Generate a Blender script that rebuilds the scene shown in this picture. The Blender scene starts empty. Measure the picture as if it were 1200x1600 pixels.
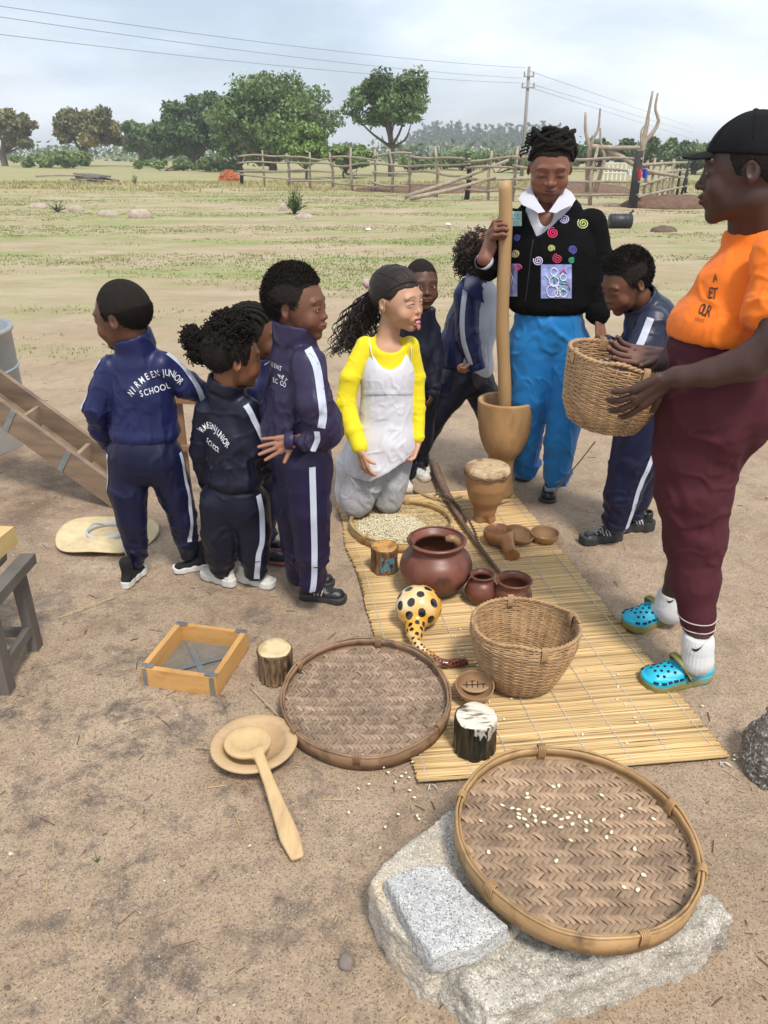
import bpy, math, random
import numpy as np
from mathutils import Vector, Matrix
from mathutils.bvhtree import BVHTree
random.seed(7)
rng = np.random.default_rng(7)
SC = bpy.context.scene
COL = SC.collection
R = math.radians
CAMH = 1.55
PITCH = R(25)
FPX = 1202.0

# ------------------------------------------------------------ camera
cd = bpy.data.cameras.new('camera')
cam = bpy.data.objects.new('camera', cd)
COL.objects.link(cam)
cam.location = (0, 0, CAMH)
cam.rotation_euler = (R(90) - PITCH, 0, 0)
cd.sensor_fit = 'VERTICAL'
cd.angle = 2 * math.atan(800 / FPX)
cd.clip_start = 0.05
cd.clip_end = 5000
SC.camera = cam

# ------------------------------------------------------------ world and sun
SUN_EL, SUN_AZ = R(58), R(155)      # azimuth measured clockwise from +Y
world = bpy.data.worlds.new('World')
SC.world = world
world.use_nodes = True
nt = world.node_tree
N, L = nt.nodes, nt.links
N.clear()
out = N.new('ShaderNodeOutputWorld')
bg = N.new('ShaderNodeBackground')
sky = N.new('ShaderNodeTexSky')
sky.sky_type = 'NISHITA'
sky.sun_disc = False
sky.sun_elevation = SUN_EL
sky.sun_rotation = SUN_AZ
sky.air_density = 1.2
sky.dust_density = 2.5
sky.ozone_density = 1.5
tc = N.new('ShaderNodeTexCoord')
mp = N.new('ShaderNodeMapping')
mp.inputs['Scale'].default_value = (1.2, 1.2, 4.2)
mp.inputs['Location'].default_value = (0.35, 0.1, 0.6)
L.new(tc.outputs['Generated'], mp.inputs['Vector'])
cn = N.new('ShaderNodeTexNoise')
cn.inputs['Scale'].default_value = 2.1
cn.inputs['Detail'].default_value = 9
cn.inputs['Roughness'].default_value = 0.52
cn.inputs['Distortion'].default_value = 0.35
L.new(mp.outputs['Vector'], cn.inputs['Vector'])
cr = N.new('ShaderNodeValToRGB')
cr.color_ramp.elements[0].position = 0.38
cr.color_ramp.elements[0].color = (0.55, 0.55, 0.55, 1)
cr.color_ramp.elements[1].position = 0.66
cr.color_ramp.elements[1].color = (0.95, 0.95, 0.95, 1)
L.new(cn.outputs['Fac'], cr.inputs['Fac'])
cn2 = N.new('ShaderNodeTexNoise')
cn2.inputs['Scale'].default_value = 2.2
cn2.inputs['Detail'].default_value = 9
L.new(mp.outputs['Vector'], cn2.inputs['Vector'])
ccol = N.new('ShaderNodeValToRGB')
ccol.color_ramp.elements[0].position = 0.35
ccol.color_ramp.elements[0].color = (7.2, 8.6, 10.6, 1)
ccol.color_ramp.elements[1].position = 0.62
ccol.color_ramp.elements[1].color = (12.4, 12.9, 13.4, 1)
L.new(cn2.outputs['Fac'], ccol.inputs['Fac'])
mix = N.new('ShaderNodeMixRGB')
L.new(cr.outputs['Color'], mix.inputs['Fac'])
L.new(sky.outputs['Color'], mix.inputs['Color1'])
L.new(ccol.outputs['Color'], mix.inputs['Color2'])
L.new(mix.outputs['Color'], bg.inputs['Color'])
bg.inputs['Strength'].default_value = 0.088
L.new(bg.outputs['Background'], out.inputs['Surface'])

sd = bpy.data.lights.new('sun', 'SUN')
sd.energy = 2.7
sd.angle = R(11)
sd.color = (1.0, 0.94, 0.85)
sun = bpy.data.objects.new('sun', sd)
COL.objects.link(sun)
_sv = Vector((math.sin(SUN_AZ) * math.cos(SUN_EL), math.cos(SUN_AZ) * math.cos(SUN_EL), math.sin(SUN_EL)))
sun.location = _sv * 50
sun.rotation_euler = _sv.to_track_quat('Z', 'Y').to_euler()
SC.view_settings.view_transform = 'Standard'
SC.view_settings.look = 'None'
SC.view_settings.gamma = 1
SC.view_settings.use_curve_mapping = False
SC.view_settings.exposure = 0.34

# ------------------------------------------------------------ placing helpers
def ray(px, py):
    x = (px - 600) / FPX
    v = -(py - 800) / FPX
    return np.array((x, math.cos(PITCH) + v * math.sin(PITCH), -math.sin(PITCH) + v * math.cos(PITCH)))
def G(px, py, z=0.0):
    d = ray(px, py)
    return np.array((0, 0, CAMH)) + d * ((z - CAMH) / d[2])
def W(px, py, y):
    d = ray(px, py)
    return np.array((0, 0, CAMH)) + d * (y / d[1])
def PXM(p):                       # photograph pixels per metre at a point
    return FPX / (p[1] * math.cos(PITCH) + (CAMH - p[2]) * math.sin(PITCH))

# ------------------------------------------------------------ object helpers
def base_of(parent):
    b = np.zeros(3)
    while parent is not None:
        b += np.array(parent.location)
        parent = parent.parent
    return b
def thing(name, label, cat, loc=(0, 0, 0), group=None):
    o = bpy.data.objects.new(name, None)
    COL.objects.link(o)
    o.location = [float(v) for v in loc]
    o.empty_display_size = 0.1
    o['label'] = label
    o['category'] = cat
    if group: o['group'] = group
    return o
def tag(o, label=None, cat=None, group=None, kind=None):
    if label: o['label'] = label
    if cat: o['category'] = cat
    if group: o['group'] = group
    if kind: o['kind'] = kind
    return o
def make_mesh(name, V, F, smooth=True, cols=None, midx=None):
    """F is an (n,k) array or a list of such arrays"""
    if not isinstance(F, (list, tuple)): F = [F]
    F = [np.asarray(f, dtype=np.int32) for f in F if len(f)]
    V = np.asarray(V, dtype=np.float32)
    me = bpy.data.meshes.new(name)
    me.vertices.add(len(V))
    me.vertices.foreach_set('co', V.ravel())
    nl = sum(f.size for f in F)
    nf = sum(len(f) for f in F)
    me.loops.add(nl)
    me.polygons.add(nf)
    me.loops.foreach_set('vertex_index', np.concatenate([f.ravel() for f in F]) if F else np.zeros(0, np.int32))
    tot = np.concatenate([np.full(len(f), f.shape[1], np.int32) for f in F]) if F else np.zeros(0, np.int32)
    st = np.concatenate([[0], np.cumsum(tot)[:-1]]).astype(np.int32) if nf else np.zeros(0, np.int32)
    me.polygons.foreach_set('loop_start', st)
    me.polygons.foreach_set('loop_total', tot)
    if midx is not None:
        me.polygons.foreach_set('material_index', np.asarray(midx, dtype=np.int32))
    me.polygons.foreach_set('use_smooth', np.full(nf, bool(smooth)))
    me.update(calc_edges=True)
    me.validate()
    if cols is not None:
        at = me.color_attributes.new('Col', 'FLOAT_COLOR', 'POINT')
        c = np.ones((len(V), 4), np.float32)
        c[:, :3] = cols
        at.data.foreach_set('color', c.ravel())
    return me
def obj(name, V, F, m, parent=None, smooth=True, cols=None, midx=None):
    V = np.asarray(V, dtype=np.float64)
    org = None
    if parent is not None:
        V = V - base_of(parent)
    else:                                   # top-level mesh: origin at its own base
        org = np.array([(V[:, 0].min() + V[:, 0].max()) / 2, (V[:, 1].min() + V[:, 1].max()) / 2, V[:, 2].min()])
        V = V - org
    me = make_mesh(name, V, F, smooth, cols, midx)
    for mm in (m if isinstance(m, (list, tuple)) else [m]):
        me.materials.append(mm)
    o = bpy.data.objects.new(name, me)
    COL.objects.link(o)
    if org is not None: o.location = org
    if parent is not None: o.parent = parent
    return o
def copy_tree(o, parent=None):
    c = o.copy()
    COL.objects.link(c)
    c.parent = parent
    for ch in [q for q in bpy.data.objects if q.parent is o]:
        copy_tree(ch, c)
    return c

# ------------------------------------------------------------ mesh builder
class MB:
    def __init__(s):
        s.V, s.Q, s.T, s.C, s.n = [], [], [], [], 0
        s.col = (1, 1, 1)
    def add(s, V, Q=None, T=None, col=None):
        V = np.asarray(V, float).reshape(-1, 3)
        s.V.append(V)
        if Q is not None and len(Q): s.Q.append(np.asarray(Q, int) + s.n)
        if T is not None and len(T): s.T.append(np.asarray(T, int) + s.n)
        c = np.ones((len(V), 3)) * (np.asarray(s.col if col is None else col))
        s.C.append(c)
        s.n += len(V)
        return s
    def data(s):
        V = np.concatenate(s.V)
        F = []
        if s.Q: F.append(np.concatenate(s.Q))
        if s.T: F.append(np.concatenate(s.T))
        return V, F, np.concatenate(s.C)
    def build(s, name, m, parent=None, smooth=True):
        V, F, C = s.data()
        return obj(name, V, F, m, parent, smooth, C)
    def box(s, c, size, rot=None, col=None, jit=0.0, top=1.0):
        h = np.array(size) / 2
        P = np.array([(x, y, z) for z in (-1, 1) for y in (-1, 1) for x in (-1, 1)], float)
        P[4:, :2] *= top
        P = P * h
        if jit: P += rng.uniform(-jit, jit, P.shape)
        if rot is not None: P = P @ np.asarray(rot).T
        P += np.asarray(c)
        Q = [(0, 2, 3, 1), (4, 5, 7, 6), (0, 1, 5, 4), (2, 6, 7, 3), (0, 4, 6, 2), (1, 3, 7, 5)]
        return s.add(P, Q, col=col)
    def tube(s, pts, r, sides=8, col=None, caps=True, squash=None, up=None):
        pts = np.asarray(pts, float)
        n = len(pts)
        r = np.ones(n) * np.asarray(r)
        t = np.gradient(pts, axis=0)
        t /= np.linalg.norm(t, axis=1)[:, None] + 1e-12
        ref = np.array(up if up is not None else (0, 0, 1.0))
        if up is None and abs(t[0] @ ref) > 0.9: ref = np.array((1.0, 0, 0))
        u = ref - t[0] * (t[0] @ ref)
        u /= np.linalg.norm(u)
        U = []
        for i in range(n):
            u = u - t[i] * (t[i] @ u)
            u /= np.linalg.norm(u) + 1e-12
            U.append(u)
        U = np.array(U)
        B = np.cross(t, U)
        a = np.linspace(0, 2 * math.pi, sides, endpoint=False)
        sq = 1.0 if squash is None else squash
        V = pts[:, None] + r[:, None, None] * (np.cos(a)[None, :, None] * U[:, None] * sq + np.sin(a)[None, :, None] * B[:, None])
        i = np.arange(n - 1)[:, None] * sides
        j = np.arange(sides)[None]
        j2 = (j + 1) % sides
        Q = np.stack([i + j, i + sides + j, i + sides + j2, i + j2], -1).reshape(-1, 4)
        T = []
        V = V.reshape(-1, 3)
        if caps:
            V = np.concatenate([V, pts[:1], pts[-1:]])
            k = n * sides
            for q in range(sides):
                T.append((k, q, (q + 1) % sides))
                T.append((k + 1, (n - 1) * sides + (q + 1) % sides, (n - 1) * sides + q))
        return s.add(V, Q, T, col)
    def lathe(s, prof, c=(0, 0, 0), seg=48, rot=None, col=None, close=False, wob=None, sx=1, sy=1):
        prof = np.asarray(prof, float)
        n = len(prof)
        a = np.linspace(0, 2 * math.pi, seg, endpoint=False)
        r = prof[:, 0][:, None] * np.ones(seg)[None]
        if wob is not None: r = r * wob(a[None], prof[:, 1][:, None])
        V = np.stack([r * np.cos(a) * sx, r * np.sin(a) * sy, np.repeat(prof[:, 1][:, None], seg, 1)], -1).reshape(-1, 3)
        if rot is not None: V = V @ np.asarray(rot).T
        V = V + np.asarray(c)
        m = n if close else n - 1
        i = np.arange(m)[:, None]
        j = np.arange(seg)[None]
        i2 = (i + 1) % n
        j2 = (j + 1) % seg
        Q = np.stack([i * seg + j, i * seg + j2, i2 * seg + j2, i2 * seg + j], -1).reshape(-1, 4)
        return s.add(V, Q, col=col)
    def grid(s, P, col=None, closed_u=False):
        P = np.asarray(P, float)
        n, m = P.shape[:2]
        i = np.arange(n - (0 if closed_u else 1))[:, None]
        j = np.arange(m - 1)[None]
        i2 = (i + 1) % n
        Q = np.stack([i * m + j, i2 * m + j, i2 * m + j + 1, i * m + j + 1], -1).reshape(-1, 4)
        return s.add(P.reshape(-1, 3), Q, col=None if col is None else col)
def rotz(a):
    c, s_ = math.cos(a), math.sin(a)
    return np.array([(c, -s_, 0), (s_, c, 0), (0, 0, 1.0)])
def rotx(a):
    c, s_ = math.cos(a), math.sin(a)
    return np.array([(1.0, 0, 0), (0, c, -s_), (0, s_, c)])
def roty(a):
    c, s_ = math.cos(a), math.sin(a)
    return np.array([(c, 0, s_), (0, 1.0, 0), (-s_, 0, c)])
def frame(a, b, up=(0, 0, 1)):
    """columns x,y,z with z along a->b"""
    z = np.asarray(b, float) - np.asarray(a, float)
    z /= np.linalg.norm(z)
    up = np.asarray(up, float)
    if abs(z @ up) > .95: up = np.array((1.0, 0, 0))
    x = np.cross(up, z); x /= np.linalg.norm(x)
    return np.stack([x, np.cross(z, x), z], 1)
def spline(pts, n=24):
    """Catmull-Rom through pts"""
    P = np.asarray(pts, float)
    P = np.concatenate([[2 * P[0] - P[1]], P, [2 * P[-1] - P[-2]]])
    m = len(P) - 3
    t = np.linspace(0, m - 1e-6, n)
    i = t.astype(int); f = (t - i)[:, None]
    a, b, c, d = P[i], P[i + 1], P[i + 2], P[i + 3]
    return 0.5 * ((2 * b) + (-a + c) * f + (2 * a - 5 * b + 4 * c - d) * f ** 2 + (-a + 3 * b - 3 * c + d) * f ** 3)

# ------------------------------------------------------------ numpy noise
def _hash(i, j, k, seed):
    h = (i * 374761393 + j * 668265263 + k * 2147483647 + seed * 974711) & 0xffffffff
    h = ((h ^ (h >> 13)) * 1274126177) & 0xffffffff
    return ((h ^ (h >> 16)) & 0xffff) / 65535.0
def vnoise(P, seed=0):
    P = np.asarray(P, float)
    if P.shape[-1] == 2: P = np.concatenate([P, np.zeros(P.shape[:-1] + (1,))], -1)
    i = np.floor(P).astype(np.int64)
    f = P - i
    f = f * f * (3 - 2 * f)
    r = 0
    for dx in (0, 1):
        wx = f[..., 0] if dx else 1 - f[..., 0]
        for dy in (0, 1):
            wy = f[..., 1] if dy else 1 - f[..., 1]
            for dz in (0, 1):
                wz = f[..., 2] if dz else 1 - f[..., 2]
                r = r + wx * wy * wz * _hash(i[..., 0] + dx, i[..., 1] + dy, i[..., 2] + dz, seed)
    return r * 2 - 1
def fbm(P, o=3, seed=0):
    r = 0; a = 1.0; P = np.asarray(P, float)
    for k in range(o):
        r = r + a * vnoise(P * 2 ** k, seed + k); a *= .5
    return r / 1.8

# ------------------------------------------------------------ implicit surfaces
def smin(a, b, k):
    if k <= 0: return np.minimum(a, b)
    h = np.clip(.5 + .5 * (b - a) / k, 0, 1)
    return b * (1 - h) + a * h - k * h * (1 - h)
def smax(a, b, k): return -smin(-a, -b, k)
def rc(P, a, b, r1, r2, w=None, s=1.0):
    """tapered capsule; w,s: axis along which it is thinner by s"""
    a = np.asarray(a, float); b = np.asarray(b, float)
    ab = b - a
    t = np.clip(((P - a) @ ab) / (ab @ ab + 1e-12), 0, 1)
    q = P - a - t[:, None] * ab
    d2 = (q * q).sum(1)
    if w is not None:
        w = np.asarray(w, float); w = w / np.linalg.norm(w)
        d2 = d2 + (s * s - 1) * (q @ w) ** 2
    return np.sqrt(d2) - (r1 + (r2 - r1) * t)
def el(P, c, r, M=None):
    q = P - np.asarray(c, float)
    if M is not None: q = q @ M            # columns of M are the axes
    r = np.asarray(r, float)
    k0 = np.sqrt(((q / r) ** 2).sum(1)) + 1e-9
    k1 = np.sqrt(((q / r ** 2) ** 2).sum(1)) + 1e-9
    return k0 * (k0 - 1) / k1
def bx(P, c, h, M=None, r=0.0):
    q = P - np.asarray(c, float)
    if M is not None: q = q @ M
    q = np.abs(q) - (np.asarray(h, float) - r)
    return np.sqrt((np.maximum(q, 0) ** 2).sum(1)) + np.minimum(q.max(1), 0) - r
def surf(f, lo, hi, h, B=6):
    lo = np.asarray(lo, float); hi = np.asarray(hi, float)
    nb = np.maximum(np.ceil((hi - lo) / (h * B)).astype(int), 1)
    g = np.stack(np.meshgrid(*[np.arange(k) for k in nb], indexing='ij'), -1).reshape(-1, 3)
    cen = lo + (g + .5) * B * h
    c = f(cen)
    near = np.abs(c) < B * h * 1.35 + 0.004
    V = np.repeat(np.repeat(np.repeat(c.reshape(nb), B, 0), B, 1), B, 2)
    gb = g[near]
    lc = np.stack(np.meshgrid(*[np.arange(B)] * 3, indexing='ij'), -1).reshape(-1, 3)
    if len(gb) == 0: return np.zeros((0, 3)), np.zeros((0, 4), int)
    idx = (gb[:, None] * B + lc[None]).reshape(-1, 3)
    vals = np.empty(len(idx))
    for s0 in range(0, len(idx), 400000):
        q = idx[s0:s0 + 400000]
        vals[s0:s0 + 400000] = f(lo + q * h)
    V[idx[:, 0], idx[:, 1], idx[:, 2]] = vals
    V = np.pad(V, 1, constant_values=1.0)
    lo = lo - h
    ins = V < 0
    n = np.array(V.shape)
    cnt = np.zeros(n - 1, np.int8)
    offs = [(x, y, z) for x in (0, 1) for y in (0, 1) for z in (0, 1)]
    for o in offs:
        cnt += ins[o[0]:n[0] - 1 + o[0], o[1]:n[1] - 1 + o[1], o[2]:n[2] - 1 + o[2]]
    ac = np.argwhere((cnt > 0) & (cnt < 8))
    cv = {o: V[ac[:, 0] + o[0], ac[:, 1] + o[1], ac[:, 2] + o[2]] for o in offs}
    acc = np.zeros((len(ac), 3)); num = np.zeros(len(ac))
    for ax in range(3):
        for o in offs:
            if o[ax]: continue
            o2 = tuple(o[k] + (1 if k == ax else 0) for k in range(3))
            a, b = cv[o], cv[o2]
            m = (a < 0) != (b < 0)
            t = np.where(m, a / np.where(m, a - b, 1), 0)
            p = np.repeat(np.array(o, float)[None], len(ac), 0)
            p[:, ax] += t
            acc += p * m[:, None]; num += m
    P = lo + (ac + acc / num[:, None]) * h
    vid = np.full(n - 1, -1, np.int64)
    vid[ac[:, 0], ac[:, 1], ac[:, 2]] = np.arange(len(ac))
    Q = []
    for ax in range(3):
        sl0 = [slice(1, n[k] - 1) for k in range(3)]; sl0[ax] = slice(0, n[ax] - 1)
        sl1 = list(sl0); sl1[ax] = slice(1, n[ax])
        a = ins[tuple(sl0)]; b = ins[tuple(sl1)]
        e = np.argwhere(a != b)
        if not len(e): continue
        fl = a[e[:, 0], e[:, 1], e[:, 2]]
        off = np.ones(3, int); off[ax] = 0
        e = e + off
        u, v = [(1, 2), (2, 0), (0, 1)][ax]
        q = []
        for du, dv in ((0, 0), (-1, 0), (-1, -1), (0, -1)):
            w = e.copy(); w[:, u] += du; w[:, v] += dv
            q.append(vid[w[:, 0], w[:, 1], w[:, 2]])
        q = np.stack(q, 1)
        q[~fl] = q[~fl][:, ::-1]
        Q.append(q)
    Q = np.concatenate(Q)
    Q = Q[(Q >= 0).all(1)]
    return P, Q
def vnormals(V, Q):
    n = np.zeros_like(V)
    fn = np.cross(V[Q[:, 2]] - V[Q[:, 0]], V[Q[:, 3]] - V[Q[:, 1]])
    for k in range(4): np.add.at(n, Q[:, k], fn)
    return n / (np.linalg.norm(n, axis=1)[:, None] + 1e-12)
def relax(V, Q, it=1, f=.5):
    for _ in range(it):
        s_ = np.zeros_like(V); c = np.zeros(len(V))
        for k in range(4):
            a, b = Q[:, k], Q[:, (k + 1) % 4]
            np.add.at(s_, a, V[b]); np.add.at(c, a, 1)
            np.add.at(s_, b, V[a]); np.add.at(c, b, 1)
        V = V * (1 - f) + f * s_ / np.maximum(c, 1)[:, None]
    return V

# ------------------------------------------------------------ materials
def mat(name, col, rough=.7, var=.12, vs=12, bump=.15, bs=80, bd=.004, col2=None, attr=False, metal=0.0,
        stretch=(1, 1, 1), sheen=0.0, spec=.5, c2s=5, c2lo=.45, c2hi=.6, sss=0.0, detail=6, coat=0.0, trans=0.0):
    m = bpy.data.materials.new(name)
    m.use_nodes = True
    n, l = m.node_tree.nodes, m.node_tree.links
    b = n['Principled BSDF']
    b.inputs['Roughness'].default_value = rough
    b.inputs['Metallic'].default_value = metal
    b.inputs['Specular IOR Level'].default_value = spec
    if sheen: b.inputs['Sheen Weight'].default_value = sheen
    if coat: b.inputs['Coat Weight'].default_value = coat; b.inputs['Coat Roughness'].default_value = .15
    if sss:
        b.inputs['Subsurface Weight'].default_value = sss
        b.inputs['Subsurface Radius'].default_value = (.01, .004, .002)
        b.inputs['Subsurface Scale'].default_value = .6
    if trans:
        b.inputs['Transmission Weight'].default_value = trans
    t = n.new('ShaderNodeTexCoord')
    mpn = n.new('ShaderNodeMapping')
    mpn.inputs['Scale'].default_value = stretch
    l.new(t.outputs['Object'], mpn.inputs['Vector'])
    base = None
    if attr:
        a = n.new('ShaderNodeAttribute'); a.attribute_name = 'Col'
        mm = n.new('ShaderNodeMixRGB'); mm.blend_type = 'MULTIPLY'; mm.inputs['Fac'].default_value = 1
        mm.inputs['Color2'].default_value = (*col, 1)
        l.new(a.outputs['Color'], mm.inputs['Color1'])
        base = mm.outputs['Color']
    else:
        rgb = n.new('ShaderNodeRGB'); rgb.outputs[0].default_value = (*col, 1)
        base = rgb.outputs[0]
    if col2 is not None:
        nz = n.new('ShaderNodeTexNoise'); nz.inputs['Scale'].default_value = c2s; nz.inputs['Detail'].default_value = detail
        nz.inputs['Roughness'].default_value = .6
        l.new(mpn.outputs['Vector'], nz.inputs['Vector'])
        mr = n.new('ShaderNodeMapRange'); mr.inputs['From Min'].default_value = c2lo; mr.inputs['From Max'].default_value = c2hi
        l.new(nz.outputs['Fac'], mr.inputs['Value'])
        mx = n.new('ShaderNodeMixRGB'); mx.inputs['Color2'].default_value = (*col2, 1)
        l.new(mr.outputs['Result'], mx.inputs['Fac']); l.new(base, mx.inputs['Color1'])
        base = mx.outputs['Color']
    if var:
        nz = n.new('ShaderNodeTexNoise'); nz.inputs['Scale'].default_value = vs; nz.inputs['Detail'].default_value = 5
        l.new(mpn.outputs['Vector'], nz.inputs['Vector'])
        mr = n.new('ShaderNodeMapRange'); mr.inputs['From Min'].default_value = .25; mr.inputs['From Max'].default_value = .75
        mr.inputs['To Min'].default_value = 1 - var; mr.inputs['To Max'].default_value = 1 + var
        l.new(nz.outputs['Fac'], mr.inputs['Value'])
        mx = n.new('ShaderNodeVectorMath'); mx.operation = 'SCALE'
        l.new(base, mx.inputs[0]); l.new(mr.outputs['Result'], mx.inputs['Scale'])
        base = mx.outputs['Vector']
    l.new(base, b.inputs['Base Color'])
    if bump:
        nz = n.new('ShaderNodeTexNoise'); nz.inputs['Scale'].default_value = bs; nz.inputs['Detail'].default_value = 4
        l.new(mpn.outputs['Vector'], nz.inputs['Vector'])
        bp = n.new('ShaderNodeBump'); bp.inputs['Strength'].default_value = bump; bp.inputs['Distance'].default_value = bd
        l.new(nz.outputs['Fac'], bp.inputs['Height']); l.new(bp.outputs['Normal'], b.inputs['Normal'])
    return m
# ============================================================ SETTING
def gz_far(x, y):
    return 0 * x
# sites that must stay level: (x, y, radius)
FLAT = []
_fr = np.random.default_rng(17)
SCUFFS = []
while len(SCUFFS) < 120:
    _p = (_fr.uniform(-2.6, 2.9), _fr.uniform(.8, 6.5))
    if -.25 < _p[0] < 1.15 and .9 < _p[1] < 3.9: continue
    if abs(_p[0] + .62) < .22 and 1.8 < _p[1] < 2.35: continue
    SCUFFS.append((_p[0], _p[1], _fr.normal(.6, .9), _fr.uniform(.06, .13), _fr.uniform(.003, .008)))
def ground_height(x, y):
    P = np.stack([x, y], -1)
    z = 0.006 * fbm(P * 2.3, 3, 11) + 0.0055 * fbm(P * 9.0, 4, 21)
    rid = np.abs(vnoise(P * np.array([5.0, 8.0]), 31))
    z = z + 0.004 * (rid - .4) + .0022 * vnoise(P * 34, 41)
    near = np.clip((y - 6) / 20, 0, 1)
    for (fx, fy, fa, fl, dp) in SCUFFS:
        if np.ndim(x) == 0 or np.size(x) < 3000:
            break
        m = (np.abs(x - fx) < .3) & (np.abs(y - fy) < .3)
        if not m.any(): continue
        dx, dy = x[m] - fx, y[m] - fy
        u = (dx * math.cos(fa) + dy * math.sin(fa)) / fl; v = (-dx * math.sin(fa) + dy * math.cos(fa)) / (fl * .42)
        r2_ = u * u + v * v
        z[m] += dp * (-np.exp(-r2_ * 1.6) + .55 * np.exp(-(np.sqrt(r2_) - 1.35) ** 2 * 7)) * (1 + .35 * np.sin(u * 14))
    z = z + near * (0.05 * fbm(P * .35, 3, 51))
    return z
def build_ground():
    ys = [-3.0]
    while ys[-1] < 2500:
        y = ys[-1]
        d = .016 if .6 < y < 4.6 else (.05 if y < .6 else .016 * (1 + (y - 4.6) * .55))
        ys.append(y + min(d, 60))
    ys = np.array(ys)
    core = np.arange(-1.75, 1.95, .016)
    ext = []
    x = 1.95; d = .02
    while x < 1500:
        ext.append(x); d = min(d * 1.085, 60); x += d
    ext = np.array(ext)
    xs = np.concatenate([-ext[::-1] + .2, core, ext])
    X, Y = np.meshgrid(xs, ys, indexing='ij')
    Z = ground_height(X, Y)
    n, m = X.shape
    i = np.arange(n - 1)[:, None]; j = np.arange(m - 1)[None]
    Q = np.stack([i * m + j, (i + 1) * m + j, (i + 1) * m + j + 1, i * m + j + 1], -1).reshape(-1, 4)
    V = np.stack([X, Y, Z], -1).reshape(-1, 3)
    me = make_mesh('ground', V, Q)
    me.materials.append(ground_mat())
    o = bpy.data.objects.new('ground', me); COL.objects.link(o)
    o['kind'] = 'structure'
    return o
def ground_mat():
    m = bpy.data.materials.new('sandy_ground')
    m.use_nodes = True
    n, l = m.node_tree.nodes, m.node_tree.links
    b = n['Principled BSDF']; b.inputs['Roughness'].default_value = .95; b.inputs['Specular IOR Level'].default_value = .2
    g = n.new('ShaderNodeNewGeometry')
    def noise(scale, det=6, rough=.6, vec=None, st=None, dist=0):
        t = n.new('ShaderNodeTexNoise'); t.inputs['Scale'].default_value = scale; t.inputs['Detail'].default_value = det
        t.inputs['Roughness'].default_value = rough; t.inputs['Distortion'].default_value = dist
        if st:
            mp_ = n.new('ShaderNodeMapping'); mp_.inputs['Scale'].default_value = st
            l.new(g.outputs['Position'], mp_.inputs['Vector']); l.new(mp_.outputs['Vector'], t.inputs['Vector'])
        else: l.new(g.outputs['Position'], t.inputs['Vector'])
        return t.outputs['Fac']
    def mr(v, a, b_, c=0, d=1):
        t = n.new('ShaderNodeMapRange'); t.inputs['From Min'].default_value = a; t.inputs['From Max'].default_value = b_
        t.inputs['To Min'].default_value = c; t.inputs['To Max'].default_value = d
        l.new(v, t.inputs['Value']); return t.outputs['Result']
    def mx(f, c1, c2, bl='MIX'):
        t = n.new('ShaderNodeMixRGB'); t.blend_type = bl
        for k, v in (('Fac', f), ('Color1', c1), ('Color2', c2)):
            if isinstance(v, (tuple, float, int)): t.inputs[k].default_value = v if not isinstance(v, tuple) else (*v, 1)
            else: l.new(v, t.inputs[k])
        return t.outputs['Color']
    def mth(op, a, b_=None):
        t = n.new('ShaderNodeMath'); t.operation = op
        for k, v in enumerate((a, b_)):
            if v is None: continue
            if isinstance(v, (int, float)): t.inputs[k].default_value = v
            else: l.new(v, t.inputs[k])
        return t.outputs[0]
    def mth_(a, b_): return mth('ADD', mth('MULTIPLY', a, .62), mth('MULTIPLY', b_, .38))
    sep = n.new('ShaderNodeSeparateXYZ'); l.new(g.outputs['Position'], sep.inputs[0])
    y = sep.outputs['Y']; x = sep.outputs['X']
    c = mx(mr(noise(1.3), .35, .65), (.395, .288, .192), (.475, .360, .252))
    c = mx(mr(noise(5.5, 8, .7, dist=.6), .50, .68, 0, .6), c, (.25, .165, .11))
    # greyish charcoal dirt patches towards the lower left
    lowl = mth('MULTIPLY', mr(y, 3.2, 1.7), mr(x, .45, -.5))
    pat = mr(mth_(noise(3.4, 10, .78, dist=.25), noise(17, 6, .7)), .49, .60)
    c = mx(mth('MULTIPLY', mth('MULTIPLY', pat, mth('ADD', mth('MULTIPLY', lowl, .85), .32)), 1.0), c, (.155, .125, .100))
    # ground darker in patches around the trough at the left
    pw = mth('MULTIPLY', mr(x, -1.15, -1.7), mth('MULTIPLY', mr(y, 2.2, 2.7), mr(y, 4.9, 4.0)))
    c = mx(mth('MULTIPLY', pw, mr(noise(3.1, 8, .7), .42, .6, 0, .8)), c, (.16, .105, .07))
    # gritty speckle
    v = n.new('ShaderNodeTexVoronoi'); v.inputs['Scale'].default_value = 330; l.new(g.outputs['Position'], v.inputs['Vector'])
    hs = n.new('ShaderNodeSeparateColor'); l.new(v.outputs['Color'], hs.inputs[0])
    nearf = mr(y, 7, 3)
    c = mx(mth('MULTIPLY', mr(hs.outputs[0], .80, .95, 0, .7), nearf), c, (.095, .075, .06))
    c = mx(mth('MULTIPLY', mr(hs.outputs[1], .90, .99, 0, .35), nearf), c, (.66, .58, .49))
    c = mx(mr(noise(90, 4, .7), .40, .62, .28, 0), c, (.18, .12, .085))
    # far field: dry straw colour and green grass in patches
    far = mr(mth('ADD', y, mth('MULTIPLY', noise(.5, 4), 3)), 6.0, 11.0)
    dry = mx(mr(noise(.6, 8, .7, st=(1, 2.2, 1)), .4, .62), (.46, .385, .26), (.36, .28, .175))
    c = mx(mth('MULTIPLY', far, .8), c, dry)
    gr = mr(noise(.30, 9, .68, st=(.7, 2.0, 1)), .46, .60)
    gr2 = mr(noise(5.0, 6, .7, st=(.5, 1.6, 1)), .38, .60, .25, 1)
    gfar = mr(mth('SUBTRACT', mth('ADD', y, mth('MULTIPLY', noise(.35, 5), 10)), mth('MULTIPLY', x, .35)), 11, 19, 0, 1)
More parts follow.
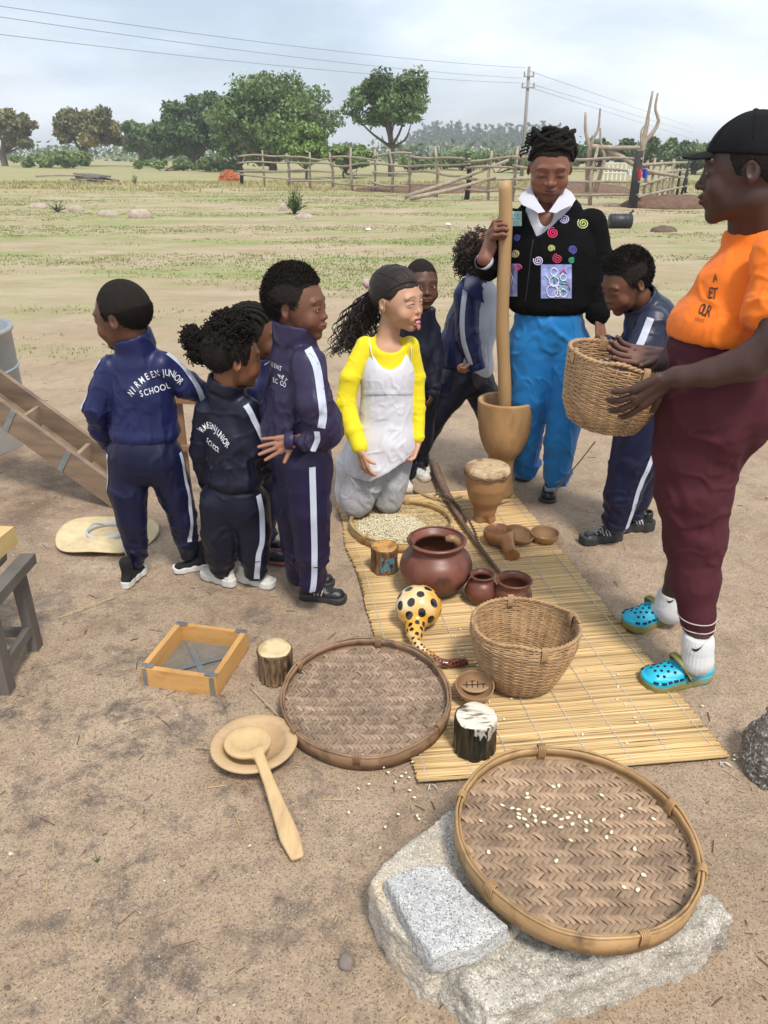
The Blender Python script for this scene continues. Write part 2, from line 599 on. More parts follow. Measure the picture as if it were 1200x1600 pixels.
    c = mx(mth('MULTIPLY', mth('MULTIPLY', gr, gr2), mth('MULTIPLY', gfar, .9)), c, (.19, .28, .06))
    vf = mr(y, 32, 60)
    c = mx(mth('MULTIPLY', vf, .45), c, (.27, .27, .10))
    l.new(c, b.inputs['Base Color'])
    h = mth('ADD', mth('MULTIPLY', noise(26, 9, .72), 1.0), mth('MULTIPLY', noise(150, 3, .6), .35))
    h = mth('ADD', h, mth('MULTIPLY', mr(hs.outputs[0], .7, 1.0), .25))
    bp = n.new('ShaderNodeBump'); bp.inputs['Strength'].default_value = .75; bp.inputs['Distance'].default_value = .012
    l.new(h, bp.inputs['Height']); l.new(bp.outputs['Normal'], b.inputs['Normal'])
    return m
GROUND = build_ground()

# ---- grass in the field (nobody could count it)
def grass():
    V, T, C = [], [], []
    n = 52000
    y = 5.6 + 44.4 * rng.random(n) ** 1.45
    x = (rng.random(n) - .5) * 2 * (y * .62 + 1.5)
    P = np.stack([x, y], -1)
    g1 = vnoise(P * np.array([.25, .7]), 77) + .5 * vnoise(P * np.array([.8, 2.0]), 78)
    keep = (g1 + (rng.random(n) - .5) * .9 > .05 + .75 * np.clip((13 - y) / 7, 0, 1) + .35 * np.clip(x / (y * .4), 0, 1) * (y < 24)) | ((y > 38) & (g1 > -.45))
    x, y, g1 = x[keep], y[keep], g1[keep]
    z = ground_height(x, y)
    k = 5
    for b in range(k):
        a = rng.random(len(x)) * 6.283
        hgt = (.010 + .022 * rng.random(len(x))) * (1 + (y > 36 + 5 * g1) * 7.0 * rng.random(len(x)) ** 1.5)
        w = .003 + .0007 * y
        ox = x + rng.normal(0, .03 + .003 * y, len(x)); oy = y + rng.normal(0, .03, len(x))
        lean = rng.normal(0, .5, (len(x), 2)) * hgt[:, None]
        p0 = np.stack([ox - w * np.cos(a), oy - w * np.sin(a), z - .004], -1)
        p1 = np.stack([ox + w * np.cos(a), oy + w * np.sin(a), z - .004], -1)
        p2 = np.stack([ox + lean[:, 0], oy + lean[:, 1], z + hgt], -1)
        s0 = sum(len(q) for q in V)
        V.append(np.stack([p0, p1, p2], 1).reshape(-1, 3))
        T.append(np.arange(len(x) * 3).reshape(-1, 3) + s0)
        t = np.clip(.55 + .5 * g1 + rng.normal(0, .28, len(x)) - (y > 34) * .45, 0, 1)[:, None]
        c = np.array((.42, .35, .18)) * (1 - t) + np.array((.14, .21, .05)) * t
        C.append(np.repeat(c, 3, 0))
    o = obj('grass', np.concatenate(V), [np.concatenate(T)], mat('grass_blades', (1, 1, 1), .9, 0, bump=0, attr=True), None, False, np.concatenate(C))
    tag(o, 'short green and straw coloured grass scattered over the field', 'grass', kind='stuff')
grass()

# ------------------------------------------------------------ vegetation
BARK = mat('bark', (.13, .10, .075), .95, .3, 6, .6, 30, .03)
LEAF = mat('leaves', (1, 1, 1), .6, .10, 3, 0, attr=True)
def leaf_cloud(cl, n, size, cols, flat=.6, hang=0.0, seed=1):
    """cl: list of (centre, radius). Leaves scattered in a shell of every clump"""
    r = np.random.default_rng(seed)
    cl_c = np.array([c for c, _ in cl]); cl_r = np.array([q for _, q in cl])
    w = cl_r ** 2; w = w / w.sum()
    k = r.choice(len(cl), n, p=w)
    d = r.normal(size=(n, 3)); d /= np.linalg.norm(d, axis=1)[:, None]
    d[:, 2] = np.where(d[:, 2] < -.2, d[:, 2] * .55, d[:, 2])
    rad = cl_r[k] * (.55 + .5 * r.random(n) ** .6)
    c = cl_c[k] + d * rad[:, None] * np.array((1, 1, flat))
    c += .12 * cl_r[k][:, None] * r.normal(size=(n, 3))
    a = r.normal(size=(n, 3)) + d * .6; a /= np.linalg.norm(a, axis=1)[:, None]
    b = np.cross(a, r.normal(size=(n, 3))); b /= np.linalg.norm(b, axis=1)[:, None]
    e = np.cross(a, b); e[:, 2] -= hang; b = np.cross(e, a)
    s_ = size * (.45 + 1.2 * r.random(n) ** 1.6)[:, None]
    L_, Wd = e * s_, b * s_ * .55
    V = np.stack([c - L_, c + Wd, c + L_, c - Wd], 1).reshape(-1, 3)
    Q = np.arange(4 * n).reshape(-1, 4)
    tone = r.random(len(cl))[k]
    tt = np.clip(tone * .7 + .45 * r.random(n) - .05, 0, 1)[:, None]
    cA, cB = np.array(cols[0]), np.array(cols[1])
    C = (cA * (1 - tt) + cB * tt) * 1.3
    return V, Q, np.repeat(C, 4, 0)
def tree(px, base_py, Yd, w_px, top_py, crown_bot, label, cols, seed, nleaf=9000, kind='round', trunk_r=.22, lean=0, group='trees at the edge of the field', cx=None, name='tree', clumps=42, crown_label=None):
    r = np.random.default_rng(seed)
    base = W(px, base_py, Yd); base[2] = 0
    top = W(px, top_py, Yd)[2]; bot = max(.15, W(px, crown_bot, Yd)[2])
    wd = 1.12 * w_px / PXM(W(px, top_py, Yd)) / 2
    ccx = W(cx if cx is not None else px, top_py, Yd)[0]
    t = thing(name, label, 'tree', base, group)
    cz = (top + bot) / 2; hh = (top - bot) / 2
    cl = []
    for i in range(clumps):
        d = r.normal(size=3); d /= np.linalg.norm(d)
        rr = r.random() ** .45
        p = np.array((ccx, Yd, cz)) + d * rr * np.array((wd * .82, wd * .7, hh * .80))
        if kind == 'umbrella':
            p[2] = bot + (top - bot) * (.28 + .62 * r.random()) * (1 - .28 * ((p[0] - ccx) / wd) ** 2)
        cl.append((p, (.17 + .13 * r.random()) * min(wd, hh * 1.6) * (1.15 - .35 * rr)))
    V, Q, C = leaf_cloud(cl, int(nleaf * 2.1), .0021 * Yd, cols, .75, .2, seed)
    keep = np.repeat(V.reshape(-1, 4, 3)[:, :, 2].min(1) > .02, 4)
    if not keep.all():
        V = V[keep]; C = C[keep]; Q = np.arange(len(V)).reshape(-1, 4)
    o = obj('crown', V, [Q], LEAF, t, False, C)
    mb = MB()
    fork = bot + (cz - bot) * (.12 if kind != 'umbrella' else -.05)
    fk = np.array((base[0] + lean * .6, Yd, max(fork, .5)))
    mb.tube(spline([base - (0, 0, .3), (base + fk) / 2 + r.normal(0, .08, 3) * (1, 1, 0), fk], 8), np.linspace(trunk_r * 1.25, trunk_r * .85, 8), 8)
    for i in range(13 if kind == 'umbrella' else 9):
        c, q = cl[r.integers(len(cl))]
        mid = fk * .5 + c * .5 + r.normal(0, .25, 3); mid[2] -= .1 * hh
        mb.tube(spline([fk - (0, 0, .25), mid, c], 8), np.linspace(trunk_r * .55, trunk_r * .1, 8), 6)
    mb.build('trunk', BARK, t)
    return t
DG = ((.030, .058, .020), (.095, .165, .045))
tree(133, 258, 112, 125, 156, 243, 'bronze-tinged mango tree with rounded crown, second from the left', ((.050, .058, .020), (.190, .155, .050)), 5, 9000, trunk_r=.4)
tree(8, 257, 112, 82, 165, 240, 'bronze-tinged tree cut off by the left edge of the picture', ((.045, .055, .020), (.17, .145, .05)), 6, 6000, trunk_r=.4)
tree(222, 258, 108, 78, 180, 252, 'low dark green tree between the bronze mango and the tall dark tree', DG, 7, 5000, trunk_r=.3)
tree(303, 262, 92, 118, 132, 258, 'tall dark green tree with dense rounded crown left of the biggest tree', ((.028, .055, .020), (.080, .135, .042)), 8, 11000, trunk_r=.3, clumps=55)
tree(425, 268, 76, 215, 105, 262, 'biggest and widest green tree, behind the left end of the pole fence', ((.040, .072, .020), (.135, .205, .055)), 9, 17000, trunk_r=.35, clumps=80)
tree(612, 275, 62, 148, 108, 222, 'open-crowned tree with visible forked trunk standing behind the fence', ((.036, .068, .022), (.115, .180, .050)), 10, 6500, 'umbrella', .21, clumps=48)
tree(478, 268, 55, 85, 190, 262, 'bright green young tree in front of the biggest tree', ((.075, .13, .03), (.16, .24, .055)), 12, 5000, trunk_r=.08)
tree(540, 268, 58, 105, 222, 268, 'spreading light green bush right of the bright young tree', ((.07, .12, .03), (.14, .20, .055)), 13, 4000, trunk_r=.06)
tree(1010, 265, 75, 190, 215, 262, 'mid green tree line behind the tall forked poles', ((.045, .075, .03), (.11, .155, .06)), 14, 7000, trunk_r=.2)
tree(930, 262, 80, 75, 215, 262, 'dark green tree behind the tall forked poles', DG, 15, 4200, trunk_r=.2)
tree(1085, 268, 68, 120, 222, 268, 'rounded green tree beside the capped woman\'s face', ((.045, .075, .03), (.12, .165, .06)), 16, 6000, trunk_r=.2)
tree(1175, 268, 66, 90, 205, 262, 'green tree partly hidden by the capped woman\'s head', ((.045, .075, .03), (.12, .165, .06)), 17, 2500, trunk_r=.2)
tree(375, 266, 84, 110, 150, 262, 'medium green tree filling the gap left of the biggest tree', ((.036, .066, .020), (.11, .18, .05)), 21, 6000, trunk_r=.25)
tree(252, 262, 98, 70, 172, 256, 'dark green tree at the left foot of the tall dark tree', DG, 22, 4000, trunk_r=.2)
tree(1128, 268, 72, 80, 218, 264, 'low green tree just left of the brim of the black cap', ((.045, .075, .03), (.12, .165, .06)), 23, 3000, trunk_r=.2)
def bushes():
    specs = [(60, 262, 100, 90, 238, 'wide light green bush left of the bronze mango tree'), (105, 262, 96, 60, 236, 'light green bush at the foot of the bronze mango tree'),
             (255, 268, 82, 120, 250, 'low green bush beneath the dark trees'), (340, 268, 80, 60, 248, 'low green bush between the dark tree and the biggest tree'),
             (690, 262, 90, 70, 240, 'green bush behind the fence left of the crossed poles'), (722, 262, 84, 60, 234, 'rounded green bush behind the black fence post'),
             (775, 266, 74, 90, 238, 'green bush behind the utility pole'), (655, 266, 80, 60, 244, 'small green bush right of the open-crowned tree'),
             (860, 262, 90, 120, 240, 'low green bush behind the woman with the pestle')]
    for i, (px, by, Yd, w, top, lab) in enumerate(specs):
        r = np.random.default_rng(100 + i)
        base = W(px, by, Yd); base[2] = 0
        H = W(px, top, Yd)[2]; wd = w / PXM(base) / 2
        t = thing('bush', lab, 'bush', base, 'bushes along the far edge of the field')
        cl = [(np.array((base[0] + (r.random() * 2 - 1) * wd * .85, Yd + r.normal(0, 1), max(.2, H * (.25 + .5 * r.random())))), H * (.25 + .2 * r.random())) for k in range(16)]
        V, Q, C = leaf_cloud(cl, 3200, .0020 * Yd, ((.055, .095, .03), (.15, .21, .06)), .9, 0, 200 + i)
        obj('foliage', V, [Q], LEAF, t, False, C)
        mb = MB()
        for k in range(5):
            mb.tube([base - (0, 0, .1), cl[k][0]], [.05, .02], 5)
        mb.build('stem', BARK, t)
bushes()
# far hazy eucalyptus wood: reads as one mass
def far_wood():
    V, Q, C, n = [], [], [], 0
    mb = MB()
    r = np.random.default_rng(5)
    cl = []
    for i in range(120):
        Yd = 430 + 60 * r.random()
        px = 640 + 230 * (i / 120) + r.normal(0, 2)
        x = W(px, 240, Yd)[0]
        H = (11.5 + 4.5 * r.random()) * (1.0 if px > 660 else .8)
        mb.tube([(x, Yd, -.5), (x + r.normal(0, .3), Yd, H * .9)], [.3, .1], 4)
        for k in range(5):
            cl.append((np.array((x + r.normal(0, 1.0), Yd, H * (.45 + .55 * k / 4))), 1.5 - .18 * k))
    V, Q, C = leaf_cloud(cl, 9000, .9, ((.035, .055, .03), (.07, .10, .05)), 1.1, 0, 44)
    mbv, mbf, mbc = mb.data()
    k = len(V)
    allV = np.concatenate([V, mbv]); allC = np.concatenate([C, mbc * .08])
    F = [np.concatenate([Q, mbf[0] + k])] + [f + k for f in mbf[1:]]
    o = obj('far_wood', allV, F, LEAF, None, False, allC)
    tag(o, 'bluish line of far eucalyptus trees on the horizon', 'wood', kind='stuff')
    # low scrub mass from edge to edge
    cl = []
    for i in range(420):
        Yd = 150 + 170 * r.random()
        x = (r.random() - .5) * 2 * Yd * .62
        cl.append((np.array((x, Yd, .8)), 2.2 + 1.6 * r.random()))
    V, Q, C = leaf_cloud(cl, 15000, .62, ((.05, .08, .035), (.12, .15, .06)), .9, 0, 45)
    m = np.repeat(V.reshape(-1, 4, 3)[:, :, 2].min(1) > -.3, 4)
    V, C = V[m], C[m]; Q = np.arange(len(V)).reshape(-1, 4)
    o = obj('far_scrub', V, [Q], LEAF, None, False, C)
    tag(o, 'low green scrub along the horizon behind the field', 'scrub', kind='stuff')
far_wood()

# ------------------------------------------------------------ pole fence
FENCEW = mat('weathered_pole', (.33, .27, .21), .9, .3, 6, .5, 25, .01, stretch=(1, 1, 1))
DARKW = mat('charred_post', (.035, .033, .034), .9, .3, 6, .5, 25, .01)
def fence():
    r = np.random.default_rng(3)
    pix = [(377, 290, 44.0), (452, 292, 42.5), (520, 296, 39.5), (585, 300, 36.5), (640, 303, 35), (728, 314, 31), (800, 316, 29.5), (860, 320, 28.0), (988, 326, 26.2)]
    pts = [np.array((W(px, py, y)[0], y, 0)) for px, py, y in pix]
    t = thing('pole_fence', 'long rough fence of weathered horizontal poles across the back of the field', 'fence', pts[0])
    for i in range(len(pts) - 1):
        a, b = pts[i], pts[i + 1]
        Ln = np.linalg.norm(b - a)
        k = max(2, int(Ln / 1.5))
        for q in range(k):
            p = a + (b - a) * q / k
            big = (i == 0 and q == 0) or (i in (5,) and q == 0)
            h = 1.55 + .25 * r.random() if not big else 1.55
            mb = MB()
            mb.tube([p - (0, 0, .2), p + (r.normal(0, .04), 0, h * .5), p + (r.normal(0, .07), r.normal(0, .03), h)],
                    [.10 if big else .05 + .02 * r.random()] * 2 + [.09 if big else .045], 7)
            mb.build('post', DARKW if big else FENCEW, t)
        for lv, z in enumerate((.35, .75, 1.1, 1.4)):
            if r.random() < .06 and lv == 1: continue
            mb = MB()
            z0, z1 = z + r.normal(0, .06), z + r.normal(0, .06)
            aa, bb = a + (0, -.07, z0), b + (0, -.07, z1)
            ext = (bb - aa) * .04
            mb.tube(spline([aa - ext, aa * .66 + bb * .34 + (0, 0, r.normal(0, .04)), aa * .3 + bb * .7 + (0, 0, r.normal(0, .04)), bb + ext], 10),
                    np.linspace(.05, .035, 10), 6)
            mb.build('rail', FENCEW, t)
    # the near corner and its arm going back to the right
    t = thing('pole_fence', 'shorter arm of the pole fence right of the blackened corner post', 'fence', pts[-1])
    mb = MB(); mb.tube([pts[-1] - (0, 0, .2), pts[-1] + (0, 0, 1.62)], [.15, .13], 9); mb.build('post', DARKW, t)
    a = pts[-1] + (.1, 0, 0); b = np.array((W(1098, 306, 34)[0], 36, 0))
    for q in range(9):
        p = a + (b - a) * (q + 1) / 9
        mb = MB(); mb.tube([p - (0, 0, .2), p + (r.normal(0, .08), 0, 1.15 + .3 * r.random())], [.06, .045], 7)
        mb.build('post', FENCEW if q < 6 else DARKW, t)
    for z in (.3, .62, .95, 1.22):
        mb = MB(); mb.tube(spline([a + (0, -.06, z), (a + b) / 2 + (0, -.06, z + r.normal(0, .05)), b + (0, -.06, z - .02)], 10), np.linspace(.05, .035, 10), 6)
        mb.build('rail', FENCEW, t)
    # loose diagonal poles
    for k, (p0, p1, lab) in enumerate((((632, 308, 30.5), (795, 250, 30.5), 'long loose pole leaning up to the right against the fence'),
                                       ((640, 312, 30.0), (775, 276, 30.0), 'shorter loose pole leaning low against the fence'))):
        a, b = W(*p0), W(*p1); a[2] = max(a[2], .06)
        mb = MB(); mb.tube(spline([a, (a + b) / 2 - (0, 0, .05), b], 8), np.linspace(.085, .05, 8), 7)
        o = mb.build('fence_pole', FENCEW); tag(o, lab, 'pole', 'loose poles leaning on the fence')
    # crooked forked uprights with cross beams
    Yc = 26.6
    def br(name, pp, r0, r1, par):
        mb = MB(); P = [W(a_, b_, Yc + dy) for a_, b_, dy in pp]
        mb.tube(spline(P, 14), np.linspace(r0, r1, 14), 7); return mb.build(name, FENCEW, par)
    base = W(988, 326, Yc); base[2] = 0
    t = thing('forked_pole_shelter', 'half-built shelter of crooked forked poles rising above the fence corner', 'shelter', base)
    br('upright', [(990, 318, .2), (995, 280, .2), (1003, 232, .2), (1010, 195, .2), (1020, 142, .2)], .11, .035, t)
    br('upright', [(1000, 262, .2), (1006, 225, .2), (1018, 210, .2), (1029, 190, .2), (1024, 170, .2), (1028, 145, .2)], .09, .03, t)
    br('branch', [(1003, 232, .2), (1002, 208, .2), (1006, 196, .2)], .05, .02, t)
    br('branch', [(1006, 222, .2), (1013, 190, .2), (1013, 178, .2)], .06, .02, t)
    br('upright', [(918, 300, .8), (919, 262, .8), (921, 232, .8), (915, 205, .8), (915, 175, .8)], .10, .035, t)
    br('upright', [(921, 240, .8), (928, 215, .8), (935, 200, .8), (938, 169, .8)], .06, .03, t)
    br('upright', [(930, 300, .5), (944, 250, .5), (939, 225, .5), (938, 200, .5)], .07, .03, t)
    br('beam', [(925, 229, .6), (960, 231, .4), (1000, 231, .1)], .08, .06, t)
    br('beam', [(935, 229, .7), (965, 242, .4), (990, 257, .0)], .09, .07, t)
    br('beam', [(995, 262, 0), (1025, 270, .6), (1058, 275, 2.0)], .06, .06, t)
fence()
def laundry():
    for px, c, lab, w in ((999, (.55, .02, .04), 'red cloth hanging at the fence corner', 6), (1008, (.02, .06, .45), 'blue cloth hanging at the fence corner', 7), (984, (.75, .76, .78), 'small white rag on the blackened post', 5)):
        mb = MB()
        p = [[W(px + (u - .5) * w * (1 + .1 * v), 264 + v * 16 * (.9 if px != 984 else .6), 25.8 + .05 * math.sin(u * 7 + v)) for v in np.linspace(0, 1, 8)] for u in np.linspace(0, 1, 8)]
        P = np.array(p); mb.grid(P); mb.grid(P[::-1] + (0, .03, 0))
        o = mb.build('hanging_cloth', mat('cloth_' + lab.split()[0], c, .9)); tag(o, lab, 'cloth', 'cloths hung at the fence corner')
laundry()
def gate():
    m = mat('white_pipe', (.75, .75, .75), .6)
    c = W(958, 295, 48); c[2] = 0
    t = thing('metal_goal', 'small white metal frame standing far behind the fence', 'frame', c)
    x0, x1 = W(941, 290, 48)[0], W(975, 290, 48)[0]
    z1 = 1.05
    for x in np.linspace(x0, x1, 6):
        mb = MB(); mb.box((x, 48, z1 / 2), (.06, .06, z1)); mb.build('upright', m, t, False)
    for z in (.1, .55, z1):
        mb = MB(); mb.box(((x0 + x1) / 2, 47.96, z), (x1 - x0, .05, .05)); mb.build('crossbar', m, t, False)
gate()
def mound(px, py, wpx, hpx, lab, col, seed, kind='soil_mound', cat='mound', yd=None):
    c = G(px, py) if yd is None else np.array((W(px, py, yd)[0], yd, 0))
    s_ = PXM(c); rx, h = wpx / s_ / 2, hpx / s_
    def f(P):
        d = el(P, (c[0], c[1], -.1 * h), (rx, rx * .7, h * 1.1))
        return d + .16 * h * fbm(P / (h * .9), 3, seed) + .1 * h * vnoise(P / (h * .22), seed + 3)
    V, Q = surf(f, c - (rx * 1.2, rx, h * .4), c + (rx * 1.2, rx, h * 1.4), h / 9)
    o = obj(kind, V, [Q], mat(kind, col, .95, .25, 6, .8, 20, .04), None)
    tag(o, lab, cat); return o
mound(1050, 322, 160, 16, 'reddish brown heap of dug soil in front of the shorter fence arm', (.15, .085, .055), 1)
mound(905, 305, 180, 13, 'low brown soil bank behind the woman with the pestle', (.16, .095, .062), 2, yd=36)
mound(668, 300, 230, 9, 'low brown soil bank behind the fence right of the open-crowned tree', (.16, .095, .062), 3, yd=38)
mound(1037, 362, 42, 9, 'small heap of dry brush on the sand beyond the boy', (.14, .095, .065), 4, 'brush_heap', 'brush')
def bricks():
    c = W(358, 278, 50); c[2] = 0
    t = thing('brick_pile', 'small pile of orange bricks at the left end of the fence', 'bricks', c)
    r = np.random.default_rng(8); m = mat('orange_brick', (.50, .13, .055), .9, .25, 8)
    me = None
    for lv, nb in ((0, 5), (1, 5), (2, 4), (3, 2)):
        for k in range(nb):
            mb = MB(); mb.box(c + ((k - nb / 2 + .5) * .25 + r.normal(0, .01), r.normal(0, .03), .09 + lv * .16), (.235, .3, .15), rotz(r.normal(0, .08)), jit=.01)
            mb.build('brick', m, t, False)
bricks()
# wood pile, stones and small plants in the middle distance
def field_bits():
    r = np.random.default_rng(12)
    gw = mat('grey_plank', (.17, .155, .14), .9, .3, 5)
    c = G(148, 286)
    t = thing('plank_pile', 'stack of dark weathered planks lying in the dry grass on the left', 'planks', c)
    for k in range(9):
        mb = MB(); lv = k // 3
        mb.box(c + (r.normal(0, .12) - .25 + .25 * (k % 3), (k % 3 - 1) * .35, .08 + lv * .16), (1.9 - .2 * lv, .3, .09), rotz(-.25 + r.normal(0, .2)) @ roty(.10 + r.normal(0, .06)))
        mb.build('plank', gw, t, False)
    mb = MB(); a, b = G(56, 277), G(120, 276)
    mb.tube(spline([a + (0, 0, .08), (a + b) / 2 + (0, 0, .12), b + (0, 0, .08)], 8), .07, 7)
    tag(mb.build('fallen_log', FENCEW), 'thin log lying left of the dark plank stack', 'log')
    sm = mat('field_stone', (.42, .34, .28), .9, .3, 6, .6, 20, .03)
    for k, (px, py, w, h, lab) in enumerate(((120, 331, 26, 9, 'pale flat stone right of the seedling'), (170, 338, 34, 9, 'long low reddish stone in the field'), (220, 340, 38, 13, 'darkest and tallest stone of the field row'), (60, 325, 30, 7, 'flat pale stone left of the seedling'), (476, 342, 30, 8, 'reddish stone at the right foot of the small bush'), (442, 330, 14, 12, 'small brown stone left of the small bush'))):
        p = G(px, py); s_ = PXM(p); rx, hh = w / s_ / 2, h / s_
        def f(P): return el(P, p + (0, 0, hh * .2), (rx, rx * .6, hh * .85)) + .15 * hh * fbm(P / (hh * .8), 2, k)
        V, Q = surf(f, p - (rx * 1.2, rx, hh), p + (rx * 1.2, rx, hh * 1.6), hh / 6)
        tag(obj('field_stone', V, [Q], sm), lab, 'stone', 'stones lying in the field')
    def plant(px, py, w, h, lab, n, seed, cols, rad=.5):
        p = G(px, py); s_ = PXM(p); W_, H_ = w / s_ / 2, h / s_
        t = thing('small_bush', lab, 'plant', p)
        q = np.random.default_rng(seed); mb = MB(); st = MB()
        for k in range(n):
            a = q.random() * 6.283; sp = q.random() ** .7
            tip = p + (math.cos(a) * W_ * sp, math.sin(a) * W_ * sp, H_ * (.35 + .65 * q.random()) * (1.1 - .5 * sp))
            st.tube([p, (p + tip) / 2 + (0, 0, .1 * H_), tip], [.008, .006, .003], 4)
            for j in range(9):
                u = .35 + .65 * q.random(); c0 = p + (tip - p) * u
                d = q.normal(size=3); d /= np.linalg.norm(d); d[2] = abs(d[2]) * .6
                sd_ = np.cross(d, (0, 0, 1)); sd_ /= np.linalg.norm(sd_) + 1e-6
                ll = H_ * .16 * (.6 + .8 * q.random())
                tt = q.random()
                mb.add([c0, c0 + d * ll * .5 + sd_ * ll * .2, c0 + d * ll, c0 + d * ll * .5 - sd_ * ll * .2], [(0, 1, 2, 3)], col=np.array(cols[0]) * (1 - tt) + np.array(cols[1]) * tt)
        mb.build('foliage', LEAF, t, False); st.build('stem', BARK, t)
    plant(460, 335, 50, 42, 'small bright green bush between two stones in the field', 60, 3, ((.06, .12, .02), (.17, .27, .06)))
    plant(90, 332, 36, 20, 'low leafy seedling on the left of the field', 30, 4, ((.05, .11, .02), (.14, .22, .06)))
    plant(212, 290, 18, 24, 'thin seedling right of the plank stack', 10, 5, ((.05, .11, .02), (.14, .22, .06)))
    for k, (px, py) in enumerate(((30, 328), (575, 360), (250, 372), (190, 262), (700, 352), (340, 352))):
        p = G(px, py)
        mb = MB(); mb.lathe([(0, 0), (.05, .002), (.07, .02), (.04, .05), (0, .055)], p, 9, wob=lambda a, z: 1 + .3 * np.sin(3 * a + k))
        if k in (1, 4):
            tag(mb.build('litter_scrap', mat('white_scrap', (.8, .8, .8), .8)), ('white scrap of litter lying in the grass ' + ('left of the curly-haired child' if k == 4 else 'at the centre of the field')), 'litter')
field_bits()
# black plastic barrel lying on its side
def barrel():
    p = G(968, 357); s_ = PXM(p); Ln, r_ = 34 / s_, 11 / s_
    t = thing('plastic_barrel', 'black plastic barrel lying on its side beyond the woman with the pestle', 'barrel', p)
    m = mat('black_plastic', (.018, .02, .024), .45, .2, 8, .1)
    Rr = roty(R(90)) 
    c = p + (-Ln / 2, 0, r_)
    prof = [(0, 0), (.9 * r_, 0), (r_, .03), (r_ * .97, .2 * Ln), (r_ * 1.03, .22 * Ln), (r_ * .98, .25 * Ln), (r_ * .99, .7 * Ln), (r_ * 1.04, .72 * Ln), (r_ * .99, .75 * Ln), (r_, .97 * Ln), (r_ * .9, Ln), (r_ * .88, Ln - .03), (0, Ln - .03)]
    mb = MB(); mb.lathe(prof, c, 28, Rr); mb.build('body', m, t)
    mb = MB(); mb.tube([c + (Ln * .97, 0, .5 * r_ + .15), c + (Ln * 1.0 + .03, 0, r_ + .05), c + (Ln * .9, 0, r_ * 1.06)], .02, 6); mb.build('handle', m, t)
barrel()
# utility pole and power lines
def power():
    Yp = 62.0
    p = np.array((W(815, 275, Yp)[0], Yp, 0)); top = W(822, 104, Yp)
    t = thing('utility_pole', 'tall grey wooden utility pole with crossarms and insulators', 'utility pole', p)
    g = mat('pole_grey', (.27, .26, .25), .8, .15)
    mb = MB(); mb.tube([p, (p[0], Yp, top[2])], [.15, .10], 10); mb.build('pole', g, t)
    zt = top[2]
    for z, w in ((zt - .62, .75), (zt - 1.3, .95)):
        mb = MB(); mb.box((p[0], Yp - .15, z), (w, .08, .09)); mb.build('crossarm', g, t, False)
        for sx in (-.42, .42):
            mb = MB(); mb.lathe([(0, 0), (.07, .02), (.04, .08), (.07, .12), (.04, .18), (.06, .22), (0, .27)], (p[0] + sx * w, Yp - .15, z + .06), 10)
            mb.build('insulator', mat('insulator', (.35, .3, .28), .3) if 'insulator' not in bpy.data.materials else bpy.data.materials['insulator'], t)
    wm = mat('wire_grey', (.22, .23, .25), .6, 0, bump=0)
    ends = [((822, 106), (-30, 5)), ((814, 122), (-30, 22)), ((822, 130), (-30, 50))]
    for k, (e, s0) in enumerate(ends):
        a = W(*e, Yp); b = W(*s0, 30.0)
        u = np.linspace(0, 1, 30)[:, None]
        P = a * (1 - u) + b * u; P[:, 2] -= (4 * u * (1 - u) * .25)[:, 0]
        b2 = b + (b - a) * .6; P = np.concatenate([P, [b2]])
        mb = MB(); mb.tube(P, .011, 5)
        tag(mb.build('power_line', wm), ['highest', 'middle', 'lowest'][k] + ' power line running left from the utility pole', 'wire', 'power lines left of the pole')
    for k, (e, s0) in enumerate((((824, 110), (1085, 200)), ((826, 130), (1085, 208)), ((826, 136), (1085, 218)))):
        a = W(*e, Yp); b = W(*s0, 150.0)
        u = np.linspace(0, 1, 24)[:, None]
        P = a * (1 - u) + b * u
        mb = MB(); mb.tube(P, .014, 5)
        tag(mb.build('power_line', wm), ['highest', 'middle', 'lowest'][k] + ' power line running right from the utility pole', 'wire', 'power lines right of the pole')
power()
# haze
def haze():
    m = bpy.data.materials.new('haze'); m.use_nodes = True
    n, l = m.node_tree.nodes, m.node_tree.links
    n.clear()
    o_ = n.new('ShaderNodeOutputMaterial'); v = n.new('ShaderNodeVolumePrincipled')
    v.inputs['Color'].default_value = (.93, .965, 1.0, 1); v.inputs['Density'].default_value = .0009
    l.new(v.outputs['Volume'], o_.inputs['Volume'])
    mb = MB(); mb.box((0, 1300, 14.25), (3300, 2620, 30.5))
    ob = mb.build('haze', m, None, False); ob['kind'] = 'stuff'
    tag(ob, 'thin pale haze over the whole field', 'haze')
haze()
# ============================================================ THINGS ON THE GROUND
def sub(name, mb, m, parent, smooth=True, label=None, kind=None):
    o = mb.build(name, m, parent, smooth)
    if label: o['label'] = label
    if kind: o['kind'] = kind
    return o
M_REED = mat('reed', (1, 1, 1), .55, .18, 40, .25, 300, .001, attr=True, stretch=(.06, 1, 1))
M_STRING = mat('pale_string', (.62, .60, .56), .9, .1)
M_SPLIT = mat('split_cane', (1, 1, 1), .7, .22, 25, .3, 260, .0012, attr=True, col2=(.13, .085, .06), c2s=7, c2lo=.55, c2hi=.78)
M_RIMD = mat('old_bamboo', (.25, .15, .085), .6, .35, 14, .35, 120, .002, col2=(.07, .045, .03), c2s=18, c2lo=.5, c2hi=.7)
M_RIM = mat('bamboo_rim', (.37, .225, .10), .5, .3, 12, .3, 120, .002, col2=(.12, .07, .035), c2s=16, c2lo=.52, c2hi=.72)
M_RIML = mat('pale_bamboo_rim', (.52, .36, .16), .5, .25, 14, .3, 120, .002, col2=(.30, .18, .08), c2s=16, c2lo=.5, c2hi=.72)
M_CANE = mat('twined_fibre', (.36, .215, .105), .7, .25, 30, .2, 200, .001, col2=(.50, .33, .17), c2s=30, c2lo=.45, c2hi=.75)

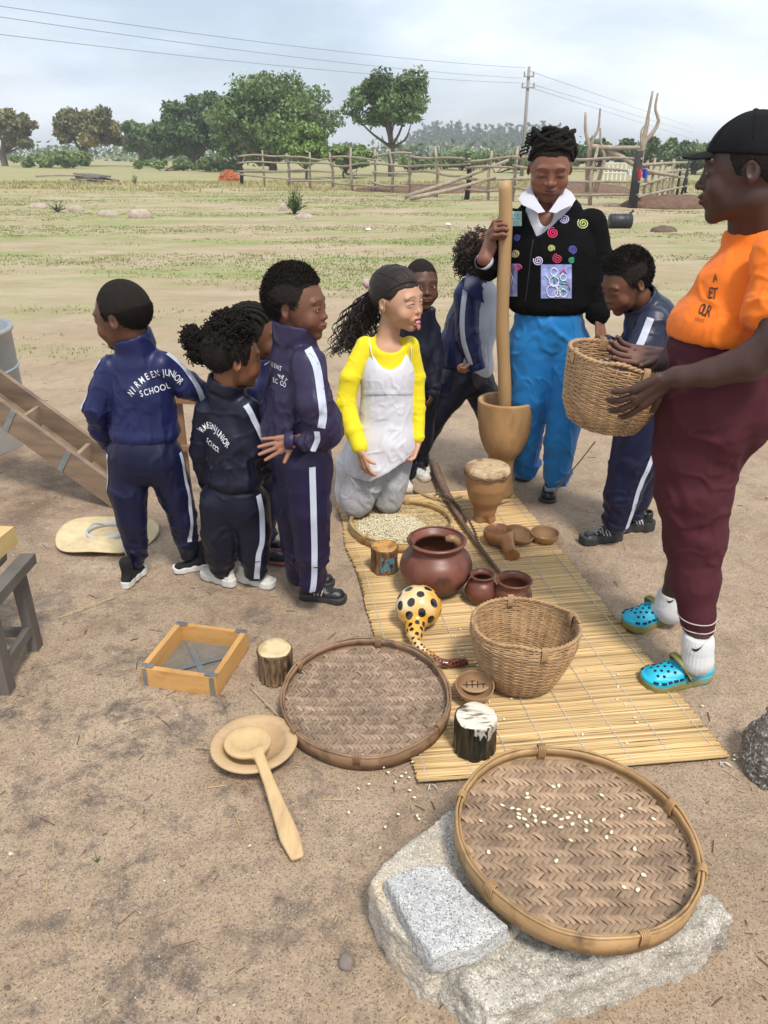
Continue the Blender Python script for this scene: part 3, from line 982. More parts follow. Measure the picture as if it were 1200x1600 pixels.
# ---- reed mat
def mat_pt(u, v):
    """u along the reeds (left..right edge), v from far end to near end; real quadrilateral on the ground"""
    TL, TR, BL, BR = G(524, 790), G(795, 765), G(654, 1228), G(1140, 1190)
    return (TL * (1 - u) + TR * u) * (1 - v) + (BL * (1 - u) + BR * u) * v
def reed_mat():
    t = thing('reed_mat', 'long yellow reed mat stitched with pale string lying under the pots and baskets', 'mat', mat_pt(.5, .5))
    mb = MB(); n = 300
    for i in range(n):
        v = (i + .5) / n
        r = rng.random()
        e0, e1 = rng.normal(0, .0028), rng.normal(0, .0035)
        e0 += .012 * math.sin(v * 19) * (v < .5)
        us = np.linspace(e0, 1 + e1, 9)
        P = np.array([mat_pt(u, v + rng.normal(0, .0007)) for u in us])
        P[:, 2] = .0125 + .0016 * vnoise(np.stack([us * 5, np.full(9, v * 12)], -1), 3) + rng.normal(0, .0004)
        curl = max(0, 1 - abs(v) * 60) + max(0, 1 - abs(1 - v) * 90)
        P[:, 2] += curl * .004
        c = np.array((.58, .395, .175)) * (.74 + .42 * r) 
        if rng.random() < .14: c = c * np.array((.68, .62, .58))
        if rng.random() < .10: c = c * np.array((1.12, 1.14, 1.3))
        mb.tube(P, .0033 + .0006 * rng.random(), 6, c)
    sub('reeds', mb, M_REED, t, kind='stuff')
    base = MB()
    g_ = np.array([[mat_pt(u, v) + (0, 0, .0095) for v in np.linspace(.002, .998, 30)] for u in np.linspace(.004, .996, 12)])
    base.grid(g_); sub('underlayer', base, mat('reed_underlayer', (.17, .11, .05), .9), t)
    for u in (.035, .17, .30, .43, .56, .69, .82, .965):
        mb = MB(); vs = np.linspace(.003, 1.0, 300)
        P = np.array([mat_pt(u + .006 * math.sin(v * 5 + u * 9), v) for v in vs])
        P[:, 2] = .0165 + .0013 * np.sin(np.arange(300) * math.pi)
        P[:, 0] += .0022 * np.where(np.arange(300) % 2, 1, -1)
        mb.tube(P, .0013, 4)
        sub('stitching', mb, M_STRING, t)
    for u in (.035, .17, .30, .965):                # knotted string ends on the near edge
        c = mat_pt(u, 1.003) + (0, 0, .006); mb = MB()
        for k in range(5):
            d = np.array((rng.normal(0, .012), -.012 - .01 * rng.random(), 0))
            mb.tube([c, c + d * .5 + (0, 0, .008), c + d + (rng.normal(0, .004), 0, 0)], .0014, 4)
        sub('string_end', mb, M_STRING, t)
reed_mat()
MZ = .0155                      # top of the mat

# ---- flat winnowing baskets
def twill(mb, Rad, sw, ang, zf, cols, seed, over=3):
    r = np.random.default_rng(seed)
    n = int(Rad / sw) + 2
    M_ = rotz(R(ang))
    per = 2 * over
    S, A, B = [], [], []
    for i in range(-n, n + 1):
        for j in range(-n, n + 1):
            k = (i + j) % per
            if k == 0: cx, cy, d = (i + .5) * sw, (j + over / 2) * sw, 1
            else: cx = None
            if cx is not None: S.append((cx, cy, 1))
            if k == over: S.append(((i + over / 2) * sw, (j + .5) * sw, 0))
    S = np.array(S)
    rad = np.hypot(S[:, 0], S[:, 1])
    S = S[rad < Rad - sw * .1]
    m = len(S)
    L_ = over * sw * .53
    st = np.array((-1, -.45, .45, 1.0)); ac = np.array((-1, 0, 1.0))
    wd = sw * .47 * (.92 + .22 * r.random(m))
    zz = np.array([(-.0022, -.0018, -.0022), (.0006, .0012, .0006), (.0006, .0012, .0006), (-.0022, -.0018, -.0022)])
    al = st[None, :, None] * L_ * np.ones((m, 4, 3)) + r.normal(0, sw * .06, (m, 1, 1))
    ax = ac[None, None, :] * wd[:, None, None] + r.normal(0, sw * .05, (m, 1, 1)) + st[None, :, None] * r.normal(0, sw * .05, (m, 1, 1))
    isw = (S[:, 2] == 1)[:, None, None]
    X = S[:, 0][:, None, None] + np.where(isw, ax, al)
    Y = S[:, 1][:, None, None] + np.where(isw, al, ax)
    Z = zz[None] + r.normal(0, .0006, (m, 1, 1))
    P = np.stack([X, Y, Z], -1).reshape(-1, 3)
    rr = np.hypot(P[:, 0], P[:, 1]); f = np.minimum(1, (Rad - .001) / np.maximum(rr, 1e-6)); P[:, :2] *= f[:, None]
    P[:, 2] += zf(rr)
    P = P @ M_.T
    Q = np.array([(a * 3 + b, (a + 1) * 3 + b, (a + 1) * 3 + b + 1, a * 3 + b + 1) for a in range(3) for b in range(2)])
    Q = (Q[None] + 12 * np.arange(m)[:, None, None]).reshape(-1, 4)
    tone = r.random(m)
    C = np.array(cols[0]) * (1 - tone[:, None]) + np.array(cols[1]) * tone[:, None]
    # weft strips a little darker than warp strips
    C *= np.where(S[:, 2:3] == 1, 1.0, .82)
    C *= (1 + .22 * vnoise(S[:, :2] * 14, seed))[:, None]
    return P, Q, np.repeat(C, 12, 0)
def winnow(c, Rad, tilt, label, ang, cols, rimm, depth=.036, sw=.011, seed=1, nbind=6, sag=.012, dirt=None, loc=None):
    M_ = np.asarray(tilt)
    t = thing('winnowing_basket', label, 'basket', c)
    def place(mb):
        for k in range(len(mb.V)): mb.V[k] = mb.V[k] @ M_.T + c
        return mb
    zf = lambda r_: .006 + sag * (r_ / Rad) ** 4 - .0
    mb = MB(); P, Q, C = twill(mb, Rad * .975, sw, ang, zf, cols, seed); mb.add(P, Q, col=C)
    sub('woven_strips', place(mb), M_SPLIT, t, False, kind='stuff')
    mb = MB(); mb.lathe([(0.0001, .001), (Rad * .5, .001), (Rad * .97, .001 + sag * .8)], seg=56); sub('base', place(mb), mat('basket_base', (.13, .085, .058), .95), t)
    r = np.random.default_rng(seed + 50)
    ph = r.random(4) * 6
    wob = lambda a, z: 1 + .006 * np.sin(2 * a + ph[0]) + .003 * np.sin(5 * a + ph[1]) + .0015 * np.sin(23 * a + ph[2])
    h = depth
    mb = MB(); mb.lathe([(Rad * .965, .002), (Rad * .998, .0), (Rad * 1.004, h * .5), (Rad * 1.0, h), (Rad * .985, h + .002), (Rad * .978, h * .9), (Rad * .97, h * .4), (Rad * .955, .012)], seg=96, wob=wob)
    sub('rim', place(mb), rimm, t)
    mb = MB(); mb.lathe([(Rad * .968, h * .62), (Rad * .978, h * .58), (Rad * .976, h * 1.06), (Rad * .962, h * 1.09), (Rad * .952, h * 1.0), (Rad * .955, h * .62)], seg=96, wob=lambda a, z: wob(a, z) * (1 + .002 * np.sin(31 * a)), close=True)
    sub('inner_hoop', place(mb), rimm, t)
    mb = MB(); a = np.linspace(0, 6.2832, 150)
    mb.tube(np.stack([Rad * .992 * wob(a, 0) * np.cos(a), Rad * .992 * wob(a, 0) * np.sin(a), h + .003 + .0025 * np.sin(a * 7 + ph[3])], -1), .0035, 6, caps=False)
    sub('edge_cane', place(mb), rimm, t)
    for k in range(nbind):
        a0 = k / nbind * 6.283 + .5 * r.random() + .3
        mb = MB()
        for q in range(5):
            a = a0 + (q - 2) * .0042 / Rad
            rr = np.array([(1.012, h * .45), (1.014, h + .004), (.985, h + .0095), (.948, h + .005), (.944, h * .5), (.97, h * .35)])
            rr = rr * (1, 1)
            pts = np.stack([rr[:, 0] * Rad * math.cos(a), rr[:, 0] * Rad * math.sin(a), rr[:, 1]], -1)
            mb.tube(spline(pts, 12), .0021, 5)
        sub('binding', place(mb), rimm, t)
    return t, (lambda x, y: np.array((x, y, zf(math.hypot(x, y)) + .0035)) @ M_.T + c)
BR = ((.26, .170, .105), (.39, .265, .165))
fc = G(896, 1319, .155)
_, front_pt = winnow(fc, .267, rotx(R(-1.0)) @ roty(R(3.5)), 'largest round winnowing basket, nearest, resting on the stone blocks with pale seeds scattered in it', 47, BR, M_RIM, .042, .0098, 3)
mc = G(572, 1099, .028)
winnow(mc, .258, rotx(R(4.5)), 'empty brown winnowing basket half on the mat, second from the front', 46, ((.235, .158, .108), (.37, .262, .18)), M_RIMD, .044, .0092, 7)
bc = G(627, 826, .018)
_, back_pt = winnow(bc, .232, rotz(0), 'golden winnowing basket full of pale grain in front of the kneeling girl', 47, ((.46, .33, .16), (.62, .47, .25)), M_RIML, .04, .0095, 9)

# ---- seeds and grain
M_SEED = mat('seed', (.80, .74, .52), .5, .08, 50, 0)
def seed_mesh():
    mb = MB(); n = 10
    prof = [(0, 0), (.6, .12), (1, .5), (.6, .88), (0, 1)]
    a = np.linspace(0, 6.283, n, endpoint=False)
    V = []
    for r_, z in prof:
        for q in a: V.append((r_ * .0068 * math.cos(q) * (1 + .25 * math.cos(q)), r_ * .0045 * math.sin(q), z * .0030))
    V = np.array(V); m = len(prof)
    Q = [(i * n + j, i * n + (j + 1) % n, (i + 1) * n + (j + 1) % n, (i + 1) * n + j) for i in range(m - 1) for j in range(n)]
    me = make_mesh('seed', V, np.array(Q)); me.materials.append(M_SEED); return me
SEEDM = seed_mesh()
def seed(p, label, group, s_=1.0):
    o = bpy.data.objects.new('seed', SEEDM); COL.objects.link(o)
    o.location = p; o.rotation_euler = (rng.normal(0, .15), rng.normal(0, .15), rng.random() * 6.28); o.scale = (s_, s_, s_)
    tag(o, label, 'seed', group)
for (zx, zy) in [(607, 137), (625, 133), (759, 158), (526, 164), (528, 177), (446, 206), (480, 213), (497, 216), (498, 230), (500, 243), (515, 245), (532, 219), (550, 235), (552, 250), (527, 267), (474, 272), (580, 253), (573, 204), (590, 210), (615, 230), (632, 241), (633, 266), (652, 235), (665, 219), (667, 255), (690, 230), (712, 273), (712, 247), (726, 242), (767, 235), (775, 293), (824, 221), (851, 199), (922, 230), (864, 327), (828, 450), (872, 459), (616, 376), (403, 362), (379, 263), (661, 306), (791, 276), (890, 408)]:
    px, py = 560 + zx / 2, 1160 + zy / 2
    q = G(px, py, .165) - fc
    seed(front_pt(q[0], q[1]), 'small pale seed lying on the woven floor of the nearest winnowing basket', 'seeds in the nearest winnowing basket', .95)
for k in range(46):
    u, v = (.25 + .6 * rng.random(), .60 + .36 * rng.random())
    if rng.random() < .55: u, v = .22 + .2 * rng.random(), .68 + .22 * rng.random()
    seed(mat_pt(u, v) + (0, 0, MZ + .001), 'small pale seed lying on the bare near part of the reed mat', 'seeds fallen on the mat', .85)
for (px, py) in ((600, 1198), (607, 1207), (628, 1213), (634, 1208), (640, 1215), (645, 1190), (648, 1246), (652, 1275), (622, 1272), (602, 1292), (586, 1188), (577, 1225), (641, 1235), (655, 1280), (618, 1222), (1098, 1103), (1148, 1180), (1153, 1184), (1147, 1187), (390, 1322), (545, 1270), (560, 1232)):
    seed(G(px, py, .012), 'small pale seed lying on bare sand beside the mat', 'seeds fallen on the sand', .8)
def grain():
    V, Q, n = [], [], 0
    sv = np.array([v.co[:] for v in SEEDM.vertices]); sq = np.array([p.vertices[:] for p in SEEDM.polygons])
    mb = MB()
    ico = np.array([(1, 0, 0), (-1, 0, 0), (0, 1, 0), (0, -1, 0), (0, 0, 1), (0, 0, -1)], float) * (.0042, .0030, .0022)
    T = [(0, 2, 4), (2, 1, 4), (1, 3, 4), (3, 0, 4), (2, 0, 5), (1, 2, 5), (3, 1, 5), (0, 3, 5)]
    for k in range(9000):
        a = rng.random() * 6.283; r_ = .165 * math.sqrt(rng.random())
        x, y = r_ * math.cos(a) - .045, r_ * math.sin(a) * 1.05 - .02
        d = math.hypot(x + .045, y + .02) / .165
        if rng.random() < d ** 3: continue
        z = .010 + .020 * (1 - d ** 2) * rng.random() ** .6
        M_ = rotz(rng.random() * 6.28) @ rotx(rng.normal(0, .6))
        tt = .8 + .35 * rng.random()
        mb.add(ico @ M_.T + back_pt(x, y) + (0, 0, z - .009), T=T, col=(tt, tt * .98, tt * .93))
    o = mb.build('grain', mat('maize_grain', (.84, .77, .58), .6, .12, 60, 0, attr=True))
    tag(o, 'spread of pale husked grain in the golden winnowing basket', 'grain', kind='stuff')
grain()

# ---- deep twined baskets
def deep_basket(c, M_, prof, H, label, n=30, rows=32, seed=2, cols=None):
    t = thing('deep_basket', label, 'basket', c)
    M_ = np.asarray(M_); r = np.random.default_rng(seed)
    pr = np.array(prof)
    th_ = np.linspace(0, 6.28319, n * 5, endpoint=False)
    warp = lambda a, z: 1 + .02 * np.sin(2 * a + 1) * z / H + .012 * np.sin(3 * a + 2)
    def rad(z): return np.interp(z, pr[:, 1], pr[:, 0])
    mb = MB()
    sp = H / rows
    for k in range(rows):
        z = (k + .5) * sp
        for s_ in (0, 1):
            ph = math.pi * (k + s_)
            rr = rad(z) * warp(th_, z) + .0028 * np.cos(n / 2 * 2 * th_ / 1.0 * .5 + ph)
            zz = z + (.0016 if s_ else -.0016) * np.sin(n * .5 * th_ * 2 * .5 + ph) + .0012 * np.sin(3 * th_ + k * .3)
            if k > rows - 3: zz = zz + .004 * np.maximum(0, np.sin(2.5 * th_ + 1)) ** 8
            P = np.stack([rr * np.cos(th_), rr * np.sin(th_), zz], -1)
            P = np.concatenate([P, P[:1]])
            tone = .82 + .36 * r.random()
            mb.tube(P @ M_.T + c, sp * .40, 5, (tone, tone * .98, tone * .95), caps=False)
    m_ = bpy.data.materials.get('twined_fibre_tinted') or mat('twined_fibre_tinted', (.40, .25, .125), .65, .2, 30, .2, 300, .001, attr=True, col2=(.20, .115, .055), c2s=22, c2lo=.5, c2hi=.75)
    sub('woven_wall', mb, m_, t, kind='stuff')
    mb = MB()
    for k in range(n):                                 # upright stakes
        a = (k + .5) / n * 6.2832
        zs = np.linspace(0, H, 12)
        P = np.stack([rad(zs) * warp(a, zs) * math.cos(a), rad(zs) * warp(a, zs) * math.sin(a), zs], -1)
        mb.tube(P @ M_.T + c, .0034, 5)
    sub('stakes', mb, m_, t)
    mb = MB(); a = np.linspace(0, 6.2832, 160)
    for q in (0, 1):
        rr = rad(H) * warp(a, H) + .003 * np.cos(30 * a + math.pi * q)
        zz = H + .003 + .003 * np.sin(30 * a + math.pi * q) + .012 * np.maximum(0, np.sin(1.5 * a + 1.2)) ** 12
        mb.tube(np.stack([rr * np.cos(a), rr * np.sin(a), zz], -1) @ M_.T + c, .0042, 6, caps=False)
    sub('braided_rim', mb, m_, t)
    mb = MB(); mb.lathe([(.001, .006), (pr[0, 0] * .6, .004), (pr[0, 0] * 1.0, .006), (rad(.02) * .98, .02)], c, 40, M_)
    for rr_ in np.linspace(.012, pr[0, 0], 9):
        mb.tube(np.stack([rr_ * np.cos(a), rr_ * np.sin(a), .008 + .0015 * np.sin(14 * a + rr_ * 900)], -1) @ M_.T + c, .0052, 5, caps=False)
    sub('base', mb, m_, t)
    for a0 in (.3, 1.7, 3.4, 4.9):
        mb = MB(); 
        for q in range(4):
            aa = a0 + (q - 1.5) * .03
            rr = rad(H)
            pts = [np.array((rr * k_ * math.cos(aa), rr * k_ * math.sin(aa), z)) for k_, z in ((1.03, H - .03), (1.045, H - .01), (1.0, H + .016), (.955, H - .008), (.965, H - .028))]
            mb.tube(spline(pts, 12) @ M_.T + c, .003, 5)
        sub('rim_loop', mb, m_, t)
    return t
bk = G(810, 1062, MZ)
deep_basket(bk, rotx(R(-3)) @ roty(R(2)), [(.092, 0), (.112, .02), (.135, .07), (.155, .13), (.166, .18), (.164, .205)], .205, 'deep twined brown basket standing on the mat', 30, 30, 2)
hb = W(938, 665, 2.22)
deep_basket(hb, roty(R(9)) @ rotx(R(3)), [(.070, 0), (.105, .015), (.128, .06), (.140, .12), (.149, .19), (.152, .215)], .215, 'deep twined golden basket held in the capped woman\'s hands', 28, 32, 5)

# ---- clay pots
M_CLAY = mat('burnished_clay', (.17, .058, .036), .42, .35, 9, .25, 40, .003, col2=(.035, .020, .017), c2s=7, c2lo=.50, c2hi=.64, spec=.5)
def clay(c, prof, label, name='clay_pot', thick=.009, M_=None, sx=1, parent=None, pname='body'):
    pr = np.array(prof, float)
    pr = spline(pr, 34)
    inn = pr[::-1].copy(); inn[:, 0] = np.maximum(inn[:, 0] - thick, .001); inn[:, 1] = inn[:, 1] + np.linspace(0, thick, len(inn))
    full = np.concatenate([[(0.001, pr[0, 1])], pr, inn])
    t = parent or thing(name, label, 'pot', c)
    mb = MB(); mb.lathe(full, c, 56, M_); sub(pname, mb, M_CLAY, t)
    return t
pc = G(680, 922, MZ)
clay(pc, [(.055, 0), (.095, .025), (.137, .09), (.130, .145), (.100, .178), (.093, .192), (.104, .208), (.113, .218), (.109, .224)], 'big round dark red clay pot with flared rim on the mat', thick=.010)
t = thing('gourd_ladle', 'brown gourd ladle whose curled handle rests inside the big clay pot', 'ladle', W(712, 868, pc[1] + .05))
mb = MB(); P = [W(712, 885, pc[1] + .03), W(716, 866, pc[1] + .02), W(716, 850, pc[1] + .0), W(708, 842, pc[1] - .0), W(696, 843, pc[1] - .0)]
mb.tube(spline(P, 20), np.interp(np.linspace(0, 1, 20), [0, .5, .85, 1], [.010, .014, .017, .010]), 12)
sub('handle', mb, mat('gourd_brown', (.30, .16, .075), .35, .25, 12, .1), t)
mb = MB(); mb.lathe([(.001, -.03), (.03, -.022), (.045, 0), (.041, 0), (.028, -.017), (.001, -.025)], pc + (.035, .03, .05), 24); sub('bowl', mb, bpy.data.materials['gourd_brown'], t)
jt = thing('twin_jug', 'pair of joined small dark red clay jugs behind the deep basket', 'jug', G(770, 948, MZ))
clay(G(751, 940, MZ), [(.028, 0), (.05, .018), (.062, .05), (.052, .082), (.040, .096), (.040, .106), (.047, .116), (.046, .12)], '', parent=jt, thick=.006)
clay(G(800, 948, MZ), [(.03, 0), (.055, .015), (.070, .05), (.064, .078), (.058, .092), (.062, .108), (.067, .116), (.065, .12)], '', parent=jt, thick=.006)
mb = MB(); a, b = G(751, 940, MZ + .07) + (.035, -.02, 0), G(800, 948, MZ + .085) + (-.05, -.015, 0)
mb.tube(spline([a, (a + b) / 2 + (0, -.02, .02), b], 12), .013, 10); sub('bridge', mb, M_CLAY, jt)

# ---- mortar and pestle, drum
M_MORT = mat('carved_wood', (.45, .26, .11), .7, .22, 12, .45, 60, .004, col2=(.27, .14, .055), c2s=9, c2lo=.48, c2hi=.72, stretch=(1, 1, .4))
M_PEST = mat('pale_worn_wood', (.46, .285, .13), .55, .18, 9, .25, 60, .002, col2=(.30, .17, .075), c2s=9, c2lo=.48, c2hi=.7, stretch=(1, 1, .12))
mo = G(781, 776)
mo = mo + (0, 0, MZ)
pr = spline([(.062, 0), (.064, .02), (.055, .08), (.054, .15), (.063, .195), (.092, .24), (.118, .31), (.131, .40), (.135, .47), (.134, .485)], 30)
inn = [(.122, .488), (.114, .482), (.108, .42), (.09, .34), (.05, .28), (.001, .265)]
t = thing('mortar', 'tall goblet-shaped carved wooden mortar with the pestle standing in it', 'mortar', mo)
mb = MB(); mb.lathe(np.concatenate([[(.001, 0)], pr, inn]), mo, 56, wob=lambda a, z: 1 + .01 * np.sin(2 * a + 1) + .008 * np.sin(3 * a + z * 4)); sub('body', mb, M_MORT, t)
PB = mo + (.000, 0, .27); PT = W(788, 283, 3.40)
mb = MB(); u = np.linspace(0, 1, 40)
P = PB * (1 - u[:, None]) + PT * u[:, None]; P[:, 0] += .006 * np.sin(u * 9)
rr = np.interp(u, [0, .3, .6, .985, 1], [.032, .030, .0285, .028, .024]) * (1 + .03 * np.sin(u * 31))
mb.tube(P, rr, 18)
tag(sub('pestle', mb, M_PEST, None), 'long thick wooden pestle standing in the mortar, gripped by the woman', 'pestle')
def drum():
    c = G(757, 812, MZ)
    def f(P):
        q = P - c; r_ = np.hypot(q[:, 0], q[:, 1]); z = q[:, 2]
        R_ = np.interp(z, [0, .03, .07, .11, .17, .24, .262], [.052, .047, .056, .078, .093, .096, .094])
        d = np.maximum((r_ - R_) * .8, np.abs(z - .131) - .131)
        for k in range(3):
            a = k * 2.094 + .45
            d = smax(d, -el(q, (.055 * math.cos(a), .055 * math.sin(a), 0), (.020, .020, .040)), .004)
        d = smax(d, -rc(q, (0, 0, -.01), (0, 0, .03), .036, .02), .004)
        return d
    t = thing('goblet_drum', 'small wooden goblet drum with a rough hide skin, in front of the mortar', 'drum', c)
    V, Q = surf(f, c - (.12, .12, .01), c + (.12, .12, .29), .004); V = relax(V, Q, 1)
    obj('body', V, [Q], mat('drum_wood', (.40, .215, .088), .65, .2, 8, .3, 70, .003, col2=(.24, .115, .045), c2s=8, c2lo=.48, c2hi=.7), t)
    hide = mat('rawhide', (.50, .38, .23), .85, .25, 30, .5, 120, .003, col2=(.28, .17, .09), c2s=16, c2lo=.48, c2hi=.62)
    mb = MB(); mb.lathe([(.001, .272), (.05, .271), (.09, .269), (.099, .262), (.1035, .25), (.101, .233), (.097, .236)], c, 60,
                        wob=lambda a, z: 1 + (.02 * np.sin(9 * a) + .015 * np.sin(17 * a + 1)) * np.clip((.262 - z) / .03, 0, 1) + 0 * a)
    sub('drum_skin', mb, hide, t)
    mb = MB(); a = np.linspace(0, 6.283, 90)
    mb.tube(np.stack([.1035 * np.cos(a), .1035 * np.sin(a), .238 + .004 * np.sin(9 * a)], -1) + c, .0035, 6, caps=False); sub('lacing', mb, mat('dark_lacing', (.16, .09, .05), .9), t)
drum()

# ---- giraffe spotted gourd
def giraffe_gourd():
    c = G(654, 985, MZ) + (0, .035, .078)
    neck = spline([c + (-.012, -.055, -.025), G(648, 992, MZ + .040), G(652, 1008, MZ + .040), G(667, 1021, MZ + .034), G(692, 1036, MZ + .022), G(726, 1034, MZ + .014)], 26)
    nr = np.interp(np.linspace(0, 1, 26), [0, .12, .6, 1], [.030, .021, .015, .0125])
    def f(P):
        d = el(P, c, (.083, .080, .077))
        for i in range(25):
            d = smin(d, rc(P, neck[i], neck[i + 1], nr[i], nr[i + 1]), .022 if i < 6 else .002)
        return d
    lo = np.minimum(c - .09, neck.min(0) - .04); hi = np.maximum(c + .09, neck.max(0) + .04)
    V, Q = surf(f, lo, hi, .0023); V = relax(V, Q, 1)
    C = np.ones((len(V), 3)) * np.array((.72, .36, .04))
    wh = np.clip(vnoise(V * 16, 3) * 1.4 + (V[:, 2] - c[2]) * 7, 0, 1)[:, None] * .85
    C = C * (1 - wh) + np.array((.80, .72, .50)) * wh
    tn = ((V[:, None] - neck[None, ::2]) ** 2).sum(-1).argmin(1) / 12.0
    on = np.linalg.norm(V - c, axis=1) > .088
    e = np.clip((tn - .62) * 6, 0, 1)[:, None] * on[:, None]
    C = C * (1 - e) + np.array((.20, .055, .03)) * e
    r = np.random.default_rng(4)
    # spots spread by rejection: large on the ball, smaller and smaller down the neck
    order = r.permutation(len(V)); ce, cr_ = [], []
    for i in order:
        size = .0165 if not on[i] else max(.0042, .0115 - .011 * tn[i])
        if all(((V[i] - ce[k]) ** 2).sum() > (1.22 * (size + cr_[k])) ** 2 for k in range(len(ce))):
            ce.append(V[i]); cr_.append(size)
        if len(ce) > 170: break
    for p, s_ in zip(ce, cr_):
        d = V - p; d = d * np.array((1.0, 1.0, .82)); dd = np.sqrt((d ** 2).sum(1)) + .12 * s_ * vnoise(V * 60, 9)
        C[dd < s_ * .88] = (.012, .010, .010)
        V[dd < s_ * .7] *= 1
    o = obj('painted_gourd', V, [Q], mat('painted_gourd', (1, 1, 1), .16, .04, 30, .05, 60, attr=True, coat=.6), None, True, C)
    tag(o, 'yellow long-necked gourd painted with black spots, lying on the mat', 'gourd')
giraffe_gourd()

# ---- carved wooden cups with bark sides
def bark_cup(c, r_, h, label, side, top, seed, patch=None, tilt=None, rim=.8, streak=None, rough=.4):
    M_ = np.eye(3) if tilt is None else np.asarray(tilt)
    def f(P):
        q = (P - c) @ M_
        a = np.arctan2(q[:, 1], q[:, 0]); z = q[:, 2]; rr = np.hypot(q[:, 0], q[:, 1])
        rid = vnoise(np.stack([np.cos(a) * 7, np.sin(a) * 7, z * 16], -1), seed) + .6 * vnoise(np.stack([np.cos(a) * 15, np.sin(a) * 15, z * 26], -1), seed + 1)
        R_ = r_ * (.90 + .06 * rid) + .010 * ((z / h - .5) ** 2)
        R_ = np.where(z > h * .93, r_ * (.93 + .02 * rid), R_)
        return np.maximum((rr - R_) * .7, np.abs(z - h / 2) - h / 2 + .002)
    t = thing('bark_cup', label, 'cup', c)
    V, Q = surf(f, c - (r_ * 1.5, r_ * 1.5, .02), c + (r_ * 1.5, r_ * 1.5, h * 1.12), .0026)
    q = (V - c) @ M_
    ctr = np.hypot(q[:, 0], q[:, 1]) / r_
    n1 = vnoise(np.stack([q[:, 0] * 200, q[:, 1] * 200, q[:, 2] * 50], -1), seed + 5)
    s0, s1 = np.array(side[0]), np.array(side[1])
    w = np.clip((ctr - .84) * 8 + n1 * .5, 0, 1)[:, None]
    C = s0 * (1 - w) + s1 * w
    if patch is not None:
        a = np.arctan2(q[:, 1], q[:, 0])
        pn = vnoise(V * 130, seed + 8)
        m = (np.abs(((a - patch[0] + math.pi) % 6.2832) - math.pi) < .55 + .2 * pn) & (np.abs(q[:, 2] - h * .45) < h * (.27 + .08 * pn)) & (n1 > -.35)
        C[m] = patch[1]
    if streak is not None:
        m = (q[:, 2] > h * (.62 + .25 * vnoise(np.stack([q[:, 0] * 60, q[:, 1] * 60, q[:, 2] * 0], -1), 3))) & (q[:, 0] > -.01) & (n1 > -.3)
        C[m] = streak
    obj('body', V, [Q], mat('bark_cup_' + str(seed), (1, 1, 1), rough, .12, 40, .2, 150, .001, attr=True, coat=.15 if rough < .4 else 0), t, True, C)
    mb = MB(); mb.lathe([(.001, h - .001), (r_ * .55, h), (r_ * rim, h + .003), (r_ * rim + .004, h - .004)], c, 40, M_, wob=lambda a, z: 1 + .025 * np.sin(3 * a + seed) + .02 * np.sin(5 * a))
    sub('cut_top', mb, top, t)
    return t
M_TOPP = mat('pale_cut_wood', (.62, .49, .28), .7, .15, 20, .2, 60, .002, col2=(.45, .31, .15), c2s=14)
M_TOPO = mat('orange_cut_wood', (.50, .27, .08), .6, .3, 30, .5, 60, .003, col2=(.25, .11, .03), c2s=25)
M_TOPW = mat('whitened_top', (.70, .63, .52), .7, .15, 20, .3, 60, .002, col2=(.10, .07, .05), c2s=30, c2lo=.56, c2hi=.64, stretch=(.25, 1, 1))
bark_cup(G(432, 1058), .060, .115, 'dark bark-covered wooden cup with pale flat top, beside the sieve box', ((.018, .010, .008), (.24, .15, .08)), M_TOPP, 3, rim=.83, rough=.45)
bark_cup(G(601, 890, MZ), .059, .110, 'brown bark-covered wooden cup with a blue patch, in front of the grain basket', ((.05, .022, .012), (.26, .13, .06)), M_TOPO, 6, patch=(-1.3, (.10, .22, .27)), rim=.84)
bark_cup(G(741, 1168, MZ), .064, .115, 'glossy black wooden cup with white-streaked top between the two large winnowing baskets', ((.003, .003, .003), (.008, .007, .007)), M_TOPW, 9, patch=(-1.5, (.012, .016, .014)), rim=.84, streak=(.50, .46, .40), rough=.34)

# ---- half gourds and ladles
M_GRD = mat('gourd_shell', (.42, .22, .075), .35, .25, 10, .1, 60, col2=(.24, .11, .035), c2s=9, c2lo=.5, c2hi=.7)
M_GRDI = mat('gourd_inside', (.27, .155, .075), .8, .25, 15, .3, 60)
def half_gourd(c, r_, label, M_, name='half_gourd', sx=1, m1=None):
    t = thing(name, label, 'gourd bowl', c)
    a = np.linspace(0, math.pi / 2, 12)
    pr = np.stack([r_ * np.sin(a), r_ * (.85 - .85 * np.cos(a))], -1); pr[0, 0] = .0005
    mb = MB(); mb.lathe(pr, c, 36, M_, sx=sx); sub('shell', mb, m1 or M_GRD, t)
    inn = pr[::-1].copy(); inn[:, 0] = np.maximum(inn[:, 0] - .004, .0004); inn[:, 1] += .002
    mb = MB(); mb.lathe(np.concatenate([pr[-1:], inn]), c, 36, M_, sx=sx, wob=lambda a, z: 1 + .01 * np.sin(5 * a)); sub('inside', mb, M_GRDI, t)
    return t
half_gourd(G(850, 848, .004), .062, 'small round half gourd bowl on sand at the right edge of the mat', rotx(R(4)))
half_gourd(G(806, 846, MZ), .058, 'half gourd tipped open between the curled gourd ladle and the round half gourd', rotx(R(14)) @ roty(R(12)), sx=1.15)
g2 = half_gourd(G(740, 1092, MZ) + (0, 0, .012), .060, 'small half gourd scratched with a crossed line pattern, behind the black cup', rotx(R(12)), m1=mat('tan_gourd', (.42, .27, .13), .4, .2))
mb = MB()
for k in range(4):
    x = -.026 + .017 * k
    mb.tube([G(740, 1080, MZ) + (x, -.030, .037), G(740, 1080, MZ) + (x + .006, .030, .045)], .0016, 4)
for k in range(3):
    y = -.02 + .018 * k
    mb.tube([G(740, 1080, MZ) + (-.036, y, .040 + .0), G(740, 1080, MZ) + (.036, y + .004, .041)], .0016, 4)
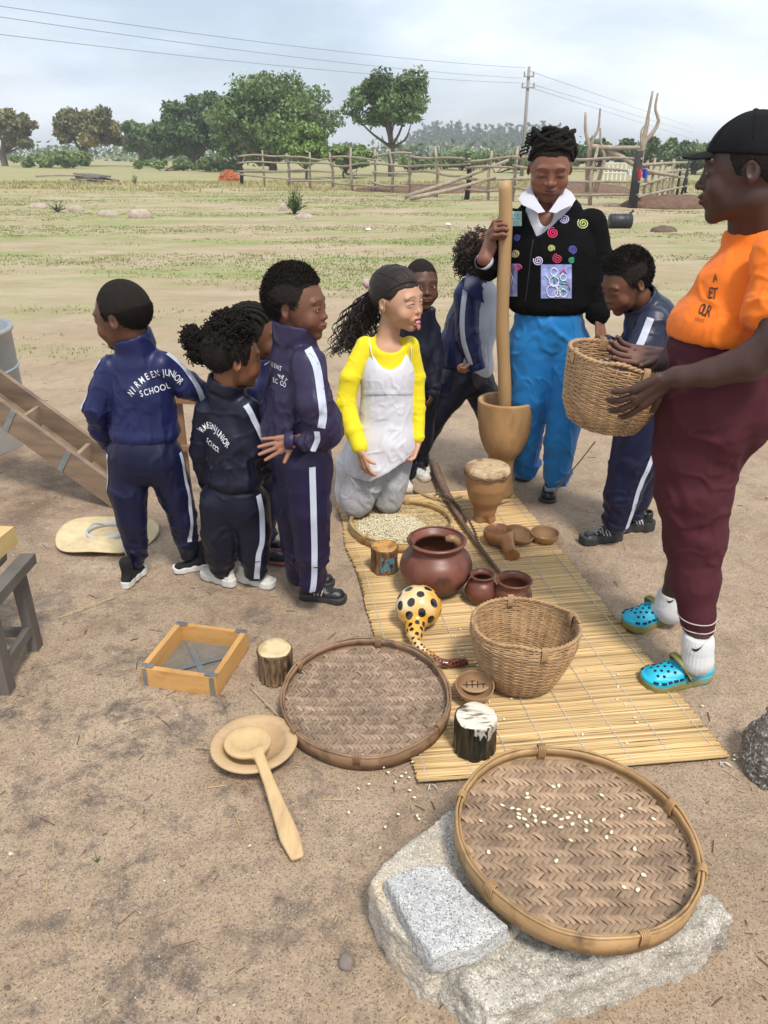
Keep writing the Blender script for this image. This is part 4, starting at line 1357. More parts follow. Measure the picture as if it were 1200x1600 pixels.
sub('carved_lines', mb, mat('dark_scratch', (.05, .03, .02), .9), g2)
mb = MB(); mb.lathe([(.0005, .036), (.045, .037), (.052, .041), (.05, .032)], G(740, 1080, MZ) + (0, 0, 0), 30); sub('lid', mb, mat('tan_gourd_lid', (.42, .28, .15), .6, .2, 20), g2)
def curl_gourd():
    c = G(779, 850, MZ) + (0, 0, .045)
    neck = spline([c + (.025, -.035, .0), G(797, 862, MZ + .03), G(806, 874, MZ + .018), G(800, 886, MZ + .016), G(790, 882, MZ + .018), G(786, 874, MZ + .02)], 22)
    def f(P):
        d = el(P, c, (.066, .075, .046), rotz(R(25)))
        for i in range(21): d = smin(d, rc(P, neck[i], neck[i + 1], *(np.interp([i, i + 1], [0, 6, 21], [.026, .019, .0125]))), .018 if i < 8 else .001)
        top = el(P, c + (-.004, .006, .040), (.050, .058, .034), rotz(R(25)))
        return smax(d, -top, .004)
    V, Q = surf(f, c - (.11, .15, .06), c + (.12, .12, .07), .0026); V = relax(V, Q, 1)
    q = V - c
    a = np.arctan2(q[:, 1], q[:, 0])
    ins = (np.hypot(q[:, 0], q[:, 1]) < .056) & (q[:, 2] > -.03)
    C = np.ones((len(V), 3)) * np.array((.33, .135, .045)); C[ins] = (.22, .095, .04)
    o = obj('gourd_ladle', V, [Q], mat('polished_gourd', (1, 1, 1), .3, .25, 16, .15, 50, .002, attr=True, col2=(.15, .06, .025), c2s=12, c2lo=.55, c2hi=.7), None, True, C)
    tag(o, 'polished brown gourd ladle with a curled neck beside the small drum', 'ladle')
curl_gourd()

# ---- sticks and bow
M_STICK = mat('stick_bark', (.17, .105, .07), .85, .3, 20, .5, 80, .003)
def stick(pts, r0, r1, label, name='stick', m=None, sides=8, n=24, knots=0):
    mb = MB(); P = spline([G(*p) for p in pts], n)
    rr = np.linspace(r0, r1, n) * (1 + .12 * np.sin(np.arange(n) * 2.1))
    mb.tube(P, rr, sides); return tag(sub(name, mb, m or M_STICK, None), label, 'stick')
bt = thing('musical_bow', 'dark wooden bow strung with twisted cord lying across the far part of the mat', 'bow', G(740, 830, MZ))
mb = MB(); P = spline([G(688, 755, .045), G(712, 800, .04), G(745, 848, .035), G(779, 893, .03)], 24); mb.tube(P, np.linspace(.011, .009, 24), 8); sub('stave', mb, M_STICK, bt)
mb = MB(); P = spline([G(692, 772, .05), G(716, 790, .06), G(738, 822, .05), G(752, 858, .045), G(776, 889, .035)], 120)
k = np.arange(120)
for q in (0, 3.14): mb.tube(P + np.stack([.0042 * np.cos(k * .9 + q), 0 * k, .0042 * np.sin(k * .9 + q)], -1), .0034, 5)
sub('cord', mb, mat('twisted_cord', (.10, .065, .045), .9, .3), bt)
for j in range(3):
    mb = MB(); a0 = G(688 + 6 * j, 768 + 8 * j, .05)
    th_ = np.linspace(0, 9, 40); mb.tube(a0 + np.stack([.022 * np.cos(th_ + j), .018 * np.sin(th_), .006 * np.sin(th_ * 1.3)], -1), .003, 5); sub('cord_loop', mb, bpy.data.materials['twisted_cord'], bt)
stick([(675, 722, .04), (690, 757, .045), (706, 790, .035), (722, 812, .03)], .019, .012, 'rough dark split stick, thickest of the bundle by the drum')
stick([(683, 726, .03), (702, 772, .03), (728, 815, .03)], .011, .008, 'thinner dark stick beside the rough split stick')
stick([(628, 748, .02), (655, 770, .02), (690, 782, .02), (722, 776, .02)], .009, .006, 'thin curved pale stick at the far end of the mat', m=mat('pale_stick', (.33, .22, .11), .8, .2))
stick([(768, 792, .02), (795, 783, .02)], .004, .002, 'short dark twig beside the foot of the mortar')

# ---- wooden bowl and spoon
M_BOWL = mat('pale_carved_wood', (.52, .36, .19), .65, .2, 9, .35, 60, .002, col2=(.33, .22, .12), c2s=9, c2lo=.45, c2hi=.72, stretch=(.5, 2, 1))
bo = G(399, 1182)
t = thing('wooden_bowl', 'shallow pale wooden bowl with wide flat rim lying on the sand', 'bowl', bo)
pr = [(.001, 0), (.05, 0), (.085, .02), (.118, .046), (.121, .052), (.116, .055), (.093, .055), (.088, .050), (.07, .028), (.04, .016), (.001, .014)]
mb = MB(); mb.lathe(pr, bo, 56, wob=lambda a, z: 1 + .015 * np.sin(2 * a + .5)); sub('body', mb, M_BOWL, t)
def spoon():
    hc = G(387, 1160, .068)
    e = G(466, 1343, .016)
    neckp = G(407, 1187, .064)
    ax = (e - neckp) / np.linalg.norm(e - neckp)
    side = np.cross(ax, (0, 0, 1.0)); side /= np.linalg.norm(side); upv = np.cross(side, ax)
    def f(P):
        tilt = np.stack([side, ax * np.array((1, 1, .2)), (0, 0, 1.0)], 1)
        d = el(P, hc, (.066, .063, .022))
        d = np.maximum(d, (P - hc)[:, 2] - .006)
        d = smax(d, -el(P, hc + (0, 0, .016), (.054, .051, .019)), .003)
        Ln = np.linalg.norm(e - neckp)
        q = P - neckp; s_ = q @ ax; tt = np.clip(s_ / Ln, 0, 1)
        wv = np.interp(tt, [0, .25, .8, 1], [.015, .015, .0255, .016]); hv = np.interp(tt, [0, 1], [.010, .007])
        qq = np.stack([(q @ side) / wv * .009, (q @ upv) / hv * .009, s_ - np.clip(s_, -.03, Ln - .01)], 1)
        dh = (np.sqrt((qq ** 4).sum(1) + 1e-16) ** .5 - .009) * .85
        return smin(d, dh, .008)
    lo = np.minimum(hc, e) - .09; hi = np.maximum(hc, e) + .09
    V, Q = surf(f, lo, hi, .003); V = relax(V, Q, 1)
    o = obj('wooden_spoon', V, [Q], mat('spoon_wood', (.55, .385, .19), .6, .18, 12, .3, 60, .002, col2=(.36, .23, .12), c2s=12, c2lo=.5, c2hi=.7, stretch=(2, .5, 1)))
    tag(o, 'large flat-handled wooden spoon resting in the wooden bowl', 'spoon')
    t = thing
spoon()

# ---- sieve box
def sieve():
    FL, FR, BR_, BL = G(222, 1070), G(339, 1091), G(391, 1011), G(283, 1000)
    c = (FL + FR + BR_ + BL) / 4
    ux = ((FR - FL) + (BR_ - BL)); lx = np.linalg.norm(ux) / 2; ux /= np.linalg.norm(ux)
    uy = np.cross((0, 0, 1.0), ux); ly = abs(((BL - FL) + (BR_ - FR)) @ uy) / 2
    M_ = np.stack([ux, uy, (0, 0, 1.0)], 1)
    H = .072; th_ = .019
    wd = mat('sieve_pine', (.56, .31, .105), .55, .14, 6, .2, 60, .002, col2=(.40, .20, .06), c2s=10, c2lo=.48, c2hi=.7, stretch=(1, .4, 3))
    mt = mat('galvanised', (.30, .33, .34), .45, .2, 20, .1, metal=.7)
    t = thing('sieve_box', 'square orange pine box sieve with wire mesh bottom on the sand', 'sieve', c)
    w, d = lx, ly
    def b_(name, cx, cy, cz, sx, sy, sz, m, rot=None, jit=.0015):
        mb = MB(); mb.box((0, 0, 0), (sx, sy, sz), rot, jit=jit)
        mb.V[0] = (mb.V[0] + np.array((cx, cy, cz))) @ M_.T + c
        o = sub(name, mb, m, t, False); return o
    for s_ in (-1, 1):
        b_('side_board', s_ * (w / 2 - th_ / 2), 0, H / 2 + .002, th_, d - .002, H, wd)
        b_('end_board', 0, s_ * (d / 2 - th_ / 2 + .001), H / 2 + .001, w - 2 * th_ - .001, th_, H - .003, wd)
    for sx in (-1, 1):
        for sy in (-1, 1):
            b_('corner_strap', sx * (w / 2 - .02), sy * (d / 2 - .012), H + .0035, .040, .018, .002, mt, jit=.0006)
            b_('corner_strap', sx * (w / 2 - .015), sy * (d / 2 + .0024), H * .5, .014, .0018, H * .98, mt, jit=.0004)
    b_('cross_strap', 0, .0, .0155, .018, d * .98, .002, mt, rotz(R(38)), 0)
    b_('cross_strap', .02, 0, .019, .018, d * .9, .002, mt, rotz(R(-52)), 0)
    mb = MB(); n1 = int((w - 2 * th_) / .0065)
    for i in range(n1 + 1):
        x = -w / 2 + th_ + i * .0065
        mb.box((x, 0, .011), (.0011, d - 2 * th_, .0016))
    for i in range(int((d - 2 * th_) / .0065) + 1):
        y = -d / 2 + th_ + i * .0065
        mb.box((0, y, .0128), (w - 2 * th_, .0011, .0016))
    for k in range(len(mb.V)): mb.V[k] = mb.V[k] @ M_.T + c
    o = sub('wire_mesh', mb, mat('wire_mesh', (.36, .34, .30), .6, .2, metal=.3), t, False, kind='stuff')
sieve()

# ---- stones
def sdpoly(P, poly):
    poly = np.asarray(poly); d = np.full(len(P), 1e9); s_ = np.ones(len(P))
    n = len(poly)
    for i in range(n):
        a, b = poly[i], poly[i - 1]
        e = b - a; w = P - a
        t_ = np.clip((w @ e) / (e @ e), 0, 1); q = w - t_[:, None] * e
        d = np.minimum(d, (q ** 2).sum(1))
        c1 = P[:, 1] >= a[1]; c2 = P[:, 1] < b[1]; c3 = e[0] * w[:, 1] > e[1] * w[:, 0]
        flip = (c1 & c2 & c3) | (~c1 & ~c2 & ~c3)
        s_ = np.where(flip, -s_, s_)
    return s_ * np.sqrt(d)
def granite(name, base, dark, spk, warm=None):
    m = mat(name, base, .85, .22, 7, .5, 90, .004, col2=warm, c2s=6, c2lo=.5, c2hi=.66)
    n, l = m.node_tree.nodes, m.node_tree.links
    b = n['Principled BSDF']; src = b.inputs['Base Color'].links[0].from_socket
    tcd = n.new('ShaderNodeTexCoord')
    v = n.new('ShaderNodeTexVoronoi'); v.inputs['Scale'].default_value = spk; l.new(tcd.outputs['Object'], v.inputs['Vector'])
    sp_ = n.new('ShaderNodeSeparateColor'); l.new(v.outputs['Color'], sp_.inputs[0])
    mr = n.new('ShaderNodeMapRange'); mr.inputs['From Min'].default_value = .62; mr.inputs['From Max'].default_value = .9; mr.inputs['To Max'].default_value = .85
    l.new(sp_.outputs[0], mr.inputs['Value'])
    mx = n.new('ShaderNodeMixRGB'); mx.inputs['Color2'].default_value = (*dark, 1); l.new(mr.outputs[0], mx.inputs['Fac']); l.new(src, mx.inputs['Color1'])
    mr2 = n.new('ShaderNodeMapRange'); mr2.inputs['From Min'].default_value = .75; mr2.inputs['From Max'].default_value = .95; mr2.inputs['To Max'].default_value = .6
    l.new(sp_.outputs[1], mr2.inputs['Value'])
    mx2 = n.new('ShaderNodeMixRGB'); mx2.inputs['Color2'].default_value = (.75, .73, .68, 1); l.new(mr2.outputs[0], mx2.inputs['Fac']); l.new(mx.outputs[0], mx2.inputs['Color1'])
    l.new(mx2.outputs[0], b.inputs['Base Color'])
    return m
def stone(poly_px, zt, z0, label, m, seed, rr=.012, amp=.008, h=.006, taper=.12, rough=.0025):
    poly = np.array([G(px, py, zt)[:2] for px, py in poly_px])
    cen = poly.mean(0)
    def f(P):
        k = 1 + taper * (zt - P[:, 2])
        q = (P[:, :2] - cen) / k[:, None] + cen
        d2 = sdpoly(q, poly) + rr
        dz = np.maximum(P[:, 2] - (zt - rr), (z0 + rr) - P[:, 2])
        w = np.stack([d2, dz], 1)
        d = np.sqrt((np.maximum(w, 0) ** 2).sum(1)) + np.minimum(w.max(1), 0) - rr
        d = d + amp * fbm(P * 11, 3, seed) + amp * .8 * np.clip(-(P[:, 2] - zt) * 12, 0, 1) * fbm(P * 24, 2, seed + 9)
        return d + rough * vnoise(P * 70, seed + 4) + rough * .7 * vnoise(P * 150, seed + 5)
    lo = np.array([*(poly.min(0) - .06), z0 - .02]); hi = np.array([*(poly.max(0) + .06), zt + .03])
    V, Q = surf(f, lo, hi, h)
    o = obj('granite_block', V, [Q], m); tag(o, label, 'stone'); return o
GRW = granite('weathered_granite', (.47, .42, .34), (.24, .20, .155), 330, (.50, .38, .23))
GRG = granite('fresh_grey_granite', (.43, .43, .42), (.13, .13, .13), 380)
GRL = granite('lichen_granite', (.43, .395, .33), (.20, .17, .14), 330, (.20, .175, .145))
stone([(576, 1375), (615, 1335), (705, 1262), (800, 1285), (850, 1400), (795, 1462), (668, 1498), (612, 1448)], .125, -.05, 'yellowish weathered granite block under the left side of the nearest basket', GRW, 3, .009, .010, .0055, .22, .0035)
stone([(602, 1370), (655, 1352), (697, 1352), (735, 1395), (797, 1446), (740, 1478), (676, 1492), (640, 1445)], .168, .112, 'pale grey freshly broken granite slab lying on the yellowish block', GRG, 5, .005, .004, .004, .3, .0022)
stone([(690, 1500), (765, 1590), (862, 1550), (985, 1502), (1100, 1460), (1136, 1428), (1108, 1398), (960, 1360), (800, 1380), (735, 1445)], .100, -.06, 'long low granite block under the right side of the nearest basket', GRL, 8, .010, .018, .006, .30, .0045)
def rocks():
    c = G(1192, 1200)
    def f(P): return el(P, c + (.03, 0, .05), (.095, .11, .12)) + .03 * fbm(P * 12, 3, 2) + .006 * vnoise(P * 60, 5)
    V, Q = surf(f, c - (.13, .15, .08), c + (.18, .15, .2), .005)
    tag(obj('rough_rock', V, [Q], granite('dark_rock', (.17, .145, .12), (.05, .045, .04), 170, (.09, .08, .07))), 'dark rough rock cut off by the right edge of the picture', 'stone')
    c = G(540, 1508)
    def f2(P): return el(P, c + (0, 0, .008), (.016, .017, .013)) + .003 * vnoise(P * 60, 5)
    V, Q = surf(f2, c - .03, c + .03, .0018)
    tag(obj('pebble', V, [Q], mat('grey_pebble', (.20, .165, .14), .8, .2, 40)), 'single round grey pebble on the bare sand left of the stone blocks', 'pebble')
rocks()
def gravel():
    r = np.random.default_rng(2); mb = MB()
    ico = np.array([(1, 0, 0), (-1, 0, 0), (0, 1, 0), (0, -1, 0), (0, 0, 1), (0, 0, -1)], float)
    T = [(0, 2, 4), (2, 1, 4), (1, 3, 4), (3, 0, 4), (2, 0, 5), (1, 2, 5), (3, 1, 5), (0, 3, 5)]
    for k in range(5200):
        y = .75 + 4.0 * r.random() ** 1.3; x = (r.random() - .5) * 2 * (.62 * y + .35)
        s_ = .0013 + .0022 * r.random() ** 4 + (.006 * r.random() if r.random() < .03 else 0)
        z = float(ground_height(np.array([x]), np.array([y]))[0]) + s_ * .2
        V = ico * s_ * (1 + .3 * r.normal(size=(6, 3))) @ rotz(r.random() * 6).T
        tt = r.random()
        c = (.14, .10, .08) if tt < .4 else ((.36, .26, .19) if tt < .85 else (.55, .5, .43))
        mb.add(V + (x, y, z), T=T, col=c)
    o = mb.build('gravel', mat('gravel', (1, 1, 1), .9, 0, bump=0, attr=True), None, False)
    tag(o, 'fine loose grit scattered over the bare sand', 'gravel', kind='stuff')
    mb = MB()                                   # straw bits and crumbs of bark
    for k in range(950):
        y = .9 + 5.5 * r.random() ** 1.1; x = (r.random() - .5) * 2 * (.62 * y + .2)
        a = r.random() * 6.28; L_ = .006 + .022 * r.random() ** 2
        z = float(ground_height(np.array([x]), np.array([y]))[0]) + .003
        d = np.array((math.cos(a), math.sin(a), 0)) * L_
        p = np.array((x, y, z))
        c = (.45, .34, .17) if r.random() < .55 else (.10, .07, .05)
        mb.tube([p - d, p + (0, 0, .002), p + d + (0, 0, .001)], .0009 + .0007 * r.random(), 4, c, caps=False)
    tag(mb.build('straw_litter', mat('straw_litter', (1, 1, 1), .9, 0, bump=0, attr=True), None, False), 'bits of straw and bark strewn over the bare sand', 'litter', kind='stuff')
gravel()
M_STRAW = mat('straw', (.50, .38, .18), .8, .1)
for pts, lab in (([(391, 1075, .008), (420, 1102, .016), (447, 1132, .01)], 'pale straw running from the bark cup towards the wooden bowl'),
                 ([(92, 965, .008), (135, 948, .015), (182, 932, .01)], 'long pale straw on the sand below the left boy')):
    mb = MB(); mb.tube(spline([G(*p) for p in pts], 12), .0017, 5); tag(sub('straw', mb, M_STRAW, None), lab, 'straw')
mb = MB(); p = G(152, 1347)
for k in range(6): mb.tube([p, p + (.008 * math.cos(k * 2.1), .008 * math.sin(k * 2.1), .018), p + (.02 * math.cos(k * 2.1), .02 * math.sin(k * 2.1), .022)], [.0015, .0013, .0004], 4)
tag(sub('sprout', mb, mat('sprout_green', (.12, .20, .04), .7), None), 'tiny green sprout in the bare sand on the left', 'plant')
t = thing('dry_stem', 'thin dry forked stem hanging below the held basket', 'stem', W(880, 752, 2.35))
mb = MB(); mb.tube(spline([W(930, 690, 2.2), W(905, 722, 2.22), W(880, 752, 2.3), W(866, 772, 2.35)], 14), [.0022] * 14, 5); sub('stalk', mb, M_STICK, t)
mb = MB(); mb.tube([W(885, 740, 2.26), W(892, 745, 2.27)], .0015, 4); mb.tube([W(881, 748, 2.3), W(868, 755, 2.3)], .0015, 4); sub('side_shoot', mb, M_STICK, t)

# ---- straw hat
def hat():
    c = G(168, 838, .01)
    st = mat('hat_straw', (.60, .48, .28), .8, .15, 30, .3, 200, .001)
    t = thing('straw_hat', 'wide cream straw hat lying upside down on the sand behind the left boy', 'hat', c)
    prof = [(.082 + .005 * i, .030 - .0006 * i + .0016 * math.cos(i * math.pi)) for i in range(27)]
    prof += [(.214, .010)] + [(.082 + .005 * i, .024 - .0006 * i) for i in range(26, -1, -1)]
    mb = MB(); mb.lathe(prof, c, 72, roty(R(2)), close=True, wob=lambda a, z: 1 + .03 * np.sin(2 * a + 1) + .015 * np.sin(5 * a), sy=.92)
    mb.V[0][:, 2] += .012 * np.sin(np.arctan2(mb.V[0][:, 1] - c[1], mb.V[0][:, 0] - c[0]) * 3)
    sub('brim', mb, st, t)
    prof = [(.001, .006), *[(.006 + .005 * i, .006 + .0014 * (i % 2)) for i in range(1, 14)], (.082, .014), (.084, .030)]
    mb = MB(); mb.lathe(prof, c, 60, sy=.92); sub('crown', mb, st, t)
    mb = MB(); mb.lathe([(.080, .012), (.0865, .012), (.088, .037), (.081, .038)], c, 60, close=True, sy=.92); sub('band', mb, mat('hat_band', (.50, .52, .55), .7, .1), t)
hat()

# ---- drum tank, wooden trough, bench, trestle (left edge)
def left_things():
    zz = 1.06
    e = W(13, 560, 4.3); r_ = .40
    c = np.array((e[0] - r_ * .985, 4.3, 0))
    g = mat('galvanised_tank', (.30, .33, .36), .5, .18, 5, .1, 30, metal=.35, col2=(.38, .36, .33), c2s=4)
    ztop = W(5, 528, 4.1)[2]
    t = thing('metal_tank', 'grey metal water tank cut off by the left edge behind the wooden trough', 'tank', c)
    mb = MB(); mb.lathe([(r_, 0), (r_, ztop - .03), (r_ + .012, ztop - .02), (r_ + .012, ztop), (r_ - .01, ztop), (r_ - .015, .02)], c, 64); sub('wall', mb, g, t)
    for z in (ztop * .33, ztop * .66):
        mb = MB(); a = np.linspace(0, 6.283, 64); mb.tube(np.stack([(r_ + .002) * np.cos(a), (r_ + .002) * np.sin(a), 0 * a + z], -1) + c, .008, 6, caps=False); sub('ridge', mb, g, t)
    # trough
    wm = mat('grey_trough_wood', (.235, .16, .105), .8, .22, 8, .4, 40, .003, col2=(.14, .10, .075), c2s=7, c2lo=.45, c2hi=.7, stretch=(.3, 1, 2))
    t = thing('wooden_trough', 'long slanting wooden trough with cross blocks, leaning from the tank to the ground', 'trough', G(172, 795))
    def board(name, a, b, h, w, m=wm, lab=None):
        a = np.asarray(a); b = np.asarray(b)
        x = (b - a); Ln = np.linalg.norm(x); x /= Ln
        yv = np.cross((0, 0, 1.0), x); yv /= np.linalg.norm(yv); z = np.cross(x, yv)
        M_ = np.stack([x, yv, z], 1); mb = MB(); mb.box((a + b) / 2, (Ln, w, h), M_, jit=.0015)
        return sub(name, mb, m, t, False)
    nb0, nb1 = W(-60, 600, 3.55), W(192, 783, 3.36)
    fb0, fb1 = nb0 + (0, .20, .02), nb1 + (0, .20, .02)
    board('side_board', nb0, nb1, .125, .024); board('side_board', fb0, fb1, .125, .024)
    dn = (nb1 - nb0); 
    board('bottom_board', nb0 + (0, .10, -.055), nb1 + (0, .10, -.055), .018, .175)
    for u in (.10, .38, .71, .97):
        p = nb0 + dn * u
        q = p + (0, .012, .01); board('cross_block', q + (0, .001, 0), q + (0, .186, 0), .09, .022, mat('block_wood', (.30, .21, .14), .8, .2) if 'block_wood' not in bpy.data.materials else bpy.data.materials['block_wood'])
    mt = bpy.data.materials['galvanised']
    x = dn / np.linalg.norm(dn)
    for u in (.305, .645):
        p = nb0 + dn * u; mb = MB(); yv = np.cross((0, 0, 1.0), x); yv /= np.linalg.norm(yv)
        mb.box(p - yv * .0145, (.028, .003, .128), np.stack([x, yv, np.cross(x, yv)], 1)); sub('metal_strap', mb, mt, t, False)
    # bench
    bm = mat('grey_bench_wood', (.12, .105, .09), .75, .25, 8, .4, 50, .003, stretch=(1, 1, .3))
    f1, f2 = G(56, 1012), G(12, 1080)
    t = thing('rough_bench', 'rough dark wooden bench with splayed legs cut off by the left edge', 'bench', f1)
    H = .30
    t1, t2 = W(27, 893, f1[1] - .02), W(-12, 975, f2[1] - .0)
    H = t1[2]; t2[2] = H
    def beam(name, a, b, w, d, m=bm, up=(0, 1, 0)):
        M_ = frame(a, b, up); mb = MB(); mb.box((np.asarray(a) + np.asarray(b)) / 2, (w, d, np.linalg.norm(np.asarray(b) - a)), M_, jit=.002); return sub(name, mb, m, t, False)
    beam('leg', f1, t1, .035, .045); beam('leg', f2, t2, .035, .045)
    beam('leg', f1 + (-.62, 0, 0), t1 + (-.5, 0, 0), .035, .045)
    m1 = f1 * .72 + t1 * .28; m2 = f2 * .72 + t2 * .28
    beam('stretcher', m1 + (0, -.024, 0), m2 + (0, .024, 0), .022, .034, bm, (0, 0, 1)); beam('stretcher', m1 + (-.02, 0, -.02), m1 + (-.5, 0, -.02), .03, .022)
    dd = (t2 - t1); 
    beam('top_rail', t1 + (.015, .06, .018), t2 + (.005, -.15, .018), .05, .035, bm, (0, 0, 1))
    mb = MB(); mb.box((t1[0] - .30, t1[1] - .13, H + .03), (.50, .36, .022), jit=.002); sub('top_board', mb, bm, t, False)
    c = np.array((W(6, 880, t1[1] - .05)[0] - .165, t1[1] - .02, H + .075))
    mb = MB(); mb.box(c, (.24, .30, .065), rotz(R(-6)), jit=.002)
    tag(sub('wood_block', mb, mat('fresh_yellow_pine', (.58, .41, .17), .6, .12, 8, .2, stretch=(1, .3, 1)), None, False), 'fresh yellow pine block lying on the rough bench at the left edge', 'wood block')
    # trestle piece seen between the two left children
    t = thing('wooden_trestle', 'small brown wooden trestle between the left boy and the puff-haired girl', 'trestle', G(300, 775))
    tm = mat('brown_trestle_wood', (.24, .125, .065), .7, .2, 8, .3)
    Yt = 3.45
    beam('leg', W(292, 765, Yt), W(276, 622, Yt), .045, .03, tm); beam('leg', W(330, 765, Yt), W(345, 622, Yt), .045, .03, tm)
    beam('crossbar', W(268, 622, Yt - .03), W(352, 628, Yt - .03), .05, .03, tm, (0, 0, 1))
    beam('crossbar', W(282, 700, Yt - .03), W(338, 702, Yt - .03), .035, .025, tm, (0, 0, 1))
left_things()
# ============================================================ PEOPLE: builders
def facing(yaw, pitch=0, roll=0):
    """columns: figure's side axis, back axis, up axis; it looks along -second column.
    yaw 0 looks to the camera side (-Y), +90 looks to +X"""
    return rotz(R(yaw)) @ rotx(R(pitch)) @ roty(R(roll))
def pj(s):
    """(px, py, Y, radius in photograph pixels) -> point, radius in metres"""
    p = W(s[0], s[1], s[2]); return p, s[3] / PXM(p)
def chain_sdf(st, back=None, k=.02):
    pts = [pj(s) for s in st]; sq = [s[4] if len(s) > 4 else 1.0 for s in st]
    def f(P):
        d = None
        if len(pts) == 1:
            return rc(P, pts[0][0], pts[0][0] + (0, 0, .001), pts[0][1], pts[0][1], back, sq[0])
        for i in range(len(pts) - 1):
            (a, ra), (b, rb) = pts[i], pts[i + 1]
            w = back if (sq[i] != 1 or sq[i + 1] != 1) else None
            q = rc(P, a, b, ra, rb, w, (sq[i] + sq[i + 1]) / 2)
            d = q if d is None else smin(d, q, k)
        return d
    return f, pts
def bounds(*ptl, pad=.03):
    lo = np.full(3, 1e9); hi = np.full(3, -1e9)
    for pts in ptl:
        for p, r_ in pts:
            lo = np.minimum(lo, p - r_ - pad); hi = np.maximum(hi, p + r_ + pad)
    return lo, hi
def wrinkle(V, N_, zones, base=.0035, bs=11, seed=0):
    d = base * 1.0 * fbm(V * 8, 2, seed + 60)
    q = V * np.array((12, 12, 7.5)) + .9 * vnoise(V * 5, seed + 3)[:, None] + .35 * vnoise(V * 17, seed + 4)[:, None]
    n = vnoise(q, seed + 61)
    d = d + base * .95 * (np.exp(-(n / .11) ** 2) - .25)
    rz = np.random.default_rng(seed + 11)
    for (c, ax, rad, amp, fa, fp) in zones:
        c = np.asarray(c); ax = np.asarray(ax, float); ax = ax / (np.linalg.norm(ax) + 1e-9)
        ax = ax + rz.normal(0, .28, 3); ax /= np.linalg.norm(ax)
        q = V - c
        w = np.exp(-(q ** 2).sum(1) / (rad * 1.15) ** 2)
        m = w > .02
        if not m.any(): continue
        qm = q[m]; par = qm @ ax
        per = qm - par[:, None] * ax
        wv = .9 * vnoise(qm * 9, seed + 7) + .4 * vnoise(qm * 22, seed + 17)
        X = per * fp + ax * ((par * fa * .62 + wv))[:, None]
        n = vnoise(X + seed * 3.1, seed + 8)
        d[m] += w[m] * amp * (.35 * n + 1.0 * np.exp(-(n / .15) ** 2) - .35)
    return V + N_ * d[:, None]
def cloth(name, f, lo, hi, m, parent, h=.0065, zones=(), base=.003, seed=0, bs=11, smooth_it=1, post=None, cols=None):
    V, Q = surf(f, lo, hi, h)
    V = relax(V, Q, smooth_it)
    V = wrinkle(V, vnormals(V, Q), zones, base, bs, seed)
    V[:, 2] = np.maximum(V[:, 2], .004)
    C = cols(V) if cols else None
    o = obj(name, V, [Q], m, parent, True, C)
    return o, BVHTree.FromPolygons(V.tolist(), Q.tolist())
def ribbon(name, bvh, line, out, width, m, parent, off=.0022, n=40, label=None):
    """flat tape laid on a garment along a line of points, seen from direction out"""
    P = spline(line, n); out = np.asarray(out, float)
    if out.ndim == 1: out = np.repeat(out[None], n, 0)
    else: out = spline(out, n)
    out = out / np.linalg.norm(out, axis=1)[:, None]
    T = np.gradient(P, axis=0); rows = []
    for i in range(n):
        s_ = np.cross(T[i], out[i]); s_ /= np.linalg.norm(s_) + 1e-9
        row = []
        for u in np.linspace(-.5, .5, 6):
            o = P[i] + s_ * width * u + out[i] * .45
            hit = bvh.ray_cast(Vector(o), Vector(-out[i]), .9)
            row.append(None if hit[0] is None else np.array(hit[0]) + out[i] * off)
        rows.append(row)
    rows = [r_ for r_ in rows if all(q is not None for q in r_)]
    if len(rows) < 3: return None
    G_ = np.array(rows)
    G2 = G_.copy(); G2[1:-1] = (G_[:-2] + G_[1:-1] * 2 + G_[2:]) / 4
    G2 = np.maximum(G2 @ np.zeros((3, 3)), 0) + G2
    mb = MB(); mb.grid(G2 + out.mean(0) * .0006)
    o = mb.build(name, m, parent)
    if label: o['label'] = label
    return o
def hitpx(bvh, px, py):
    d = ray(px, py)
    return bvh.ray_cast(Vector((0, 0, CAMH)), Vector(d / np.linalg.norm(d)), 30)
_fontcache = {}
def glyph(ch):
    if ch in _fontcache: return _fontcache[ch]
    cu = bpy.data.curves.new('glyph', 'FONT'); cu.body = ch; cu.size = 1; cu.resolution_u = 3; cu.offset = .008; cu.align_x = 'CENTER'
    o = bpy.data.objects.new('glyph', cu); COL.objects.link(o)
    bpy.context.view_layer.update()
    me = bpy.data.meshes.new_from_object(o)
    V = np.array([v.co[:] for v in me.vertices]).reshape(-1, 3); T = [list(p.vertices) for p in me.polygons]
    COL.objects.unlink(o); bpy.data.objects.remove(o); bpy.data.meshes.remove(me)
    _fontcache[ch] = (V, T); return V, T
def lettering(name, bvh, items, right, up, m, parent, label=None, off=.003):
    """items: (character, centre point in the world, size, rotation in degrees)"""
    right = np.asarray(right, float) / np.linalg.norm(right); up = np.asarray(up, float); up = up - right * (up @ right); up /= np.linalg.norm(up)
    nrm = np.cross(right, up)
    mb = MB(); k = 0
    for ch, c, size, rot in items:
        V, T = glyph(ch)
        if not len(V): continue
        ca, sa = math.cos(R(rot)), math.sin(R(rot))
        out = []
        for v in V:
            vx = v[0] * .64; x = (vx * ca - (v[1] - .35) * sa) * size; y = (vx * sa + (v[1] - .35) * ca) * size
            p = c + right * x + up * y
            hit = bvh.ray_cast(Vector(p + nrm * .4), Vector(-nrm), .8) if bvh else (None,)
            out.append(p if hit[0] is None else np.array(hit[0]) + nrm * off)
        mb.V.append(np.array(out)); mb.C.append(np.ones((len(out), 3)))
        for t_ in T:
            for q in range(1, len(t_) - 1): mb.T.append(np.array([(t_[0], t_[q], t_[q + 1])]) + mb.n)
        mb.n += len(out)
    o = mb.build(name, m, parent, False)
    if label: o['label'] = label
    return o

